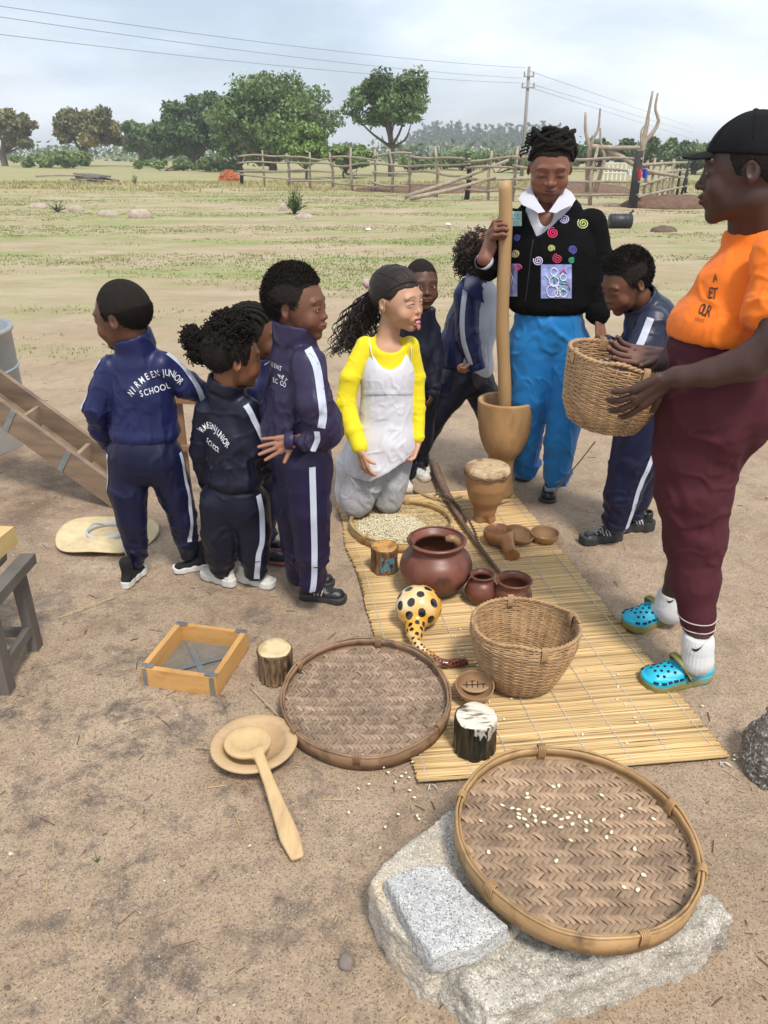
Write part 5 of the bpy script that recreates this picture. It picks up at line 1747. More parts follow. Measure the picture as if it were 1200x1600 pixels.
# ---- head
def hairline(P, dz=0.0, sb=0.0):
    hl = np.interp(P[:, 1], [-.42, -.24, -.165, -.125, -.07, .0, .13, .26, .36, .6], [.315, .285, .235, .10 + sb * .6, -.03 + sb, -.05 + sb, -.05, -.17, -.255, -.27])
    return hl + dz * np.clip((.2 - P[:, 1]) / .3, 0, 1) + .010 * vnoise(P * 18, 4) + .05 * np.clip(np.abs(P[:, 0]) - .12, 0, .1) * (P[:, 1] < -.16) * 2
def kidwarp(P, o):
    k = o.get('kid', 0)
    if k: P = P.copy(); P[:, 2] = P[:, 2] + .050 * k * np.clip((P[:, 2] + .5) / .28, 0, 1) * np.clip((.5 - P[:, 2]) / .35, 0, 1)
    return P
def head_sdf(hc, M_, H, o):
    wide = o.get('wide', 1.0)
    """o: options: lips, nose, brow, jaw, open(mouth), eye_open, female, ear"""
    g = lambda k, d: o.get(k, d)
    lw, nw, jw = g('lips', 1.0), g('nose', 1.0), g('jaw', 1.0) * (1 - .06 * g('kid', 0))
    kd = g('kid', 0.0) * .024
    cheek = g('cheek', 1.0)
    def f(P0):
        P = kidwarp((P0 - hc) @ M_ / H, o)
        P[:, 0] /= 1 + (wide - 1) * np.clip((.25 - P[:, 2]) * 4, 0, 1)
        X = P.copy(); X[:, 0] = np.abs(X[:, 0])
        d = el(P, (0, .075, .13), (.335, .415, .365))
        d = smin(d, el(P, (0, -.115, -.03), (.275, .265, .36)), .10)
        d = smin(d, el(P, (0, -.13, -.25), (.235 * jw, .235, .215)), .08)
        d = smin(d, el(P, (0, -.275, -.405), (.105 * jw, .085, .085)), .07)
        d = smin(d, el(X, (.155, -.25, -.13), (.115 * cheek, .095 * cheek, .125 * cheek)), .06)
        d = smin(d, el(X, (.10, -.325 + .022 * g('kid', 0), .13), (.14, .05, .055)), .05)         # brow ridge
        d = smax(d, -el(X, (.140, -.435, .035), (.085, .085, .062)), .05)        # eye sockets
        eo = g('eye_open', .6)
        lid = el(X, (.138, -.293, .025), (.082, .078, .066))
        if eo > .05:
            lid = smax(lid, -el(X, (.140, -.38, .022), (.066, .06, .026 * eo)), .006)
        else:
            lid = smax(lid, -el(X, (.140, -.378, .000), (.066, .02, .006)), .006)
        d = smin(d, lid, .022)
        # nose
        nb = rc(P, (0, -.345, .075), (0, -.405 + kd, -.075), .030, .042)
        nb = smin(nb, el(P, (0, -.425 + kd, -.095), (.048 * nw, .047, .042)), .03)
        nb = smin(nb, el(X, (.052 * nw, -.388 + kd, -.108), (.034 * nw, .040, .032)), .018)
        d = smin(d, nb, .032)
        d = smax(d, -el(X, (.026 * nw, -.418, -.142), (.015, .020, .011)), .008)
        # mouth
        mo = g('mouth', 0.0)
        d = smin(d, el(P, (0, -.330, -.235), (.125, .072, .085)), .05)
        d = smin(d, el(P, (0, -.398, -.205), (.088 * lw, .026 + .012 * lw, .024 * lw)), .016)
        d = smin(d, el(P, (0, -.388, -.258 - mo * .075), (.078 * lw, .028 + .012 * lw, .028 * lw)), .018)
        if mo > 0:
            d = smax(d, -el(P, (0, -.40, -.233 - mo * .035), (.070, .10, .012 + .045 * mo)), .012)
        else:
            d = smax(d, -el(P, (0, -.445, -.231), (.098 * lw, .034, .0065)), .012)
        # ears
        ER = rotz(R(22))
        e = el(X, (.325, .085, -.005), (.026, .070, .108), ER)
        e = smin(e, el(X, (.318, .060, -.085), (.022, .035, .045)), .02)
        e = smax(e, -el(X, (.352, .065, .010), (.026, .042, .070), ER), .012)
        d = smin(d, e, .02)
        return d * H
    return f
def paint_head(V, hc, M_, H, skin, o):
    P = kidwarp((V - hc) @ M_ / H, o)
    ax = np.abs(P[:, 0])
    skin = np.array(skin)
    C = np.repeat(skin[None], len(V), 0)
    C *= (1 + .07 * fbm(P * 5, 2, 5))[:, None]
    def blend(mask, col):
        nonlocal C
        mk = np.clip(mask, 0, 1)[:, None]; C = C * (1 - mk) + np.array(col) * mk
    warm = skin * np.array((1.22, 1.0, .92))
    blend((1 - ((ax - .17) ** 2 / .018 + (P[:, 2] + .14) ** 2 / .02)) * .6 * (P[:, 1] < -.1), warm)
    mo = o.get('mouth', 0); lw = o.get('lips', 1)
    lipc = o.get('lipcol', skin * np.array((1.15, .78, .80)))
    up = 1 - ((ax / (.098 * lw)) ** 2 + ((P[:, 2] + .207) / (.030 * lw)) ** 2)
    lo_ = 1 - ((ax / (.085 * lw)) ** 2 + ((P[:, 2] + .262 + mo * .075) / (.036 * lw)) ** 2)
    blend((np.maximum(up, lo_) * 3) * (P[:, 1] < -.36), lipc)
    if mo > 0: blend((1 - ((ax / .075) ** 2 + ((P[:, 2] + .235 + mo * .035) / (.02 + .04 * mo)) ** 2)) * 2 * (P[:, 1] < -.2) * (P[:, 1] > -.385), (.12, .02, .02))
    hairc = np.array(o.get('haircol', (.012, .010, .009)))
    bz = P[:, 2] - (.118 + .03 * (1 - ((ax - .15) / .09) ** 2) + o.get('browtilt', 0) * (ax - .14))
    blend((1 - (bz / .0155) ** 2) * 1.3 * (ax > .055) * (ax < .235) * (P[:, 1] < -.12) * o.get('brow', .6), hairc * 1.3)
    # lash line
    eo = o.get('eye_open', .6)
    ez = P[:, 2] - (.022 + .026 * eo * np.sqrt(np.clip(1 - ((ax - .14) / .066) ** 2, 0, 1))) if eo > .05 else P[:, 2] - .000
    blend((1 - (ez / .011) ** 2) * 1.2 * (np.abs(ax - .14) < .07) * (P[:, 1] < -.22), hairc)
    blend((P[:, 1] < -.40) * (1 - ((ax - .026) ** 2 + (P[:, 2] + .142) ** 2) / .0004), skin * .3)
    st = o.get('stubble')
    if st:
        hl = P[:, 2] - hairline(P, st[0], st[1])
        blend(np.clip(hl * 26 + .15, 0, 1) * st[2] * (1 - np.clip((ax - .315) * 60, 0, 1) * (np.abs(P[:, 1] - .07) < .10) * (P[:, 2] < .12)), hairc * 1.4)
    return C
M_SKIN = mat('skin', (1, 1, 1), .50, .05, 30, .10, 260, .0006, attr=True, sss=.0, spec=.4)
M_EYE = mat('eye', (1, 1, 1), .12, 0, bump=0, attr=True)
def eyes(hc, M_, H, parent, gaze=(0, 0), kid=0):
    for s_ in (-1, 1):
        c = hc + M_ @ (np.array((s_ * .138, -.291, .022 - .05 * kid)) * H)
        n = 18; V, C = [], []
        g_ = M_ @ facing(gaze[0], gaze[1]) 
        th = np.linspace(0, math.pi, n); ph = np.linspace(0, 2 * math.pi, 24, endpoint=False)
        for a in th:
            for b in ph:
                V.append((math.sin(a) * math.cos(b), -math.cos(a), math.sin(a) * math.sin(b)))
                C.append((.008, .006, .005) if a < .24 else ((.035, .016, .009) if a < .50 else (.50, .46, .42)))
        V = np.array(V) * .0700 * H * np.array((1, 1, .86)) @ g_.T + c
        Q = [(i * 24 + j, i * 24 + (j + 1) % 24, (i + 1) * 24 + (j + 1) % 24, (i + 1) * 24 + j) for i in range(n - 1) for j in range(24)]
        obj('eye', V, [np.array(Q)], M_EYE, parent, True, np.array(C))
# ---- hand
def hand_sdf(w, d, palm, side, L_, curl=(25, 25, 25, 25), spread=6, thumb=(40, 20), fat=1.0):
    """w wrist, d direction of the fingers, palm: direction the palm faces, side: thumb along cross(d,palm)*side"""
    z = np.asarray(d, float); z = z / np.linalg.norm(z)
    y = np.asarray(palm, float); y = y - z * (y @ z); y /= np.linalg.norm(y)
    x = np.cross(z, y) * side
    w = np.asarray(w, float)
    def T(a, b, c): return w + (x * a + y * b + z * c) * L_
    pr = []
    pr.append(('p', T(.10, 0, .10), T(.17, 0, .46), .085 * fat, .080 * fat))
    pr.append(('p', T(-.02, 0, .08), T(.03, 0, .50), .090 * fat, .080 * fat))
    pr.append(('p', T(-.10, 0, .10), T(-.15, 0, .44), .080 * fat, .070 * fat))
    pr.append(('p', T(0, 0, -.12), T(0, 0, .12), .115 * fat, .10 * fat))
    fr = [(.185, .50, .40, .052), (.065, .53, .45, .054), (-.055, .51, .42, .052), (-.165, .46, .34, .046)]
    for i, (bx_, bz, ln, r_) in enumerate(fr):
        a = R(spread * (1.5 - i) * .8); cu = 0
        p = np.array((bx_, 0, bz)); c_ = curl[i] if not isinstance(curl, (int, float)) else curl
        dirx = np.array((math.sin(a), 0, math.cos(a)))
        rr = r_ * fat
        for k, fl in enumerate((.45, .30, .25)):
            cu += R(c_) * (1.0 if k == 0 else 1.05)
            dr = dirx * math.cos(cu) + np.array((0, 1, 0)) * math.sin(cu)
            q = p + dr * ln * fl
            pr.append(('f', T(*p), T(*q), rr, rr * .93)); rr *= .92; p = q
    p = np.array((.12, .03, .14)); an, cu = R(thumb[0]), R(thumb[1])
    rr = .066 * fat; acc = 0
    for k, fl in enumerate((.17, .15, .12)):
        dr = np.array((math.sin(an) * math.cos(acc), math.sin(acc), math.cos(an) * math.cos(acc)))
        q = p + dr * fl; pr.append(('f' if k else 'p', T(*p), T(*q), rr, rr * .9)); rr *= .86; p = q; acc += cu
    def f(P):
        dd = None
        for kd, a, b, r1, r2 in pr:
            if kd == 'p': q = rc(P, a, b, r1 * L_, r2 * L_, y, 1.35)
            else: q = rc(P, a, b, r1 * L_, r2 * L_)
            dd = q if dd is None else smin(dd, q, (.03 if kd == 'p' else .012) * L_)
        return dd
    pts = [(q[1], q[3] * L_) for q in pr] + [(q[2], q[4] * L_) for q in pr]
    tips = [pr[i][2] for i in range(len(pr)) if i in (6, 9, 12, 15, 18)]
    return f, pts, (w, x, y, z), tips

def merge(parts):
    V, F, C, n = [], [], [], 0
    for v, q, c in parts:
        V.append(v); F.append(np.asarray(q) + n); C.append(c); n += len(v)
    return np.concatenate(V), np.concatenate(F), np.concatenate(C)
def body_mesh(sp, root):
    hc, Mh, H = sp['hc'], sp['Mh'], sp['H']; o = sp.get('face', {})
    skin = np.array(sp['skin'])
    hs = head_sdf(hc, Mh, H, o)
    nk = sp['neck_base']
    n0 = hc + Mh @ (np.array((0, .09, -.24)) * H)
    nr = sp.get('neck_r', .20) * H
    def fh(P):
        d = hs(P)
        d = smin(d, rc(P, n0, nk, nr * 1.02, nr * 1.12), .10 * H * .5)
        if sp.get('chest') is not None:
            for c, r_ in sp['chest']: d = smin(d, el(P, c, r_), .03)
        return d
    lo = np.minimum(hc - .66 * H, nk - nr * 1.3); hi = np.maximum(hc + .66 * H, nk + nr * 1.3)
    if sp.get('chest') is not None:
        for c, r_ in sp['chest']: lo = np.minimum(lo, c - r_); hi = np.maximum(hi, c + r_)
    V, Q = surf(fh, lo, hi, sp.get('hh', .0030)); 
    parts = [(V, Q, paint_head(V, hc, Mh, H, skin, o))]
    for hd in sp.get('hands', []):
        f, pts, fr, tips = hand_sdf(*hd['a'], **hd.get('k', {}))
        arm = hd.get('arm')
        al = [pj(s) for s in arm] if arm else None
        def ff(P, f=f, al=al, fr=fr):
            d = f(P)
            if al:
                ch = al + [(fr[0], hd['a'][4] * .125)]
                for i in range(len(ch) - 1):
                    d = smin(d, rc(P, ch[i][0], ch[i + 1][0], ch[i][1], ch[i + 1][1]), .012)
            return d
        lo, hi = bounds(pts, al or [], pad=.01)
        V, Q = surf(ff, lo, hi, hd.get('h', .0028)); V = relax(V, Q, 1, .4)
        C = np.repeat(skin[None], len(V), 0) * (1 + .08 * fbm(V * 30, 2, 3))[:, None]
        fw, fx, fy, fz = fr
        q = V - fw; n_ = vnormals(V, Q)
        pm = np.clip((n_ @ fy) * 1.5, 0, 1) * ((q @ fz) > 0)
        C = C * (1 - pm[:, None] * .75) + sp.get('palm', skin * 2.0) * pm[:, None] * .75
        for tp in tips:
            dd = np.linalg.norm(V - tp, axis=1)
            m = (dd < hd['a'][4] * .055) & ((n_ @ fy) < -.35)
            C[m] = np.clip(skin * 2.2 + .10, 0, .6)
        parts.append((V, Q, C))
    # under the clothes: coarse trunk and limbs
    tor, tp = chain_sdf([(s[0], s[1], s[2], s[3] * .72) + tuple(s[4:]) for s in sp['torso']], sp['back'])
    lim = [chain_sdf([(s[0], s[1], s[2], s[3] * .62) for s in l]) for l in sp.get('arms', []) + sp.get('legs', [])]
    def fb(P):
        d = smin(tor(P), rc(P, nk, nk - (0, 0, .06), nr * 1.0, nr * 1.1), .03)
        for l, _ in lim: d = smin(d, l(P), .015)
        return d
    lo, hi = bounds(tp, *[l[1] for l in lim], pad=.0)
    V, Q = surf(fb, lo, hi, .014)
    parts.append((V, Q, np.repeat(skin[None], len(V), 0)))
    V, Q, C = merge(parts)
    V[:, 2] = np.maximum(V[:, 2], .008)
    return obj('body', V, [Q], M_SKIN, root, True, C)

# ---- clothes
def jacket(sp, root, m, name='jacket', h=.0062, collar=True, stripe=None, hem=True, seed=1, extra=None, zones_extra=(), collar_h=.045, base=.0035, amp=.007):
    tor, tp = chain_sdf(sp['torso'], sp['back'], .012)
    arms = [chain_sdf(a, None, .012) for a in sp['arms']]
    nk, nr = sp['neck_base'], sp.get('neck_r', .20) * sp['H']
    nup = sp.get('neck_up', sp['hc'] - nk); nup = nup / np.linalg.norm(nup)
    def f(P):
        d = tor(P)
        if extra: d = extra(P, d)
        if sp.get('hem'):
            zh = sp['hem']; u = P[:, 2] - zh
            d = d + .012 * np.exp(-(u / .016) ** 2) - .007 * np.exp(-((u - .045) / .024) ** 2)
            d = smax(d, -u, .006)
        for a, _ in arms: d = smin(d, a(P), .011)
        for a in sp.get('arm_cut', []): pass
        d = smin(d, rc(P, nk - nup * .02, nk, nr * 1.3, nr * 1.25), .03)
        if collar:
            q = P - nk; s_ = q @ nup; per = np.sqrt(np.maximum((q ** 2).sum(1) - s_ ** 2, 0))
            Rr = nr * (1.40 + .9 * np.clip(s_, -.02, .06))
            c = np.maximum(np.abs(per - Rr) - .0065, np.abs(s_ - collar_h * .35) - collar_h * .65)
            d = smin(d, c, .010)
            d = smax(d, -rc(P, nk + nup * .018, nk + nup * .12, nr * 1.15, nr * 1.4), .004)
        if sp.get('cut') is not None: d = sp['cut'](P, d)
        return d
    lo, hi = bounds(tp, *[a[1] for a in arms], [(nk, .11)])
    zones = list(zones_extra)
    for _, ap in arms:
        for i in range(1, len(ap) - 1):
            zones.append((ap[i][0], ap[i + 1][0] - ap[i - 1][0], .075, amp, 34, 7))
        zones.append((ap[-1][0], ap[-1][0] - ap[-2][0], .06, amp * .8, 40, 8))
        zones.append((ap[0][0], ap[1][0] - ap[0][0], .07, amp * .6, 20, 8))
    hb = tp[-1][0]
    zones.append((hb, (0, 0, 1), .14, amp * .7, 9, 30))
    zones.append(((tp[0][0] + hb) / 2, (.3, .2, 1), .16, amp * .6, 16, 9))
    o, bvh = cloth(name, f, lo, hi, m, root, h, zones, base, seed)
    # cuffs and waistband
    if hem:
        for s_ in sp['arms']:
            if len(s_) >= 3:
                (a, ra), (b, rb) = pj(s_[-2]), pj(s_[-1]); d_ = (b - a) / np.linalg.norm(b - a)
                mb = MB(); F_ = frame(a, b)
                n = 40; th = np.linspace(0, 6.283, n, endpoint=False)
                pr = [(rb * .98, rb * .45), (rb * 1.02, rb * .7), (rb * .95, rb * .95 + .012), (rb * .80, rb * .95 + .014), (rb * .5, rb * .6)]
                mb.lathe([(r_, z) for r_, z in pr], b, 40, F_, wob=lambda a_, z: 1 + .02 * np.sin(20 * a_)); mb.build('cuff', m, o)
    return o, bvh
def trousers(sp, root, m, h=.0062, seed=2, name='trousers', amp=.008, base=.004, zones_extra=(), pelvis=None):
    legs = [chain_sdf(l, None, .012) for l in sp['legs']]
    pel = [pj(s) for s in (pelvis or [sp['torso'][-1][:4]])]
    sq = (pelvis or sp['torso'][-1:])[0]
    def f(P):
        d = None
        for l, _ in legs: d = l(P) if d is None else smin(d, l(P), .012)
        for i, (p, r_) in enumerate(pel): d = smin(d, rc(P, p, p - (0, 0, .02), r_ * .86, r_ * .86, sp['back'], sp.get('pelvis_s', 1.25)), .03)
        return d
    lo, hi = bounds(pel, *[l[1] for l in legs])
    zones = list(zones_extra)
    for _, lp in legs:
        n = len(lp)
        for i in range(1, n - 1): zones.append((lp[i][0], lp[i + 1][0] - lp[i - 1][0], .08, amp * .7, 24, 7))
        zones.append((lp[-1][0] + (0, 0, .03), (0, 0, 1), .09, amp * 1.3, 38, 8))
        zones.append((lp[0][0], (0, 0, 1), .09, amp * .7, 14, 9))
    return cloth(name, f, lo, hi, m, root, h, zones, base, seed)

# ---- shoes
def shoe(c, yaw, L_, parent, kind, ms, pitch=0, seed=0):
    """c: ground point under the middle of the shoe"""
    M_ = rotz(R(yaw)) @ rotx(R(pitch)); c = np.asarray(c, float)
    root = parent
    k = L_
    def loc(P): return (P - c) @ M_ / k
    def outline(P, grow=0):
        a = np.array((0, .36)); b = np.array((0, -.30)); q = P[:, :2].copy()
        q[:, 0] -= .02 * np.sin(q[:, 1] * 4)
        e = b - a; t_ = np.clip(((q - a) @ e) / (e @ e), 0, 1)
        r_ = .128 + .052 * t_ - .03 * np.sin(t_ * math.pi)
        return np.linalg.norm(q - a - t_[:, None] * e, axis=1) - r_ - grow
    sh = ms.get('sole_h', .12)
    def fs(P0):
        P = loc(P0); wv = .010 * np.sin(P[:, 1] * 26 + 1) * ms.get('chunk', 0)
        d2 = outline(P, .010 + wv * 1.2)
        top = sh + .05 * np.clip(P[:, 1] + .1, 0, 1) + wv + .06 * np.clip(-P[:, 1] - .38, 0, 1)
        bot = .10 * np.clip(-P[:, 1] - .30, 0, 1)
        return smax(smax(d2, P[:, 2] - top, .02), bot - P[:, 2] + .003, .01) * k
    def fu(P0):
        P = loc(P0)
        d = rc(P, (0, .33, .17), (0, -.30, .12), .150, .150, (0, 0, 1), 1.15)
        d = smin(d, rc(P, (0, .30, .25), (0, .02, .22), .125, .09), .06)
        d = np.maximum(d, outline(P, -.004)) if kind != 'clog' else d
        if kind == 'flat':
            d = np.maximum(d, P[:, 2] - .24 - .12 * np.clip(P[:, 1], -.1, .3))
            d = smax(d, -el(P, (0, .10, .30), (.105, .26, .15)), .02)
        elif kind == 'sock':
            d = smin(d, rc(P, (0, .26, .25), (0, .30, .62), .135, .150), .05)
        else:
            d = smin(d, rc(P, (0, .28, .28), (0, .30, .40), .14, .135), .04)
            d = smax(d, -rc(P, (0, .27, .44), (0, .28, .6), .10, .12), .02)
            tng = rc(P, (0, -.02, .28), (0, .13, .44), .075, .075, (0, 0, 1), 2.0); d = smin(d, tng, .02)
        d = smax(d, sh * .8 - P[:, 2], .005)
        return d * k
    lo = c - .62 * k; hi = c + .62 * k; hi[2] = c[2] + .9 * k; lo[2] = c[2] - .02
    V, Q = surf(fs, lo, hi, .0034 * (k / .18)); V = relax(V, Q, 1)
    obj('sole', V, [Q], ms['sole'], root)
    V, Q = surf(fu, lo, hi, .0036 * (k / .18)); V = relax(V, Q, 1)
    V = wrinkle(V, vnormals(V, Q), [(c + M_ @ (np.array((0, -.10, .22)) * k), M_ @ np.array((0, 1, 0)), .05, .0025, 50, 12)], .0008, 30, seed)
    C = None
    up = obj('upper', V, [Q], ms['upper'], root)
    if kind in ('sneaker',):
        bv = BVHTree.FromPolygons(V.tolist(), Q.tolist())
        mb = MB()
        for j in range(5):
            y = -.15 + .065 * j; z0 = .5
            pts = []
            for x in np.linspace(-.085, .085, 7):
                hit = bv.ray_cast(Vector(c + M_ @ (np.array((x, y + .02 * (1 if x > 0 else -1) * (j % 2), .8)) * k)), Vector((0, 0, -1)), 1)
                if hit[0] is not None: pts.append(np.array(hit[0]) + (0, 0, .002))
            if len(pts) > 2: mb.tube(pts, .0022 * k / .18, 5)
        if mb.n: mb.build('laces', ms.get('lace', ms['upper']), up)
        if ms.get('trim'):
            for sx in (-1, 1):
                for j in range(3):
                    y = .02 + .07 * j; rows = []
                    for z in np.linspace(.16, .30, 5):
                        row = []
                        for w_ in (-.012, .012):
                            hit = bv.ray_cast(Vector(c + M_ @ (np.array((sx * .6, y + w_ - (z - .16) * .35, z)) * k)), Vector(M_ @ np.array((-sx, 0, 0))), 1)
                            row.append(None if hit[0] is None else np.array(hit[0]) + M_ @ np.array((sx * .0018, 0, 0)))
                        if all(q is not None for q in row): rows.append(row)
                    if len(rows) > 2:
                        mb = MB(); mb.grid(np.array(rows)); mb.build('side_stripe', ms['trim'], up)
    return up

# ---- hair
def hair_cap(sp, root, m, off=.045, a=.02, b=.72, rough=.012, fr=55, seed=0, sideoff=None, h=.0032, name='hair', top_extra=0, fade=.22, base0=.003, fuzz=0, fz=.007, nape=-.36):
    """hair hugging the skull: thickness grows from nothing at the hairline"""
    hc, M_, H = sp['hc'], sp['Mh'], sp['H']
    def f(P0):
        P = kidwarp((P0 - hc) @ M_ / H, sp.get('face', {}))
        ax = np.abs(P[:, 0])
        d = el(P, (0, .075, .13), (.335, .415, .365))
        d = smin(d, el(P, (0, -.115, -.03), (.275, .265, .36)), .10)
        hl = hairline(P, a, b)
        t_ = np.clip((P[:, 2] - hl) / fade, 0, 1); t_ = t_ ** .6
        th_ = base0 + (off - (off - (off if sideoff is None else sideoff)) * np.clip(ax / .3, 0, 1) ** 2) * t_ + top_extra * np.clip((P[:, 2] - .2) / .3, 0, 1)
        d = d - th_
        d = np.maximum(d, (hl - P[:, 2]) * .7)
        d = smax(d, -el(np.stack([ax, P[:, 1], P[:, 2]], 1), (.34, .06, -.02), (.06, .085, .11)), .02)
        return d * H
    V, Q = surf(f, hc - .68 * H, hc + .78 * H, h); N_ = vnormals(V, Q)
    P = (V - hc) @ M_ / H
    n = vnoise(P * fr, seed) + .6 * vnoise(P * fr * 2, seed + 1)
    V = V + N_ * (rough * H * n)[:, None]
    if fuzz:
        r = np.random.default_rng(seed + 9)
        dd = el(P, (0, .075, .13), (.335, .415, .365))
        ok = np.where(dd > .010)[0]
        k = ok[r.integers(len(ok), size=fuzz)]
        p = V[k] + r.normal(0, .0015, (fuzz, 3)); n_ = N_[k] + r.normal(0, .55, (fuzz, 3)); n_ /= np.linalg.norm(n_, axis=1)[:, None]
        sd_ = np.cross(n_, r.normal(size=(fuzz, 3))); sd_ /= np.linalg.norm(sd_, axis=1)[:, None]
        L_ = (fz * (.4 + .8 * r.random(fuzz)))[:, None]; wd = .0011
        q = np.stack([p - sd_ * wd, p + sd_ * wd, p + n_ * L_ * .6 + sd_ * (wd + L_ * .25), p + n_ * L_ + sd_ * L_ * .1], 1).reshape(-1, 3)
        nq = np.arange(4 * fuzz).reshape(-1, 4) + len(V)
        V = np.concatenate([V, q]); Q = np.concatenate([Q, nq])
    return obj(name, V, [Q], m, root)
def coils(root, m, centers, n, r_coil, wire, length, seed=0, name='curls', jitter=.01, down=0.0):
    """tight spiral curls growing out of clumps (centre, radii)"""
    r = np.random.default_rng(seed); mb = MB()
    w = np.array([np.prod(q[1]) ** (2 / 3) for q in centers]); w /= w.sum()
    for i in range(n):
        c, rd = centers[r.choice(len(centers), p=w)]
        d = r.normal(size=3); d /= np.linalg.norm(d)
        p = np.asarray(c) + d * np.asarray(rd) * (.80 + .25 * r.random())
        ax = d + r.normal(0, .5, 3); ax[2] -= down; ax /= np.linalg.norm(ax)
        F_ = frame(p, p + ax); turns = 1.6 + 1.4 * r.random(); k = 15
        t_ = np.linspace(0, 1, k); th = t_ * turns * 6.283 + r.random() * 6
        L_ = length * (.6 + .7 * r.random())
        q = np.stack([r_coil * np.cos(th) * (1 - .4 * t_), r_coil * np.sin(th) * (1 - .4 * t_), (t_ - .35) * L_], -1) @ F_.T + p
        mb.tube(q, wire, 4, caps=False)
    return mb.build(name, m, root)
M_HAIR = mat('black_hair', (.018, .014, .012), .9, .25, 60, .9, 420, .003, spec=.15)
M_HAIRS = mat('glossy_black_hair', (.024, .015, .011), .45, .3, 60, .4, 300, .002, spec=.4)
def fabric(name, col, rough=.6, sheen=.0, var=.06, col2=None):
    return mat(name, col, rough, var, 10, .12, 700, .0008, sheen=sheen, spec=.35, col2=col2, c2s=5)
M_NAVY = fabric('navy_tracksuit', (.010, .014, .070), .45)
M_NAVYP = fabric('navy_trousers', (.006, .008, .036), .45)
M_DNAVY = fabric('dark_navy_tracksuit', (.005, .0065, .019), .45)
M_PURP = fabric('purplish_navy_tracksuit', (.026, .019, .055), .45)
M_PURPP = fabric('purplish_navy_trousers', (.011, .008, .038), .45)
M_WSTR = mat('white_tape', (.50, .54, .64), .7, .05, 30, .1, 400)
M_PRINT = mat('white_print', (.66, .68, .72), .7, 0, bump=0)
M_WHITE = mat('white_rubber', (.62, .61, .57), .5, .08, 20, .1, 100)
M_CREAM = mat('white_leather', (.58, .55, .49), .5, .12, 25, .2, 100)
M_BLK = mat('black_shoe', (.012, .012, .013), .4, .2, 30, .2, 200)
M_BLKS = mat('black_sole', (.03, .03, .032), .6, .2, 30, .2, 200)
M_KNIT = mat('black_knit', (.008, .008, .009), .9, .2, 30, .5, 400)
M_SILV = mat('silver_print', (.5, .5, .5), .4, .1)
def new_person(label, c, group=None):
    return thing('person', label, 'person', c, group)
def outward(sp, sgn):
    return sgn * np.array(sp['side'])
def setup(sp, yaw):
    M_ = facing(yaw); sp['side'] = M_[:, 0]; sp['back'] = M_[:, 1]
    return sp
# ============================================================ PEOPLE
DARK = (.115, .048, .027); DARKER = (.060, .026, .016); MID = (.20, .085, .042)
KIDS = 'children in navy school tracksuits'
def leg_stripe(name, bvh, leg, out, w, root, parent=None, i0=0):
    pts = [pj(s)[0] for s in leg[i0:]]
    return ribbon('stripe', bvh, pts, out, w, M_WSTR, parent or root, n=44)

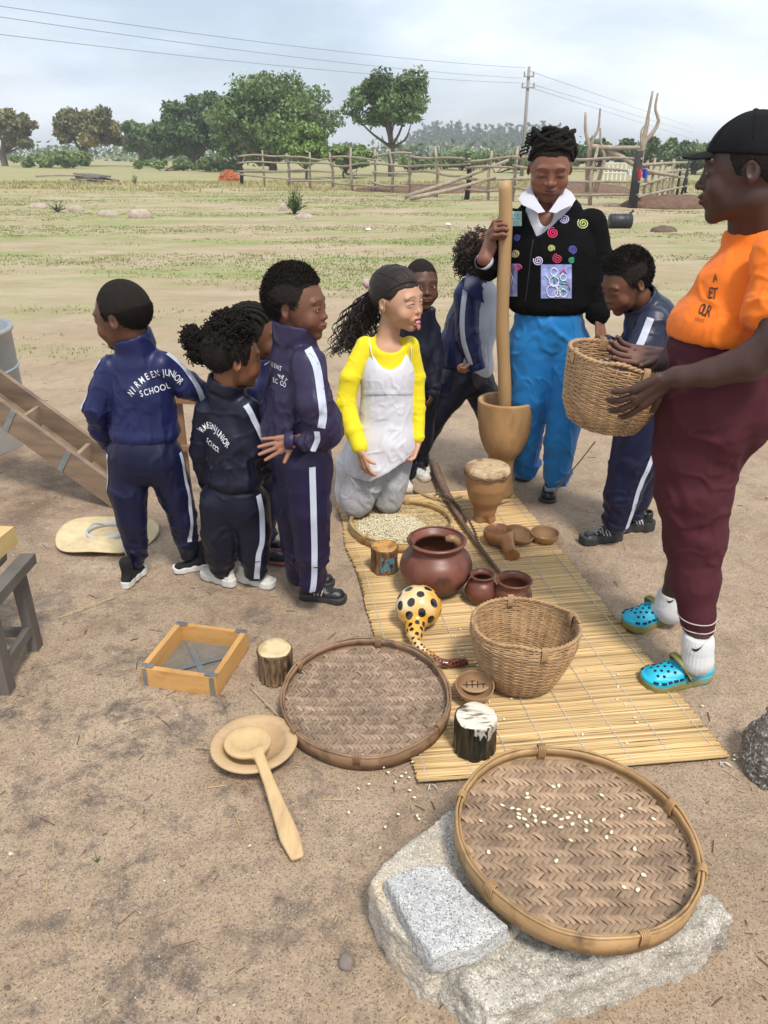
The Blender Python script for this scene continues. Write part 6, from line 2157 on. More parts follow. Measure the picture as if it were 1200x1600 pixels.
# ---- 1: left boy, seen from behind, head turned left
def boy_left():
    Y = 2.68
    sp = setup(dict(H=.232, skin=DARK, hc=W(190, 492, Y - .01), Mh=facing(-108, 10, 0), neck_base=W(212, 541, Y + .01),
                    face=dict(eye_open=.35, lips=1.1, nose=1.1, stubble=(.02, .03, .85), haircol=(.010, .008, .008), kid=1), neck_r=.20,
                    torso=[(214, 575, Y, 38, 1.2), (222, 612, Y, 47, 1.3), (226, 672, Y, 52, 1.25)], arms=[], legs=[]), 186)
    sp['hem'] = W(226, 694, Y)[2]
    root = new_person('boy in navy tracksuit seen from behind, head turned left, leftmost person', G(252, 905), KIDS)
    sp['arms'] = [[(176, 576, Y, 23), (151, 636, Y - .02, 20), (158, 672, Y + .04, 18), (172, 690, Y + .09, 15)],
                  [(252, 572, Y, 24), (292, 602, Y + .04, 21), (322, 616, Y + .10, 18), (345, 624, Y + .14, 15)]]
    sp['legs'] = [[(202, 712, Y, 34), (200, 765, Y - .01, 30), (206, 812, Y - .01, 23), (211, 850, Y + .01, 19), (212, 876, Y + .02, 15)],
                  [(252, 712, Y, 34), (270, 762, Y + .03, 28), (284, 805, Y + .04, 22), (290, 840, Y + .06, 19), (294, 864, Y + .08, 14)]]
    sp['pelvis_s'] = 1.1
    body_mesh(sp, root)
    eyes(sp['hc'], sp['Mh'], sp['H'], root, (0, 20), sp['face'].get('kid', 0))
    hair_cap(sp, root, M_HAIR, .008, .02, .03, .0030, 90, 1, fade=.4, base0=.0015, fuzz=9000, fz=.003)
    jk, bv = jacket(sp, root, M_NAVY, seed=3, collar_h=.05)
    tr, bt = trousers(sp, root, M_NAVYP, seed=4, pelvis=[(227, 700, Y, 56)])
    # stripes
    ribbon('stripe', bv, [W(172, 562, Y), W(158, 590, Y), W(146, 622, Y - .02), W(142, 645, Y - .02)], (-.85, -.5, .15), .020, M_WSTR, jk)
    ribbon('stripe', bv, [W(262, 552, Y), W(284, 572, Y + .02), W(305, 594, Y), W(322, 606, Y - .06)], (.25, -.75, .60), .020, M_WSTR, jk)
    leg_stripe('stripe', bt, [(176, 706, Y - .02, 1), (181, 760, Y, 1), (190, 812, Y, 1), (199, 866, Y, 1)], (-.62, -.78, 0), .022, root, tr)
    leg_stripe('stripe', bt, [(279, 706, Y - .02, 1), (293, 765, Y, 1), (302, 820, Y, 1), (304, 850, Y, 1)], (.80, -.60, 0), .016, root, tr)
    # NIRMEEN JUNIOR / SCHOOL in an arc
    items = []
    word = 'NIRMEEN JUNIOR'
    px = [(202, 613, 62), (205.5, 607, 58), (210, 600, 52), (216.5, 594, 44), (223.5, 589, 33), (231, 586.5, 20), (238, 584.5, 12), (0, 0, 0), (248, 583.5, 0), (253.5, 584, -6), (259.5, 586.5, -20), (264, 589, -35), (267.5, 594, -48), (272, 600, -60)]
    for ch, (x, y, r_) in zip(word, px):
        if ch != ' ': items.append((ch, W(x + 1, y + 2, Y - .1), .033, r_ * .75))
    for ch, (x, y) in zip('SCHOOL', [(219, 616), (225.5, 614.5), (232.5, 613), (239.5, 611.5), (247, 610), (253.5, 608.5)]):
        items.append((ch, W(x, y, Y - .1), .031, 10))
    lettering('lettering', bv, items, (1, 0, 0), (0, .1, 1), M_PRINT, jk)
    shoe(G(210, 905), 172, .165, root, 'sock', dict(sole=M_WHITE, upper=M_KNIT, chunk=1, sole_h=.15))
    shoe(G(302, 890), -70, .165, root, 'sock', dict(sole=M_WHITE, upper=M_KNIT, chunk=1, sole_h=.15))
boy_left()

# ---- 2: girl with two afro puffs, from behind
def girl_puffs():
    Y = 2.62
    sp = setup(dict(H=.222, skin=(.20, .085, .040), hc=W(366, 557, Y), Mh=facing(122, 6), neck_base=W(352, 607, Y), neck_r=.20,
                    face=dict(eye_open=.5, lips=1.0, kid=1, cheek=1.15, stubble=(0, 0, .85)), torso=[(350, 638, Y, 33, 1.3), (357, 685, Y, 43, 1.25), (365, 742, Y, 47, 1.2)], legs=[], arms=[]), 150)
    sp['hem'] = W(366, 765, Y)[2]
    root = new_person('small girl with two curly hair puffs in navy tracksuit and white sneakers, seen from behind', G(375, 915), KIDS)
    sp['arms'] = [[(322, 642, Y, 19), (312, 705, Y + .03, 17), (322, 745, Y + .10, 14)],
                  [(382, 640, Y - .02, 23), (395, 700, Y - .02, 22), (420, 720, Y + .06, 18), (432, 715, Y + .10, 14)]]
    sp['legs'] = [[(344, 785, Y, 33), (345, 830, Y, 31), (347, 865, Y + .02, 28), (346, 882, Y + .03, 22)],
                  [(390, 785, Y, 33), (396, 830, Y, 28), (397, 870, Y, 24), (397, 888, Y + .01, 20)]]
    body_mesh(sp, root)
    eyes(sp['hc'], sp['Mh'], sp['H'], root, (0, 0), sp['face'].get('kid', 0))
    jk, bv = jacket(sp, root, M_DNAVY, seed=7, collar_h=.035)
    tr, bt = trousers(sp, root, M_DNAVY, seed=8, pelvis=[(366, 775, Y, 52)])
    ribbon('stripe', bv, [W(374, 636, Y), W(388, 660, Y), W(402, 685, Y), W(414, 706, Y)], (.45, -.8, .35), .021, M_WSTR, jk)
    leg_stripe('s', bt, [(399, 765, Y, 1), (404, 800, Y, 1), (404, 835, Y, 1), (398, 860, Y, 1), (398, 898, Y, 1)], (.35, -.9, 0), .021, root, tr)
    items = []
    for ch, (x, y, r_) in zip('IRMEEN JUNIOR', [(303, 679, 75), (307, 678, 55), (312.5, 673, 45), (318, 670, 20), (323.5, 669.5, 5), (329, 671.5, -15), (0, 0, 0), (334, 675, -30), (339, 679, -40), (343, 683, -42), (346.5, 687, -45), (350, 691, -45), (354, 696.5, -45)]):
        if ch != ' ': items.append((ch, W(x, y, Y - .1), .031, r_ * .8))
    for ch, (x, y) in zip('SCHOOL', [(318, 693), (323, 696), (328, 699), (332, 701.5), (336, 703.5), (339.5, 705.5)]):
        items.append((ch, W(x, y, Y - .1), .026, -22))
    lettering('lettering', bv, items, (1, -.05, 0), (0, .1, 1), M_PRINT, jk)
    hc, M_, H = sp['hc'], sp['Mh'], sp['H']
    hair_cap(sp, root, M_HAIR, .020, .0, 0, .008, 45, 5, fuzz=3000, fz=.006)
    coils(root, M_HAIR, [(hc + M_ @ (np.array((0, .09, .17)) * H), np.array((.34, .38, .34)) * H)], 520, .0065, .0020, .018, 13, 'curls')
    s_ = 1 / PXM(hc)
    coils(root, M_HAIR, [(W(356, 522, Y), np.array((33, 34, 34)) * s_), (W(368, 510, Y - .02), np.array((25, 28, 24)) * s_), (W(350, 552, Y - .02), np.array((24, 24, 22)) * s_)], 900, .0075, .0022, .026, 3, 'curly_puff')
    coils(root, M_HAIR, [(W(302, 528, Y + .07), np.array((16, 18, 17)) * s_), (W(308, 552, Y + .05), np.array((11, 12, 16)) * s_)], 260, .0075, .0022, .028, 4, 'curly_puff')
    for c, rd in ((W(357, 524, Y), (31, 34, 32)), (W(304, 534, Y + .07), (10, 13, 13))):
        rd = np.array(rd) * s_ * .85
        def f(P): return el(P, c, rd) + .006 * vnoise(P * 90, 2)
        V, Q = surf(f, c - rd * 1.4, c + rd * 1.4, .0045); obj('puff_core', V, [Q], M_HAIR, root)
    mt = dict(sole=M_WHITE, upper=M_CREAM, chunk=1, sole_h=.17, lace=M_WHITE, trim=mat('colour_trim', (.45, .42, .38), .5))
    shoe(G(342, 908), -120, .175, root, 'sneaker', mt); shoe(G(401, 912), 70, .175, root, 'sneaker', mt)
girl_puffs()

# ---- 3: girl with cornrows behind
def girl_braids():
    Y = 2.90
    sp = setup(dict(H=.222, skin=(.12, .050, .026), hc=W(398, 521, Y), Mh=facing(96, 8), neck_base=W(395, 572, Y), neck_r=.2,
                    face=dict(eye_open=.5, kid=1, cheek=1.1), torso=[(394, 605, Y, 38, 1.2), (396, 650, Y, 44, 1.2), (398, 700, Y, 45, 1.2)]), 100)
    sp['hem'] = W(398, 722, Y)[2]
    root = new_person('girl with cornrow braids in navy tracksuit, mostly hidden between two children', G(410, 870), KIDS)
    sp['arms'] = [[(388, 612, Y - .07, 20), (392, 680, Y - .1, 18), (408, 720, Y - .08, 14)]]
    sp['legs'] = [[(390, 735, Y, 30), (395, 790, Y, 24), (400, 835, Y, 18)], [(410, 735, Y, 28), (412, 790, Y, 22), (414, 835, Y, 17)]]
    body_mesh(sp, root); eyes(sp['hc'], sp['Mh'], sp['H'], root, (0, 0), sp['face'].get('kid', 0))
    jk, bv = jacket(sp, root, M_NAVY, seed=12, h=.008); trousers(sp, root, M_NAVYP, seed=13, h=.008, pelvis=[(400, 722, Y, 42)])
    hair_cap(sp, root, M_HAIR, .006, .0, 0, .004, 40, 9)
    hc, M_, H = sp['hc'], sp['Mh'], sp['H']
    for k in range(9):
        x = -.30 + .075 * k
        mb = MB(); P = []
        for a in np.linspace(-1.0, 2.0, 30):
            z = .13 + .372 * math.cos(a); y = .075 + .42 * math.sin(a) ; sc = math.sqrt(max(.05, 1 - (x / .36) ** 2))
            P.append(hc + M_ @ (np.array((x, .075 + (y - .075) * sc, .13 + (z - .13) * sc)) * H))
        mb.tube(P, .0065 * (1 + .25 * np.sin(np.arange(30) * 2.4)), 6); mb.build('braid', M_HAIR, root)
    r = np.random.default_rng(2)
    for k in range(9):
        c = hc + M_ @ (np.array((-.36 + .02 * r.normal(), -.22 + .055 * k, .26 + .06 * math.sin(k))) * H) if k > 4 else hc + M_ @ (np.array((.30 + .02 * r.normal(), -.30 + .10 * k, .30 - .02 * k)) * H)
        mb = MB(); t_ = np.linspace(0, 8, 22); mb.tube(c + np.stack([.009 * np.cos(t_), .009 * np.sin(t_), -.004 * t_], -1), .0055, 6); mb.build('braid_end', M_HAIR, root)
    st = dict(sole=mat('pink_sole', (.30, .10, .11), .6), upper=M_BLK, sole_h=.10, trim=mat('pink_trim', (.45, .18, .19), .5))
    shoe(G(424, 878), 80, .17, root, 'sneaker', st); shoe(G(418, 856), 75, .17, root, 'sneaker', st)
girl_braids()

# ---- 4: tall boy in profile, hands behind his back
def boy_tall():
    Y = 2.50
    sp = setup(dict(H=.222, hh=.0026, skin=(.140, .057, .032), hc=W(466, 475, Y), Mh=facing(76, 3, 0), neck_base=W(460, 527, Y), neck_r=.215,
                    face=dict(eye_open=.55, lips=1.05, nose=1.05, stubble=(.045, .03, .75), jaw=1.0, kid=1, cheek=1.15), legs=[], arms=[],
                    torso=[(463, 560, Y, 36, .9), (469, 620, Y, 43, .9), (474, 672, Y, 48, .9)], pelvis_s=.9), 86)
    sp['hem'] = W(474, 702, Y)[2]
    root = new_person('tallest child, boy in purplish tracksuit in profile with hands behind his back', G(490, 940), KIDS)
    sp['arms'] = [[(480, 568, Y - .10, 28), (489, 630, Y - .14, 29), (500, 664, Y - .13, 27), (482, 688, Y - .14, 20), (466, 688, Y - .14, 15)],
                  [(455, 565, Y + .12, 26), (425, 640, Y + .12, 22), (424, 690, Y + .03, 15)]]
    sp['legs'] = [[(477, 722, Y - .05, 41), (482, 795, Y - .06, 34), (487, 858, Y - .05, 27), (487, 905, Y - .05, 22)],
                  [(464, 725, Y + .07, 42), (462, 800, Y + .07, 33), (466, 860, Y + .08, 27), (467, 895, Y + .08, 22)]]
    sp['palm'] = np.array((.40, .19, .12))
    w = W(462, 687, Y - .14)
    sp['hands'] = [dict(a=(w, (-.93, .12, -.30), (.06, -1, .14), -1, .135), k=dict(curl=(4, 6, 8, 6), spread=11, thumb=(48, 8), fat=1.05), h=.0024)]
    body_mesh(sp, root); eyes(sp['hc'], sp['Mh'], sp['H'], root, (0, 3), sp['face'].get('kid', 0))
    hair_cap(sp, root, M_HAIR, .046, .045, .03, .010, 60, 3, sideoff=.008, top_extra=.022, fade=.40, base0=.0035, fuzz=9000, fz=.009)
    jk, bv = jacket(sp, root, M_PURP, seed=15, collar_h=.05, amp=.009, base=.0045,
                    extra=lambda P, d: smin(d, el(P, W(505, 662, Y), (.062, .10, .075)), .04))
    tr, bt = trousers(sp, root, M_PURPP, seed=16, pelvis=[(470, 712, Y, 51)], amp=.009, base=.005)
    ribbon('stripe', bv, [W(481, 543, Y - .1), W(494, 570, Y - .1), W(500, 610, Y - .1), W(503, 640, Y - .1), W(500, 660, Y - .1)], (.12, -1, .12), .025, M_WSTR, jk)
    ribbon('stripe', bv, [W(496, 661, Y - .1), W(497, 675, Y - .1), W(490, 692, Y - .1)], (.05, -1, 0), .018, M_WSTR, jk, n=16)
    leg_stripe('s', bt, [(490, 708, Y, 1), (492, 780, Y, 1), (493, 850, Y, 1), (491, 895, Y, 1), (483, 925, Y, 1)], (.05, -1, 0), .021, root, tr)
    items = [(ch, W(x, y, Y - .1), .022, r_) for ch, x, y, r_ in (('M', 415, 573, -4), ('E', 421, 574, -8), ('E', 426, 575, -8), ('N', 431, 576.5, -14), ('S', 436, 578, -18),
                                                                  ('A', 434, 590, 50), ('R', 440, 592, -30), ('Y', 445, 596, -45), ('E', 424, 598, 0), ('C', 429, 599, 0), ('C', 438, 601, -5), ('O', 443, 603, -5))]
    lettering('lettering', bv, items, (1, 0, 0), (0, .1, 1), M_PRINT, jk)
    mt = dict(sole=M_BLKS, upper=M_BLK, sole_h=.13, trim=M_SILV, lace=M_BLKS)
    shoe(G(505, 937), 84, .19, root, 'sneaker', mt); shoe(G(488, 912), 80, .19, root, 'sneaker', mt)
boy_tall()

# ---- 5: kneeling girl in yellow
def girl_kneeling():
    Y = 3.28
    YEL = fabric('yellow_jersey', (.80, .66, .012), .75, .1)
    WHT = fabric('white_jersey', (.65, .645, .70), .8, .1, .04)
    GRY = mat('grey_marl', (.40, .40, .42), .9, .16, 160, .2, 400, col2=(.33, .33, .35), c2s=140)
    sp = setup(dict(H=.256, hh=.0026, skin=(.52, .29, .185), hc=W(622, 466, Y), Mh=facing(56, 4, -2), neck_base=W(604, 537, Y + .02), neck_r=.170,
                    face=dict(eye_open=.5, lips=.85, nose=.80, mouth=.9, cheek=1.1, jaw=.95, lipcol=(.46, .18, .15), brow=.5, browtilt=-.15, haircol=(.03, .020, .015), stubble=(-.03, .11, .9), kid=1, wide=1.05), legs=[], arms=[],
                    torso=[(606, 553, Y, 34, 1.35), (607, 600, Y, 40, 1.3), (603, 650, Y, 36, 1.2)]), 28)
    sp['chest'] = [(W(605, 548, Y), np.array((.070, .048, .045)))]
    root = new_person('girl with long black ponytail in yellow top and white apron kneeling with her tongue out', G(590, 795))
    sp['arms'] = [[(572, 542, Y + .0, 17), (548, 590, Y - .04, 16.5), (540, 630, Y - .06, 15.5), (553, 672, Y - .12, 14), (562, 698, Y - .16, 13)],
                  [(640, 540, Y + .02, 15), (651, 590, Y + .04, 13), (653, 640, Y + .02, 11.5), (653, 683, Y - .02, 10.5)]]
    sp['legs'] = [[(592, 705, Y + .02, 24), (568, 755, Y - .04, 24), (560, 776, Y - .03, 20)], [(620, 705, Y + .04, 22), (611, 755, Y + .02, 20), (608, 772, Y + .02, 18)]]
    w1, w2 = W(564, 706, Y - .18), W(652, 692, Y - .03)
    sp['palm'] = np.array((.62, .36, .26))
    sp['hands'] = [dict(a=(w1, (.22, -.25, -.95), (.7, .6, -.1), 1, .135), k=dict(curl=(18, 22, 26, 30), spread=4, thumb=(35, 25), fat=1.08), arm=[(558, 694, Y - .155, 8)]),
                   dict(a=(w2, (-.42, -.35, -.85), (-.6, -.4, .3), 1, .145), k=dict(curl=(30, 34, 38, 40), spread=5, thumb=(40, 20), fat=1.0), arm=[(653, 684, Y - .02, 7)])]
    body_mesh(sp, root); eyes(sp['hc'], sp['Mh'], sp['H'], root, (25, 8), sp['face'].get('kid', 0))
    hc, M_, H = sp['hc'], sp['Mh'], sp['H']
    def loc(*p): return hc + M_ @ (np.array(p) * H)
    # tongue
    def ft(P): return smin(rc(P, loc(0, -.30, -.285), loc(0, -.395, -.318), .050 * H, .050 * H, M_[:, 2], 2.2), rc(P, loc(0, -.395, -.325), loc(0, -.425, -.400), .050 * H, .046 * H, M_[:, 1], 2.0), .012)
    V, Q = surf(ft, loc(0, -.38, -.34) - .045, loc(0, -.38, -.34) + .045, .0018); obj('tongue', V, [Q], mat('tongue', (.50, .19, .19), .3, .05), root)
    # earring
    mb = MB(); mb.lathe([(.001, 0), (.004, .002), (.004, .005), (.001, .007)], loc(-.35, .06, -.12), 10); mb.build('earring', mat('gold', (.8, .6, .3), .3, 0, metal=1), root)
    # hair: smooth cap with strands, ponytail
    hair_cap(sp, root, M_HAIRS, .022, -.03, .11, .003, 20, 5, fade=.14)
    mb = MB(); r = np.random.default_rng(6)
    for k in range(260):                       # swept-back strands on the skull
        a0 = -1.45 + 2.9 * k / 260 + r.normal(0, .02)
        P = []
        for t_ in np.linspace(0, 1, 12):
            x = .30 * math.sin(a0) * (1 - t_ ** 1.5) ; 
            q = np.array((x, -.27 + .80 * t_ * 1.0, 0.0))
            st = np.array((.33 * math.sin(a0), -.30 + .30 * abs(math.sin(a0)), .24 * math.cos(a0) + .06)); en = np.array((0, .50, .22))
            q = st * (1 - t_) + en * t_
            dd = q - np.array((0, .075, .13)); nrm = np.linalg.norm(dd / np.array((.335, .415, .365)))
            q = np.array((0, .075, .13)) + dd / nrm * (1.062 + .018 * r.random())
            P.append(loc(*q))
        mb.tube(P, .0019, 4, caps=False)
    mb.build('hair_strands', M_HAIRS, root)
    def fsc(P):
        F_ = frame(W(584, 446, Y + .06), W(572, 470, Y + .06)); q = (P - W(582, 447, Y + .05)) @ F_
        a = np.arctan2(q[:, 1], q[:, 0]); return np.sqrt((np.hypot(q[:, 0], q[:, 1]) - .030) ** 2 + q[:, 2] ** 2) - .014 - .0035 * np.sin(11 * a)
    c = W(582, 447, Y + .05); V, Q = surf(fsc, c - .06, c + .06, .0032); obj('scrunchie', V, [Q], mat('beige_scrunchie', (.50, .34, .32), .8, .15, 50), root)
    mb = MB()
    base = [W(590, 452, Y + .06), W(574, 478, Y + .10), W(560, 505, Y + .10), W(550, 530, Y + .08), W(538, 552, Y + .05)]
    for k in range(230):
        off0 = r.normal(0, 1, 2); L_ = .62 + .45 * r.random()
        pts = spline(base, 26); n = int(26 * min(1, L_)); pts = pts[:max(n, 12)]
        t_ = np.linspace(0, 1, len(pts)); spread = .010 + .030 * np.sin(np.clip(t_ * 1.25, 0, 1) * math.pi * .62)
        ph = r.random() * 6.28; fq = 11 + 6 * r.random(); am = .006 + .009 * t_
        pts = pts + np.stack([spread * off0[0] + am * np.cos(fq * t_ * 2.2 + ph), spread * off0[1] * .8 + am * np.sin(fq * t_ * 2.2 + ph), -.010 * t_ * abs(off0[0])], -1)
        mb.tube(pts, np.linspace(.0034, .0012, len(pts)), 4, caps=False)
    mb.build('ponytail', M_HAIRS, root)
    def fp(P):
        d = None
        bp = spline(base, 8)
        for i in range(6): q = rc(P, bp[i], bp[i + 1], .030 - .003 * i, .028 - .003 * i); d = q if d is None else smin(d, q, .01)
        return d + .006 * vnoise(P * 60, 3)
    V, Q = surf(fp, W(540, 560, Y) - .08, W(590, 445, Y) + .12, .0055); obj('ponytail_core', V, [Q], M_HAIRS, root)
    # yellow top
    nk = sp['neck_base']
    def neckcut(P, d):
        return smax(d, -el(P, W(612, 528, Y - .05), (.080, .10, .062)), .006)
    sp['cut'] = neckcut
    jk, bv = jacket(sp, root, YEL, 'yellow_top', .0055, False, hem=False, seed=21, amp=.0035, base=.0022)
    # white apron dress over it
    st = [(606, 590, Y - .004, 43.5, 1.22), (604, 640, Y - .004, 42, 1.15), (600, 690, Y - .01, 50, 1.1), (592, 722, Y - .02, 54, 1.05)]
    tor, tp = chain_sdf(st, sp['back'], .02)
    def fd(P):
        d = smin(tor(P), rc(P, W(606, 575, Y), W(606, 590, Y), .112, .115, sp['back'], 1.28), .02)
        d = smax(d, -el(P, W(611, 541, Y - .10), (.082, .17, .105)), .004)
        # lower hem: falls back to the left
        z0 = W(600, 722, Y)[2]
        hemz = z0 + .05 * np.clip((P[:, 0] - W(600, 700, Y)[0]) / .1, -.6, 1) 
        return smax(d, hemz - P[:, 2], .004)
    lo, hi = bounds(tp, [(W(606, 560, Y), .15)])
    dz = [(W(606, 612, Y - .1), (0, 0, 1), .10, .004, 9, 45), (W(600, 690, Y - .1), (.4, 0, 1), .14, .005, 9, 22), (W(585, 715, Y - .1), (.7, 0, 1), .12, .005, 12, 24)]
    dr, bd = cloth('apron_dress', fd, lo, hi, WHT, root, .0052, dz, .0018, 31)
    mb = MB(); rows = []
    for z in np.linspace(0, 1, 4):
        rows.append([])
        for x in np.linspace(-1, 1, 70):
            hit = hitpx(bd, 603 + 44 * x, 609 + 7 * z)
            rows[-1].append((np.array(hit[0]) if hit[0] is not None else np.array((0, 0, -9))) + (0, -.003 - .004 * abs(math.sin(x * 42)) * (1 - abs(z - .5)), 0))
    rows = np.array(rows); ok = (rows[:, :, 2] > 0).all(0)
    if ok.sum() > 4: mb.grid(rows[:, ok]); mb.build('ruffle', WHT, dr)
    for a_ in ([(584, 566), (579, 545), (577, 528)], [(641, 570), (643, 548), (639, 528)]):
        mb = MB(); pts = []
        for x, y in a_:
            hit = hitpx(bv, x, y)
            if hit[0] is not None: pts.append(np.array(hit[0]) + (0, -.004, 0))
        if len(pts) > 1: mb.tube(spline(pts, 10) if len(pts) > 2 else pts, .0055, 6, squash=.5); mb.build('strap', WHT, dr)
    # long back panel of the dress trailing to the floor on the left
    pan = [(566, 690, Y + .04, 24), (552, 730, Y + .06, 26), (545, 765, Y + .08, 20), (540, 778, Y + .1, 14)]
    pf, pp = chain_sdf(pan, None, .02)
    lo, hi = bounds(pp); cloth('dress_tail', pf, lo, hi, WHT, dr, .006, [(W(552, 735, Y), (1, 0, .3), .15, .008, 26, 7)], .004, 33)
    th1, _ = chain_sdf([(592, 700, Y + .02, 32), (570, 750, Y - .05, 31), (557, 781, Y - .07, 27)], None, .01)
    th2, _ = chain_sdf([(622, 700, Y + .04, 27), (611, 752, Y + .0, 26), (607, 778, Y - .0, 24)], None, .01)
    s1, q1 = chain_sdf([(556, 786, Y - .05, 21), (560, 776, Y + .32, 17)], None, .01)
    s2, q2 = chain_sdf([(607, 783, Y + .0, 19), (610, 772, Y + .34, 15)], None, .01)
    def fk(P): return np.minimum(smin(th1(P), s1(P), .008), smin(th2(P), s2(P), .008))
    lo, hi = bounds(q1, q2, [(W(600, 700, Y), .13), (W(562, 770, Y - .07), .11)])
    kz = [(W(563, 772, Y - .12), (1, 0, .4), .09, .008, 22, 8), (W(585, 735, Y - .1), (.5, 0, 1), .10, .009, 22, 8), (W(608, 770, Y - .08), (1, 0, .3), .08, .008, 22, 8), (W(612, 735, Y - .08), (.4, 0, 1), .09, .008, 22, 8)]
    cloth('trousers', fk, lo, hi, GRY, root, .0052, kz, .003, 35)
girl_kneeling()

# ---- 6: boy looking at the camera
def boy_behind():
    Y = 3.66
    sp = setup(dict(H=.222, skin=(.095, .041, .024), hc=W(659, 444, Y), Mh=facing(14, -2), neck_base=W(657, 495, Y), neck_r=.2,
                    face=dict(kid=1, cheek=1.1, eye_open=.85, lips=1.05, nose=1.1, stubble=(.0, 0, .85), brow=.4), torso=[(655, 512, Y, 30, 1.4), (657, 550, Y, 33, 1.3), (655, 590, Y, 33, 1.25)]), 20)
    sp['hem'] = W(655, 604, Y)[2]
    root = new_person('boy with shaved head in dark tracksuit looking at the camera from behind the kneeling girl', G(645, 765), KIDS)
    sp['arms'] = [[(635, 515, Y, 16), (628, 560, Y, 15), (632, 600, Y, 11)], [(674, 516, Y, 15), (680, 560, Y - .02, 14), (677, 605, Y - .06, 11)]]
    sp['legs'] = [[(645, 615, Y, 23), (640, 680, Y, 19), (636, 738, Y, 14)], [(665, 615, Y, 21), (662, 670, Y + .05, 17), (655, 722, Y + .12, 13)]]
    sp['hands'] = [dict(a=(W(676, 606, Y - .07), (-.15, -.2, -.95), (-.9, .3, 0), 1, .115), k=dict(curl=24, fat=1.1))]
    body_mesh(sp, root); eyes(sp['hc'], sp['Mh'], sp['H'], root, (-8, 2), sp['face'].get('kid', 0))
    jk, bv = jacket(sp, root, M_DNAVY, seed=41, h=.007)
    mb = MB(); mb.lathe([(.048, -.02), (.060, .0), (.058, .022), (.05, .024)], sp['neck_base'] + (0, -.004, .012), 30); mb.build('shirt_collar', M_PRINT, root)
    hair_cap(sp, root, M_HAIR, .004, .0, 0, .002, 60, 1, h=.004, fade=.3, base0=.001)
    trousers(sp, root, M_DNAVY, .007, 42, pelvis=[(655, 600, Y, 31)])
    mt = dict(sole=mat('gum_sole', (.50, .42, .32), .6), upper=M_WHITE, sole_h=.13, lace=M_WHITE)
    shoe(G(634, 762), 12, .175, root, 'sneaker', mt); shoe(G(654, 746), 40, .175, root, 'sneaker', mt)
boy_behind()

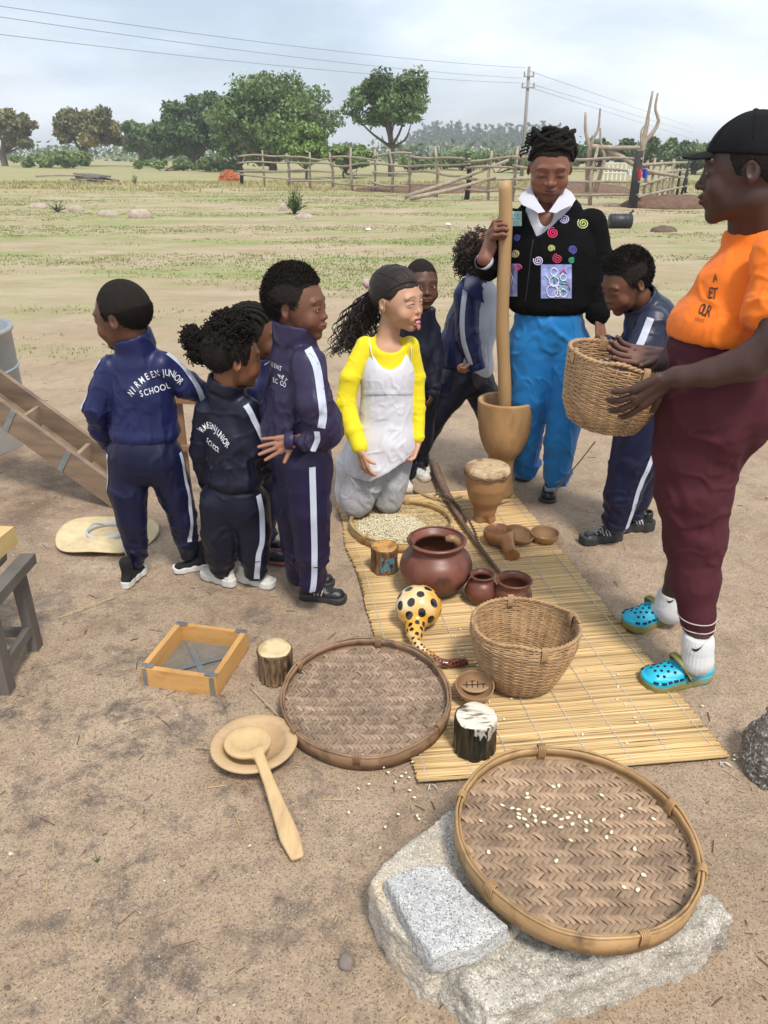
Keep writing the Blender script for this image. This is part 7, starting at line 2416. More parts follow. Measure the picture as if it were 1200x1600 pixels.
# ---- 7: curly-haired child behind the woman's arm
def child_curly():
    Y = 3.85
    WT = fabric('white_tee', (.56, .58, .64), .8, .1, .04)
    sp = setup(dict(H=.22, skin=(.32, .16, .09), hc=W(752, 398, Y), Mh=facing(100, 5), neck_base=W(750, 448, Y), neck_r=.2,
                    face=dict(eye_open=.5, kid=1, cheek=1.1), torso=[(745, 462, Y, 30, 1.1), (738, 505, Y, 37, 1.05), (728, 552, Y, 38, 1.05)]), 82)
    sp['hem'] = W(728, 576, Y)[2]
    root = new_person('curly-haired child in open navy jacket and white shirt, striding behind the pestle', G(720, 738), KIDS)
    sp['legs'] = [[(718, 590, Y - .03, 31), (680, 645, Y - .05, 22), (655, 700, Y + .05, 16)], [(742, 590, Y + .03, 28), (765, 640, Y + .03, 23), (778, 700, Y + .02, 16)]]
    sp['arms'] = [[(728, 462, Y - .08, 20), (730, 520, Y - .13, 18), (742, 562, Y - .15, 13)]]
    w = W(740, 565, Y - .15)
    sp['hands'] = [dict(a=(w, (-.65, -.2, -.6), (.3, .3, .6), 1, .125), k=dict(curl=(55, 60, 62, 65), spread=2, thumb=(30, 35), fat=1.15))]
    body_mesh(sp, root)
    tor, tp = chain_sdf([(s[0] + 3, s[1] + (6 if i == 2 else 0), s[2], s[3] * .98, 1.0) for i, s in enumerate(sp['torso'])] + [(748, 572, Y, 24, 1.0)], sp['back'], .03)
    lo, hi = bounds(tp); cloth('white_shirt', tor, lo, hi, WT, root, .007, [(W(755, 540, Y), (0, 0, 1), .12, .006, 14, 20)], .003, 51)
    fx = lambda P: P[:, 0] - (W(762, 430, Y)[0] - .28 * (W(762, 430, Y)[2] - P[:, 2])) 
    def cut(P, d):
        edge = W(764, 430, Y)[0] - .30 * np.clip(W(764, 430, Y)[2] - P[:, 2], 0, 1)
        arm = chain_sdf(sp['arms'][0], None, .012)[0](P)
        return np.minimum(smax(d, P[:, 0] - edge, .01), arm)
    sp['cut'] = cut
    sp['torso'] = [(s[0] - 4, s[1], s[2], s[3] + 2, s[4]) for s in sp['torso']]
    jk, bv = jacket(sp, root, M_NAVY, seed=53, h=.007, collar=False, extra=lambda P, d: smin(d, rc(P, W(700, 540, Y), W(690, 560, Y), .055, .03), .05))
    mb = MB(); P = spline([W(727, 428, Y - .10), W(745, 446, Y - .13), W(757, 474, Y - .12), W(762, 462, Y - .09)], 14)
    G_ = np.array([[W(729, 424, Y - .08), W(737, 430, Y - .10), W(748, 436, Y - .12)], [W(726, 440, Y - .13), W(738, 448, Y - .15), W(752, 456, Y - .14)], [W(724, 452, Y - .15), W(740, 466, Y - .165), W(757, 474, Y - .15)]])
    mb.grid(G_); mb.grid(G_[::-1] + (0, .006, 0)); mb.build('collar', M_NAVY, jk)
    ribbon('stripe', bv, [W(729, 450, Y), W(725, 490, Y), W(727, 525, Y), W(738, 562, Y)], (-.15, -1, .1), .024, M_WSTR, jk)
    trousers(sp, root, M_DNAVY, .007, 54, pelvis=[(732, 578, Y, 38)])
    hc = sp['hc']; s_ = 1 / PXM(hc)
    coils(root, M_HAIRS, [(W(742, 396, Y - .02), np.array((30, 30, 32)) * s_), (W(728, 412, Y - .02), np.array((16, 18, 18)) * s_), (W(756, 380, Y), np.array((26, 26, 18)) * s_)], 520, .010, .0022, .045, 7, 'curls', down=.5)
    c = W(746, 394, Y); rd = np.array((27, 27, 27)) * s_
    def f(P): return el(P, c, rd) + .008 * vnoise(P * 60, 2)
    V, Q = surf(f, c - rd * 1.4, c + rd * 1.4, .006); obj('hair', V, [Q], M_HAIRS, root)
    mt = dict(sole=M_WHITE, upper=M_CREAM, sole_h=.13)
    shoe(G(650, 738), 75, .175, root, 'sneaker', mt, pitch=0); shoe(G(782, 728), 75, .175, root, 'sneaker', mt)
child_curly()

# ---- 8: woman with the pestle
def woman_pestle():
    Y = 3.52
    BC = mat('black_knit_cardigan', (.005, .005, .0055), .95, .2, 30, .35, 500, .001, spec=.08)
    BLUE = fabric('bright_blue_trousers', (.006, .17, .46), .55, .15)
    WS = fabric('white_shirt', (.50, .50, .56), .8, .1, .03)
    sp = setup(dict(H=.236, hh=.0026, skin=(.19, .078, .045), hc=W(859, 264, Y - .04), Mh=facing(-6, 20, 0), neck_base=W(855, 330, Y + .03), neck_r=.21,
                    face=dict(eye_open=.0, lips=1.05, nose=1.05, cheek=1.12, jaw=1.12, brow=.6, stubble=(.0, .02, .9), wide=1.12, lipcol=(.13, .045, .04)), legs=[], arms=[],
                    torso=[(858, 352, Y + .02, 52, 1.5), (860, 400, Y, 66, 1.4), (858, 440, Y, 63, 1.35), (857, 470, Y, 60, 1.25)], pelvis_s=1.15), -4)
    sp['hem'] = W(857, 487, Y)[2]
    sp['chest'] = [(W(855, 345, Y), np.array((.085, .07, .06)))]
    root = new_person('woman in black cardigan with coloured spirals and blue trousers holding the pestle', G(835, 775))
    sp['arms'] = [[(800, 352, Y + .02, 25), (778, 385, Y + .02, 24), (763, 420, Y - .03, 18), (757, 410, Y - .08, 15)],
                  [(922, 354, Y + .02, 27), (932, 400, Y + .02, 24), (935, 440, Y - .02, 21), (934, 490, Y - .08, 18)]]
    sp['legs'] = [[(834, 540, Y, 41), (828, 620, Y - .02, 30), (823, 680, Y + .04, 25), (821, 728, Y + .10, 22)],
                  [(882, 540, Y, 41), (886, 620, Y - .06, 32), (876, 690, Y - .08, 25), (870, 742, Y - .06, 21)]]
    pt = PB + (PT - PB) * ((W(786, 352, 3.41)[2] - PB[2]) / (PT[2] - PB[2]))
    w1 = pt + (-.052, .045, -.045)
    w2 = W(936, 497, Y - .10)
    sp['palm'] = np.array((.30, .14, .09))
    sp['hands'] = [dict(a=(w1, (.10, -.88, .42), (1, .10, 0), -1, .175), k=dict(curl=(58, 60, 62, 62), spread=2, thumb=(18, 40), fat=1.0), arm=[(757, 405, Y - .10, 12), (765, 386, Y - .08, 10.5)]),
                   dict(a=(w2, (.12, -.35, -.92), (-.6, .7, 0), 1, .165), k=dict(curl=(22, 26, 30, 34), spread=3, thumb=(30, 25)), arm=[(935, 480, Y - .08, 12)])]
    body_mesh(sp, root); eyes(sp['hc'], sp['Mh'], sp['H'], root, (0, 30), sp['face'].get('kid', 0))
    # hair: braided updo
    hc, M_, H = sp['hc'], sp['Mh'], sp['H']
    hair_cap(sp, root, M_HAIR, .016, .01, .03, .006, 30, 4, h=.0035)
    r = np.random.default_rng(3)
    for k in range(17):
        a0 = -1.45 + 2.9 * k / 16; P = []
        for t_ in np.linspace(0, 1, 20):
            st = np.array((.335 * math.sin(a0), -.22 + .22 * abs(math.sin(a0)) ** 2, .10 + .34 * math.cos(a0)))
            en = np.array((-.06, .10, .56))
            q = st * (1 - t_) + en * t_
            dd = q - np.array((0, .075, .13)); nn = np.linalg.norm(dd / np.array((.335, .415, .365)))
            q = np.array((0, .075, .13)) + dd / nn * (1.10 + .13 * t_ ** 2)
            P.append(hc + M_ @ (q * H))
        mb = MB(); mb.tube(P, .0085 * (1 + .18 * np.sin(np.arange(20) * 2.6)), 6); mb.build('braid', M_HAIR, root)
    cc = hc + M_ @ (np.array((.03, .10, .44)) * H)
    rdb = np.array((.088, .072, .042))
    def fbun(P): return el(P, cc + (0, 0, -.002), rdb) + .003 * vnoise(P * 50, 2)
    V, Q = surf(fbun, cc - rdb * 1.3, cc + rdb * 1.3, .005); obj('bun', V, [Q], M_HAIR, root)
    for k in range(20):                       # piled braids on top
        t_ = np.linspace(0, 1, 22); ph = k * .55
        rx, ry, rz = .092 - .0022 * k, .075, .026
        th = ph + t_ * (2.3 + r.random())
        P = cc + np.stack([rx * np.cos(th) + .004 * r.normal(), ry * np.sin(th), rz * np.sin(th * 1.7 + k) + .008 * (k % 4) - .006], -1)
        mb = MB(); mb.tube(P, .0085 * (1 + .2 * np.sin(np.arange(22) * 2.6)), 6); mb.build('braid', M_HAIR, root)
    for k in range(5):                        # loose curls on the image left, roll on the right
        c = W(832 - 2 * k, 205 + 7 * k, Y - .03); t_ = np.linspace(0, 7, 20)
        mb = MB(); mb.tube(c + np.stack([.012 * np.cos(t_ + k) - .003 * t_, .012 * np.sin(t_), -.004 * t_], -1), .0035, 5); mb.build('loose_curl', M_HAIR, root)
    for k in range(4):
        mb = MB(); P = spline([W(868 + 4 * k, 204 + 2 * k, Y - .04), W(890 + 2 * k, 214 + 4 * k, Y - .02), W(899 - 2 * k, 236 - k, Y), W(893 - 3 * k, 250 - 3 * k, Y + .03)], 16)
        mb.tube(P, .0125 * (1 + .15 * np.sin(np.arange(16) * 2.6)), 7); mb.build('braid', M_HAIR, root)
    # shirt, then cardigan with a V opening
    tor, tp = chain_sdf([(857, 348, Y + .01, 44, 1.5), (859, 395, Y - .005, 57, 1.32)], sp['back'], .03)
    nk = sp['neck_base']
    def fsft(P):
        d = smin(tor(P), rc(P, nk - (0, 0, .03), nk, .07, .065), .03)
        return smax(d, -el(P, W(856, 322, Y - .09), (.036, .10, .085)), .006)
    lo, hi = bounds(tp, [(nk, .1)]); sh, bsh = cloth('white_shirt', fsft, lo, hi, WS, root, .006, [(W(855, 370, Y - .1), (1, 0, 0), .09, .003, 30, 8)], .0015, 61)
    for sx in (-1, 1):                        # pointed collar leaves
        cx = 855
        G_ = np.array([[W(cx + sx * 25, 292, Y + .01), W(cx + sx * 32, 296, Y - .02), W(cx + sx * 38, 300, Y - .03)],
                       [W(cx + sx * 22, 302, Y - .07), W(cx + sx * 34, 307, Y - .09), W(cx + sx * 45, 311, Y - .080)],
                       [W(cx + sx * 13, 317, Y - .115), W(cx + sx * 27, 321, Y - .125), W(cx + sx * 39, 320, Y - .115)],
                       [W(cx + sx * 3, 331, Y - .135), W(cx + sx * 14, 333, Y - .140), W(cx + sx * 20, 329, Y - .135)]])
        mb = MB(); mb.grid(G_ if sx > 0 else G_[::-1]); mb.grid((G_ if sx < 0 else G_[::-1]) + (0, .008, 0)); mb.build('collar', WS, sh)
    def vcut(P, d):
        z1 = W(832, 372, Y - .13)[2]; z0 = W(855, 318, Y)[2]
        t_ = np.clip((P[:, 2] - z1) / (z0 - z1), -.2, 1.4)
        cx = W(833, 372, Y)[0] * (1 - t_) + W(856, 318, Y)[0] * t_
        v = np.maximum(np.abs(P[:, 0] - cx) - .105 * np.maximum(t_, 0) ** .9 - .0001, P[:, 1] - Y + .0)
        v = np.maximum(v, -(t_) * .3)
        return smax(d, -v, .004)
    sp['cut'] = vcut
    sp['torso'] = [(s[0], s[1], s[2], s[3] + 2.5, s[4]) for s in sp['torso']]
    jk, bv = jacket(sp, root, BC, 'cardigan', .006, False, hem=False, seed=63, amp=.005, base=.0028)
    # white turned cuff at the raised elbow
    a, b = W(764, 412, Y - .06), W(755, 400, Y - .11)
    mb = MB(); mb.lathe([(.038, -.009), (.041, 0), (.040, .010), (.034, .012)], W(757, 408, Y - .09), 30, frame(a, b)); mb.build('cuff', WS, jk)
    a, b = pj(sp['arms'][1][-2])[0], pj(sp['arms'][1][-1])[0]
    mb = MB(); mb.lathe([(.044, -.04), (.052, -.035), (.053, .015), (.046, .024), (.036, .02)], b, 30, frame(a, b)); mb.build('cuff', BC, jk)
    # zip
    mb = MB(); pts = []
    for x, y in ((833, 374), (829, 400), (826, 430), (822, 460), (818, 486)):
        hit = hitpx(bv, x, y)
        if hit[0] is not None: pts.append(np.array(hit[0]) + (0, -.002, 0))
    mb.tube(spline(pts, 20), .0022, 4); mb.build('zip', mat('dark_zip', (.05, .05, .05), .5, 0, metal=.5), jk)
    # knitted spirals
    spir = [(912, 321, 8.5, (.03, .50, .48)), (882, 342, 7.5, (.50, .48, .68)), (911, 349, 9, (.55, .60, .22)), (864, 364, 9, (.72, .05, .16)), (808, 372, 5.5, (.10, .11, .42)),
            (861, 388, 5.5, (.48, .52, .18)), (894, 390, 7, (.10, .11, .38)), (805, 396, 6.5, (.50, .45, .28)), (841, 407, 8, (.62, .58, .78)), (871, 404, 8, (.55, .05, .12)), (893, 407, 5, (.04, .36, .20)), (809, 418, 6, (.60, .08, .20))]
    for i, (x, y, r_, col) in enumerate(spir):
        pts = []
        for t_ in np.linspace(0, 1, 34):
            a = t_ * 2.3 * 6.283 + i; rr = r_ * (.12 + .88 * t_)
            hit = hitpx(bv, x + rr * math.cos(a), y + rr * .95 * math.sin(a))
            if hit[0] is not None: pts.append(np.array(hit[0]) + (0, -.0018, 0))
        if len(pts) > 10: mb = MB(); mb.tube(pts, .0024, 5); mb.build('spiral', mat('spiral_yarn_%d' % i, col, .9, .05), jk)
    # picture patches
    def patch(x0, y0, x1, y1, base, bits, nm='patch'):
        n = 26; V = []
        for j in range(n):
            for i in range(n):
                x = x0 + (x1 - x0) * i / (n - 1); y = y0 + (y1 - y0) * j / (n - 1)
                hit = hitpx(bv, x, y)
                V.append((np.array(hit[0]) if hit[0] is not None else (V[-1] if V else W(x, y, Y - .14))) + (0, -.0035, 0))
        V = np.array(V).reshape(n, n, 3)
        mb = MB(); mb.grid(V[:, ::-1]); o = mb.build(nm, base, jk)
        def at(u, v):
            a, b = u * (n - 1), v * (n - 1); i, j = min(int(a), n - 2), min(int(b), n - 2); fa, fb = a - i, b - j
            return V[j, i] * (1 - fa) * (1 - fb) + V[j, i + 1] * fa * (1 - fb) + V[j + 1, i] * (1 - fa) * fb + V[j + 1, i + 1] * fa * fb
        for pts, r_, m_ in bits:
            mb = MB(); q = [at(min(.99, max(0, u)), min(.99, max(0, v))) + (0, -.002, 0) for u, v in pts]; mb.tube(q, r_, 5); mb.build('drawing', m_, o)
        return o
    lil = mat('lilac_print', (.26, .30, .62), .8, .25, 60, col2=(.36, .42, .72), c2s=50); lw = mat('print_white', (.78, .80, .85), .8, 0); gr = mat('print_green', (.10, .42, .30), .8, 0); rd = mat('print_red', (.55, .06, .20), .8, 0)
    circ = lambda cx, cy, r_, k=16: [(cx + r_ * math.cos(a), cy + r_ * 1.0 * math.sin(a)) for a in np.linspace(0, 6.283, k)]
    bits = [(circ(.42, .22, .11), .0020, lw), (circ(.42, .50, .15), .0022, lw), (circ(.36, .79, .18), .0022, lw), (circ(.72, .38, .10), .0020, lw), (circ(.74, .62, .14), .0022, gr), (circ(.72, .84, .12), .002, lw), (circ(.54, .85, .10), .002, lw),
            ([(.34, .33), (.42, .37), (.50, .33)], .003, gr), ([(.46, .36), (.44, .56)], .003, gr), ([(.62, .28), (.72, .14), (.82, .28)], .003, rd), ([(.88, .5), (.93, .75)], .0025, rd), ([(.15, .30), (.28, .48)], .0016, lw), ([(.60, .55), (.86, .58)], .003, gr), (circ(.57, .66, .05, 10), .002, lw)]
    patch(845, 413, 893, 466, lil, bits)
    patch(793, 412, 808, 463, lil, [([(.2, .2), (.5, .4), (.3, .7)], .002, lw)])
    aq = mat('aqua_print', (.36, .60, .52), .8, .2, 60)
    patch(797, 330, 815, 353, aq, [([(.5 + .35 * math.cos(a), .5 + .35 * math.sin(a)), (.5 - .35 * math.cos(a), .5 - .35 * math.sin(a))], .0012, mat('print_blue_%d' % k, (.10, .14, .55), .8, 0)) for k, a in enumerate((0, 1.05, 2.1))])
    tr, bt = trousers(sp, root, BLUE, .0058, 64, pelvis=[(858, 505, Y, 62)], amp=.011, base=.005, zones_extra=[(W(860, 530, Y - .1), (.5, 0, 1), .12, .010, 20, 5), (W(882, 620, Y - .15), (.3, 0, 1), .12, .009, 24, 6)])
    mt = dict(sole=M_BLKS, upper=M_BLK, sole_h=.08)
    shoe(G(818, 741), -8, .235, root, 'flat', mt); sh_ = shoe(G(857, 774), -12, .235, root, 'flat', mt)
    c = G(860, 765) + (0, -.02, .055)
    for k in range(4):
        mb = MB(); t_ = np.linspace(0, 5.5, 14); a = k * 1.57 + .4
        mb.tube(c + np.stack([.014 * np.cos(a) + .010 * np.cos(t_), .008 * np.sin(a) + .004 * np.sin(t_), .008 * np.sin(t_ + a)], -1), .0022, 5); mb.build('bow_lace', M_BLK, root)
    # grey sliver socks
woman_pestle()

# ---- 9: boy at the right, looking down
def boy_right():
    Y = 3.05
    sp = setup(dict(H=.222, hh=.003, skin=(.135, .055, .031), hc=W(977, 441, Y), Mh=facing(-72, 26), neck_base=W(1008, 481, Y + .04), neck_r=.215,
                    face=dict(eye_open=.15, lips=1.05, nose=1.05, kid=1, cheek=1.15, stubble=(0, 0, .85)), torso=[(1018, 505, Y + .02, 43, 1.05), (1022, 550, Y, 48, 1.05), (1016, 605, Y, 44, 1.0)], pelvis_s=1.0), -75)
    sp['hem'] = W(1016, 632, Y)[2]
    root = new_person('boy looking down beside the woman, in navy tracksuit and chunky black sneakers', G(960, 840), KIDS)
    sp['arms'] = [[(1020, 505, Y - .11, 27), (1003, 545, Y - .15, 26), (985, 570, Y - .14, 22), (966, 548, Y - .10, 17), (958, 543, Y - .08, 14)],
                  [(1005, 510, Y + .12, 24), (985, 545, Y + .12, 20), (962, 545, Y + .02, 14)]]
    sp['legs'] = [[(1005, 645, Y - .05, 43), (990, 720, Y - .07, 36), (972, 775, Y - .08, 28), (964, 812, Y - .08, 22)],
                  [(1020, 645, Y + .05, 40), (1010, 720, Y + .06, 32), (995, 770, Y + .06, 24), (990, 798, Y + .06, 17)]]
    sp['palm'] = np.array((.34, .16, .10))
    w = W(960, 541, Y - .09)
    sp['hands'] = [dict(a=(w, (-.85, -.25, .05), (.1, -.2, -1), 1, .130), k=dict(curl=(38, 42, 45, 45), spread=3, thumb=(35, 30), fat=1.15)),
                   dict(a=(W(950, 548, Y - .02), (-.8, -.1, -.3), (.2, 0, 1), -1, .125), k=dict(curl=(22, 25, 25, 25), spread=5, thumb=(40, 15), fat=1.1))]
    body_mesh(sp, root); eyes(sp['hc'], sp['Mh'], sp['H'], root, (0, 30), sp['face'].get('kid', 0))
    hair_cap(sp, root, M_HAIR, .046, .03, .03, .010, 60, 13, sideoff=.008, top_extra=.022, fade=.40, base0=.0035, fuzz=8000, fz=.009)
    jk, bv = jacket(sp, root, fabric('greyish_navy_tracksuit', (.013, .017, .042), .4), seed=71, collar_h=.06, amp=.009, base=.0045)  # navy with less blue than the other jackets
    tr, bt = trousers(sp, root, M_NAVYP, seed=72, pelvis=[(1012, 625, Y, 47)], amp=.009, base=.005)
    ribbon('stripe', bv, [W(1013, 497, Y - .1), W(1003, 520, Y - .1), W(990, 545, Y - .1), W(975, 562, Y - .1)], (-.2, -1, .2), .026, M_WSTR, jk)
    leg_stripe('s', bt, [(1020, 650, Y, 1), (1003, 695, Y, 1), (985, 740, Y, 1), (974, 790, Y, 1), (963, 826, Y, 1)], (-.05, -1, 0), .020, root, tr)
    mt = dict(sole=M_BLKS, upper=M_BLK, sole_h=.20, chunk=1.3, trim=M_SILV, lace=M_SILV)
    shoe(G(938, 847), -75, .20, root, 'sneaker', mt); shoe(G(990, 828), -80, .19, root, 'sneaker', mt)
boy_right()

# ---- 10: capped woman holding the basket
def woman_cap():
    Y = 2.12
    OR = fabric('orange_tshirt', (.78, .165, .008), .8, .1, .05)
    MR = mat('maroon_skirt', (.068, .016, .023), .85, .14, 6, .2, 500, .001, spec=.2)
    CAP = mat('black_cap', (.008, .008, .009), .85, .2, 20, .4, 500, .001, spec=.15)
    sp = setup(dict(H=.245, hh=.0026, skin=(.056, .026, .019), hc=W(1163, 267, Y), Mh=facing(-114, 7), neck_base=W(1176, 366, Y + .04), neck_r=.225,
                    face=dict(eye_open=.25, lips=1.15, nose=1.15, jaw=1.05, stubble=(0, 0, .9), brow=.5), legs=[], arms=[],
                    torso=[(1194, 402, Y + .03, 60, .9), (1172, 460, Y + .01, 80, .95), (1148, 520, Y, 88, .95)]), -86)
    root = new_person('woman in black cap, orange t-shirt and maroon skirt holding a basket, rightmost person', G(1050, 1055))
    sp['arms'] = [[(1206, 398, Y - .14, 34), (1210, 450, Y - .18, 36), (1204, 484, Y - .20, 40)]]
    sp['legs'] = [[(1110, 640, Y, 66), (1085, 800, Y - .02, 40), (1090, 960, Y - .09, 31), (1091, 1000, Y - .10, 30)], [(1090, 700, Y + .1, 44), (1060, 900, Y + .2, 30), (1049, 935, Y + .22, 28)]]
    w1 = W(1042, 593, Y - .13); w2 = W(1035, 556, Y + .17)
    sp['palm'] = np.array((.20, .095, .07))
    sp['hands'] = [dict(a=(w1, (-.76, .16, -.60), (-.12, 1, .15), 1, .185), k=dict(curl=(14, 16, 18, 16), spread=12, thumb=(48, 10), fat=1.0), h=.0027,
                        arm=[(1204, 470, Y - .20, 26), (1216, 530, Y - .25, 30), (1170, 566, Y - .22, 29), (1110, 583, Y - .18, 22), (1066, 589, Y - .15, 16.5)]),
                   dict(a=(w2, (-.98, -.05, .06), (-.1, -.5, .85), -1, .19), k=dict(curl=(10, 12, 14, 16), spread=6, thumb=(38, 15)), arm=[(1120, 585, Y + .2, 24), (1075, 568, Y + .2, 18)])]
    body_mesh(sp, root); eyes(sp['hc'], sp['Mh'], sp['H'], root, (0, 15), sp['face'].get('kid', 0))
    hc, M_, H = sp['hc'], sp['Mh'], sp['H']
    hair_cap(sp, root, M_HAIR, .012, .0, 0, .006, 60, 3, h=.004)
    # cap
    def fcap(P0):
        P = (P0 - hc) @ M_ / H
        d = el(P, (0, .07, .17), (.362, .438, .375))
        d = smin(d, el(P, (0, -.10, .12), (.295, .27, .29)), .05)
        pl = (.155 - .16 * P[:, 1]) - P[:, 2]
        d = smax(d, pl, .012)
        d = smax(d, -el(P, (0, .06, .12), (.34, .41, .35)), .01)
        return d * H
    V, Q = surf(fcap, hc - .7 * H, hc + .75 * H, .0036); V = relax(V, Q, 1); obj('cap', V, [Q], CAP, root)
    def fb(P0):
        P = (P0 - hc) @ M_ / H
        z = .225 - .9 * P[:, 0] ** 2 + .10 * (P[:, 1] + .34)
        d2 = np.sqrt((P[:, 0] / .27) ** 2 + ((P[:, 1] + .30) / .31) ** 2) - 1
        return np.maximum(np.maximum(d2 * .27, P[:, 1] + .29), np.abs(P[:, 2] - z) - .012) * H * .8
    V, Q = surf(fb, hc - .8 * H, hc + .6 * H, .003); V = relax(V, Q, 1); obj('cap_brim', V, [Q], CAP, root)
    for a0 in (0, 1.047, 2.094):
        mb = MB(); P = []
        for u in np.linspace(-1.25, 1.25, 30):
            q = np.array((0, .07, .17)) + np.array((.366 * math.sin(u) * math.cos(a0), .442 * math.sin(u) * math.sin(a0), .378 * math.cos(u)))
            if q[2] > .165 - .16 * q[1]: P.append(hc + M_ @ (q * H))
        mb.tube(P, .0016, 5); mb.build('cap_seam', CAP, root)
    mb = MB(); mb.lathe([(.001, .01), (.006, .008), (.008, .002)], hc + M_ @ (np.array((0, .07, .528)) * H), 12); mb.build('cap_button', CAP, root)
    # t-shirt
    nk = sp['neck_base']
    belly = lambda P, d: smin(d, el(P, W(1106, 510, Y), (.088, .14, .07)), .05)
    sp['cut'] = lambda P, d: smax(smax(d, W(1100, 545, Y)[2] + .03 - P[:, 2], .01), -el(P, nk + (0, 0, .05), (.085, .085, .07)), .004)
    ts, bv = jacket(sp, root, OR, 't_shirt', .0062, False, hem=False, seed=81, amp=.006, base=.004, extra=belly,
                    zones_extra=[(W(1130, 440, Y - .15), (.6, 0, 1), .15, .008, 16, 7), (W(1180, 470, Y - .2), (1, 0, .6), .10, .006, 22, 8)])
    items = []
    for ch, x, y, s_, r_ in (('A', 1070, 448, .034, 20), ('E', 1066, 472, .046, 14), ('T', 1076, 472, .046, 14), ('O', 1056, 497, .040, 6), ('U', 1064, 498, .044, 6), ('R', 1073, 499, .044, 6),
                             ('S', 1048, 513, .013, 3), ('T', 1052, 513, .013, 3), ('R', 1056, 513, .013, 3), ('I', 1060, 513, .013, 3), ('C', 1064, 513.5, .013, 3), ('T', 1068, 514, .013, 3)):
        items.append((ch, W(x, y, Y - .2), s_ * .85, r_))
    lettering('lettering', bv, items, (.75, -.66, 0), (0, 0, 1), mat('dark_print', (.03, .015, .01), .8, 0), ts)
    # skirt
    st = [(1130, 560, Y, 88, 1.0), (1118, 630, Y, 90, 1.0), (1090, 700, Y, 66, 1.0), (1085, 770, Y - .01, 56, 1.0), (1085, 840, Y - .02, 46, 1.0), (1086, 910, Y - .05, 35, 1.0), (1090, 960, Y - .08, 25, 1.0), (1091, 988, Y - .085, 23, 1.0)]
    sf, spn = chain_sdf(st, None, .03)
    def fsk(P):
        d = smin(sf(P), el(P, W(1160, 600, Y), (.11, .16, .13)), .06)
        d = smax(d, W(1091, 984, Y - .08)[2] - P[:, 2], .004)
        return d
    lo, hi = bounds(spn, [(W(1160, 600, Y), .2)])
    zs = [(W(1110, 700, Y - .15), (1, 0, .35), .22, .010, 12, 4), (W(1080, 640, Y - .15), (.6, 0, 1), .14, .008, 14, 5), (W(1092, 850, Y - .1), (1, 0, .1), .22, .007, 16, 3), (W(1130, 770, Y - .1), (1, 0, .7), .13, .007, 14, 5)]
    sk, bs = cloth('skirt', fsk, lo, hi, MR, root, .0066, zs, .003, 83)
    c = W(1028, 562, Y - .05)
    for k in range(5):
        mb = MB(); mb.tube(spline([c + (.015, 0, .03), c + (-.004 + .006 * k, -.02, 0), c + (-.015 + .008 * k, -.01, -.03)], 8), .004, 5); mb.build('loose_tie', mat('dark_tie', (.02, .01, .01), .9) if 'dark_tie' not in bpy.data.materials else bpy.data.materials['dark_tie'], sk)
    wl = mat('pale_hem_line', (.50, .42, .40), .8, 0)
    for yy, rr in ((962, 27.5), (976, 25.8)):
        mb = MB(); th = np.linspace(0, 6.283, 48); P = []
        for a in th:
            cdir = np.array((math.cos(a), math.sin(a), 0)); o = W(1091, yy, Y - .08)
            hit = bs.ray_cast(Vector(o + cdir * .4), Vector(-cdir), .5)
            P.append(np.array(hit[0]) + cdir * .001 if hit[0] is not None else o + cdir * .04)
        mb.tube(P, .0020, 5, caps=False); mb.build('hem_line', wl, sk)
    # shins, socks and clogs
    SK = mat('white_rib_sock', (.60, .60, .60), .9, .05, 30, .3, 200)
    lg = sp['skin']
    def clog(c, yaw, sockpts, lab):
        Mc = rotz(R(yaw)); L_ = .262
        up_ = mat('turquoise_foam', (.015, .42, .60), .45, .15, 14, .05) if 'turquoise_foam' not in bpy.data.materials else bpy.data.materials['turquoise_foam']
        ol = mat('olive_foam', (.23, .20, .055), .55, .2, 14, .05, col2=(.12, .30, .30), c2s=16, c2lo=.55, c2hi=.66) if 'olive_foam' not in bpy.data.materials else bpy.data.materials['olive_foam']
        hole = mat('dark_hole', (.006, .012, .02), .9, 0) if 'dark_hole' not in bpy.data.materials else bpy.data.materials['dark_hole']
        def out2(P, g=0):
            q = P[:, :2]; a = np.array((0, .34)); b = np.array((.01, -.28)); e = b - a; t_ = np.clip(((q - a) @ e) / (e @ e), 0, 1)
            return np.linalg.norm(q - a - t_[:, None] * e, axis=1) - (.140 + .065 * t_ - .015 * np.sin(t_ * 3.14)) - g
        loc = lambda P: (P - c) @ Mc / L_
        def fs(P0):
            P = loc(P0); bot = .16 * np.clip(-P[:, 1] - .28, 0, 1) ** 1.2
            return smax(smax(out2(P, .008 * np.sin(P[:, 1] * 40) * .4), P[:, 2] - .125 - bot, .02), bot - P[:, 2] + .002, .02) * L_
        V, Q = surf(fs, c - L_ * .65, c + L_ * .65, .004); V = relax(V, Q, 1); obj('clog_sole', V, [Q], ol, root)
        def fu(P0):
            P = loc(P0)
            sh = smax(out2(P, -.006), rc(P, (0, .0, .10), (0, -.30, .09), .215, .165), .02)
            sh = np.where(P[:, 1] > -.02, np.maximum(sh, (P[:, 1] + .02)), sh)
            low = smax(out2(P, -.004), P[:, 2] - .18 - .10 * np.clip(P[:, 1] - .28, 0, 1), .01)
            d = smin(sh, low, .02)
            d = smax(d, -rc(P, (0, .32, .20), (0, -.06, .16), .115, .13), .01)
            d = smax(d, .11 - P[:, 2], .005)
            return d * L_
        V, Q = surf(fu, c - L_ * .65, c + L_ * .65, .0034); V = relax(V, Q, 1)
        C = None; u = obj('clog_upper', V, [Q], up_, root)
        bv_ = BVHTree.FromPolygons(V.tolist(), Q.tolist())
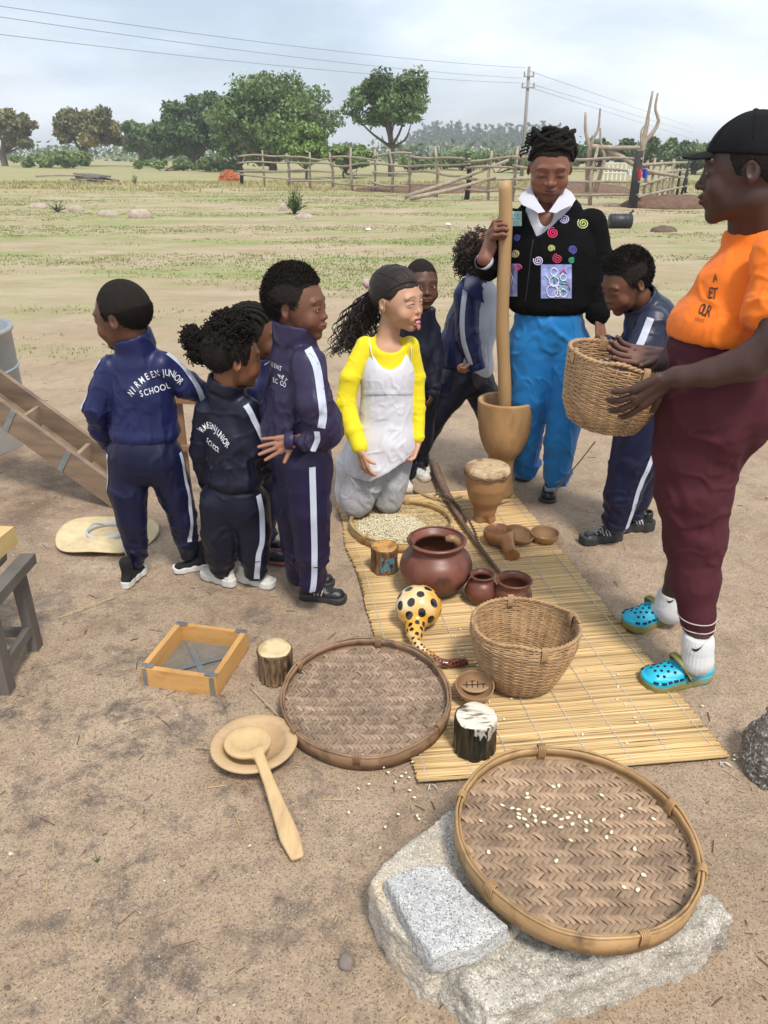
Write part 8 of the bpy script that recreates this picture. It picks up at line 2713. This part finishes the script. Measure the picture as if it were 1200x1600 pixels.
        for j, (x, y) in enumerate([(-.11, -.13), (-.035, -.13), (.04, -.13), (.115, -.13), (-.075, -.20), (.0, -.20), (.08, -.20), (-.11, -.27), (-.035, -.27), (.045, -.27), (.115, -.27), (-.06, -.34), (.02, -.34), (.09, -.34)]):
            hit = bv_.ray_cast(Vector(c + Mc @ (np.array((x, y, .6)) * L_)), Vector((0, 0, -1)), 1)
            if hit[0] is None: continue
            n_ = np.array(hit[1]); p = np.array(hit[0]); 
            if n_[2] < 0: n_ = -n_
            mb = MB(); mb.lathe([(.0001, .0012), (.0042, .0014), (.0050, .0002)], p, 10, frame(p, p + n_)); mb.build('vent_hole', hole, u)
        for sx in (-1, 1):
            for j in range(5):
                y = -.06 - .085 * j
                hit = bv_.ray_cast(Vector(c + Mc @ (np.array((sx * .5, y, .175)) * L_)), Vector(Mc @ np.array((-sx, 0, 0))), 1)
                if hit[0] is None: continue
                p = np.array(hit[0]); n_ = np.array(hit[1]); n_ = n_ if n_ @ (Mc @ np.array((sx, 0, 0))) > 0 else -n_
                mb = MB(); mb.box(p + n_ * .0004, (.016, .008, .0026), frame(p, p + n_, (0, 0, 1)) ); mb.build('side_vent', hole, u, False)
        mb = MB(); pts = [np.array(q) for q in ((-.190, .08, .17), (-.165, .02, .28), (-.08, -.045, .375), (.08, -.045, .375), (.165, .02, .28), (.190, .08, .17))]
        mb.tube(np.array([c + Mc @ (q * L_) for q in spline(pts, 24)]), .0135, 8, squash=.35, up=Mc @ np.array((-.7, 0, .7))); mb.build('heel_strap', ol, root)
        for sx in (-1, 1):
            p = c + Mc @ (np.array((sx * .19, .05, .17)) * L_); q = p + Mc @ np.array((sx * .01, 0, 0))
            mb = MB(); mb.lathe([(.0001, .006), (.006, .006), (.008, .002), (.008, -.004)], p, 14, frame(p, q)); mb.build('rivet', hole, root)
        # sock
        sk_ = [pj(s) for s in sockpts]; heel = c + Mc @ (np.array((0, .30, .21)) * L_); toe = c + Mc @ (np.array((0, -.12, .17)) * L_)
        def fso(P):
            d = rc(P, heel, toe, .095 * L_, .095 * L_)
            ch = [(heel + (0, 0, .01), .031)] + sk_
            for i in range(len(ch) - 1): d = smin(d, rc(P, ch[i][0], ch[i + 1][0], ch[i][1], ch[i + 1][1]), .03)
            return smax(d, P[:, 2] - sk_[-1][0][2], .003)
        lo, hi = bounds(sk_, [(heel, .06), (toe, .06)])
        V, Q = surf(fso, lo, hi, .0036)
        N_ = vnormals(V, Q); a = np.arctan2(V[:, 1] - sk_[-1][0][1], V[:, 0] - sk_[-1][0][0])
        rib = .0007 * np.sin(a * 34) * np.clip((V[:, 2] - heel[2] - .03) * 30, 0, 1)
        V = wrinkle(V + N_ * rib[:, None], N_, [((heel + toe) / 2 + (0, 0, .05), (.5, 0, 1), .05, .004, 45, 8)], .001, 20, 5)
        so = obj('sock', V, [Q], SK, root); bso = BVHTree.FromPolygons(V.tolist(), Q.tolist())
        return so, bso
    so, bso = clog(G(1056, 1066) , -76, [(1090, 1032, Y - .12, 20.5), (1091, 1005, Y - .11, 20), (1091, 990, Y - .10, 20.5)], 'near')
    so2, bso2 = clog(G(1018, 972), -67, [(1047, 950, Y + .22, 22), (1050, 925, Y + .22, 20)], 'far')
    def swoosh(so, bso, x, y, s_):
        up_, lw_ = [], []
        for t_ in np.linspace(0, 1, 18):
            cx = -1 + 2 * t_ ** 1.0
            mid = .55 * (cx + .45) ** 2 * (1 if cx > -.45 else 1.9) - .35 + .12 * cx
            th = .20 * math.sin(min(1, t_ * 1.25 + .08) * math.pi) ** .8 * (1 - t_ * .55) + .015
            for k, lst in ((1, up_), (-1, lw_)):
                hit = hitpx(bso, x + s_ * cx, y - s_ * (mid + .05 * cx + k * th))
                lst.append((np.array(hit[0]) if hit[0] is not None else np.array((0, 0, -1.))) + (0, -.002, 0))
        g_ = np.array([up_, lw_]); ok = (g_[:, :, 2] > 0).all(0)
        if ok.sum() > 3: mb = MB(); mb.grid(g_[:, ok]); mb.grid(g_[::-1][:, ok] + (0, .0006, 0)); mb.build('tick_mark', mat('sock_mark', (.01, .01, .015), .8, 0) if 'sock_mark' not in bpy.data.materials else bpy.data.materials['sock_mark'], so)
    swoosh(so, bso, 1092, 1011, 11); swoosh(so2, bso2, 1050, 937, 8)
woman_cap()
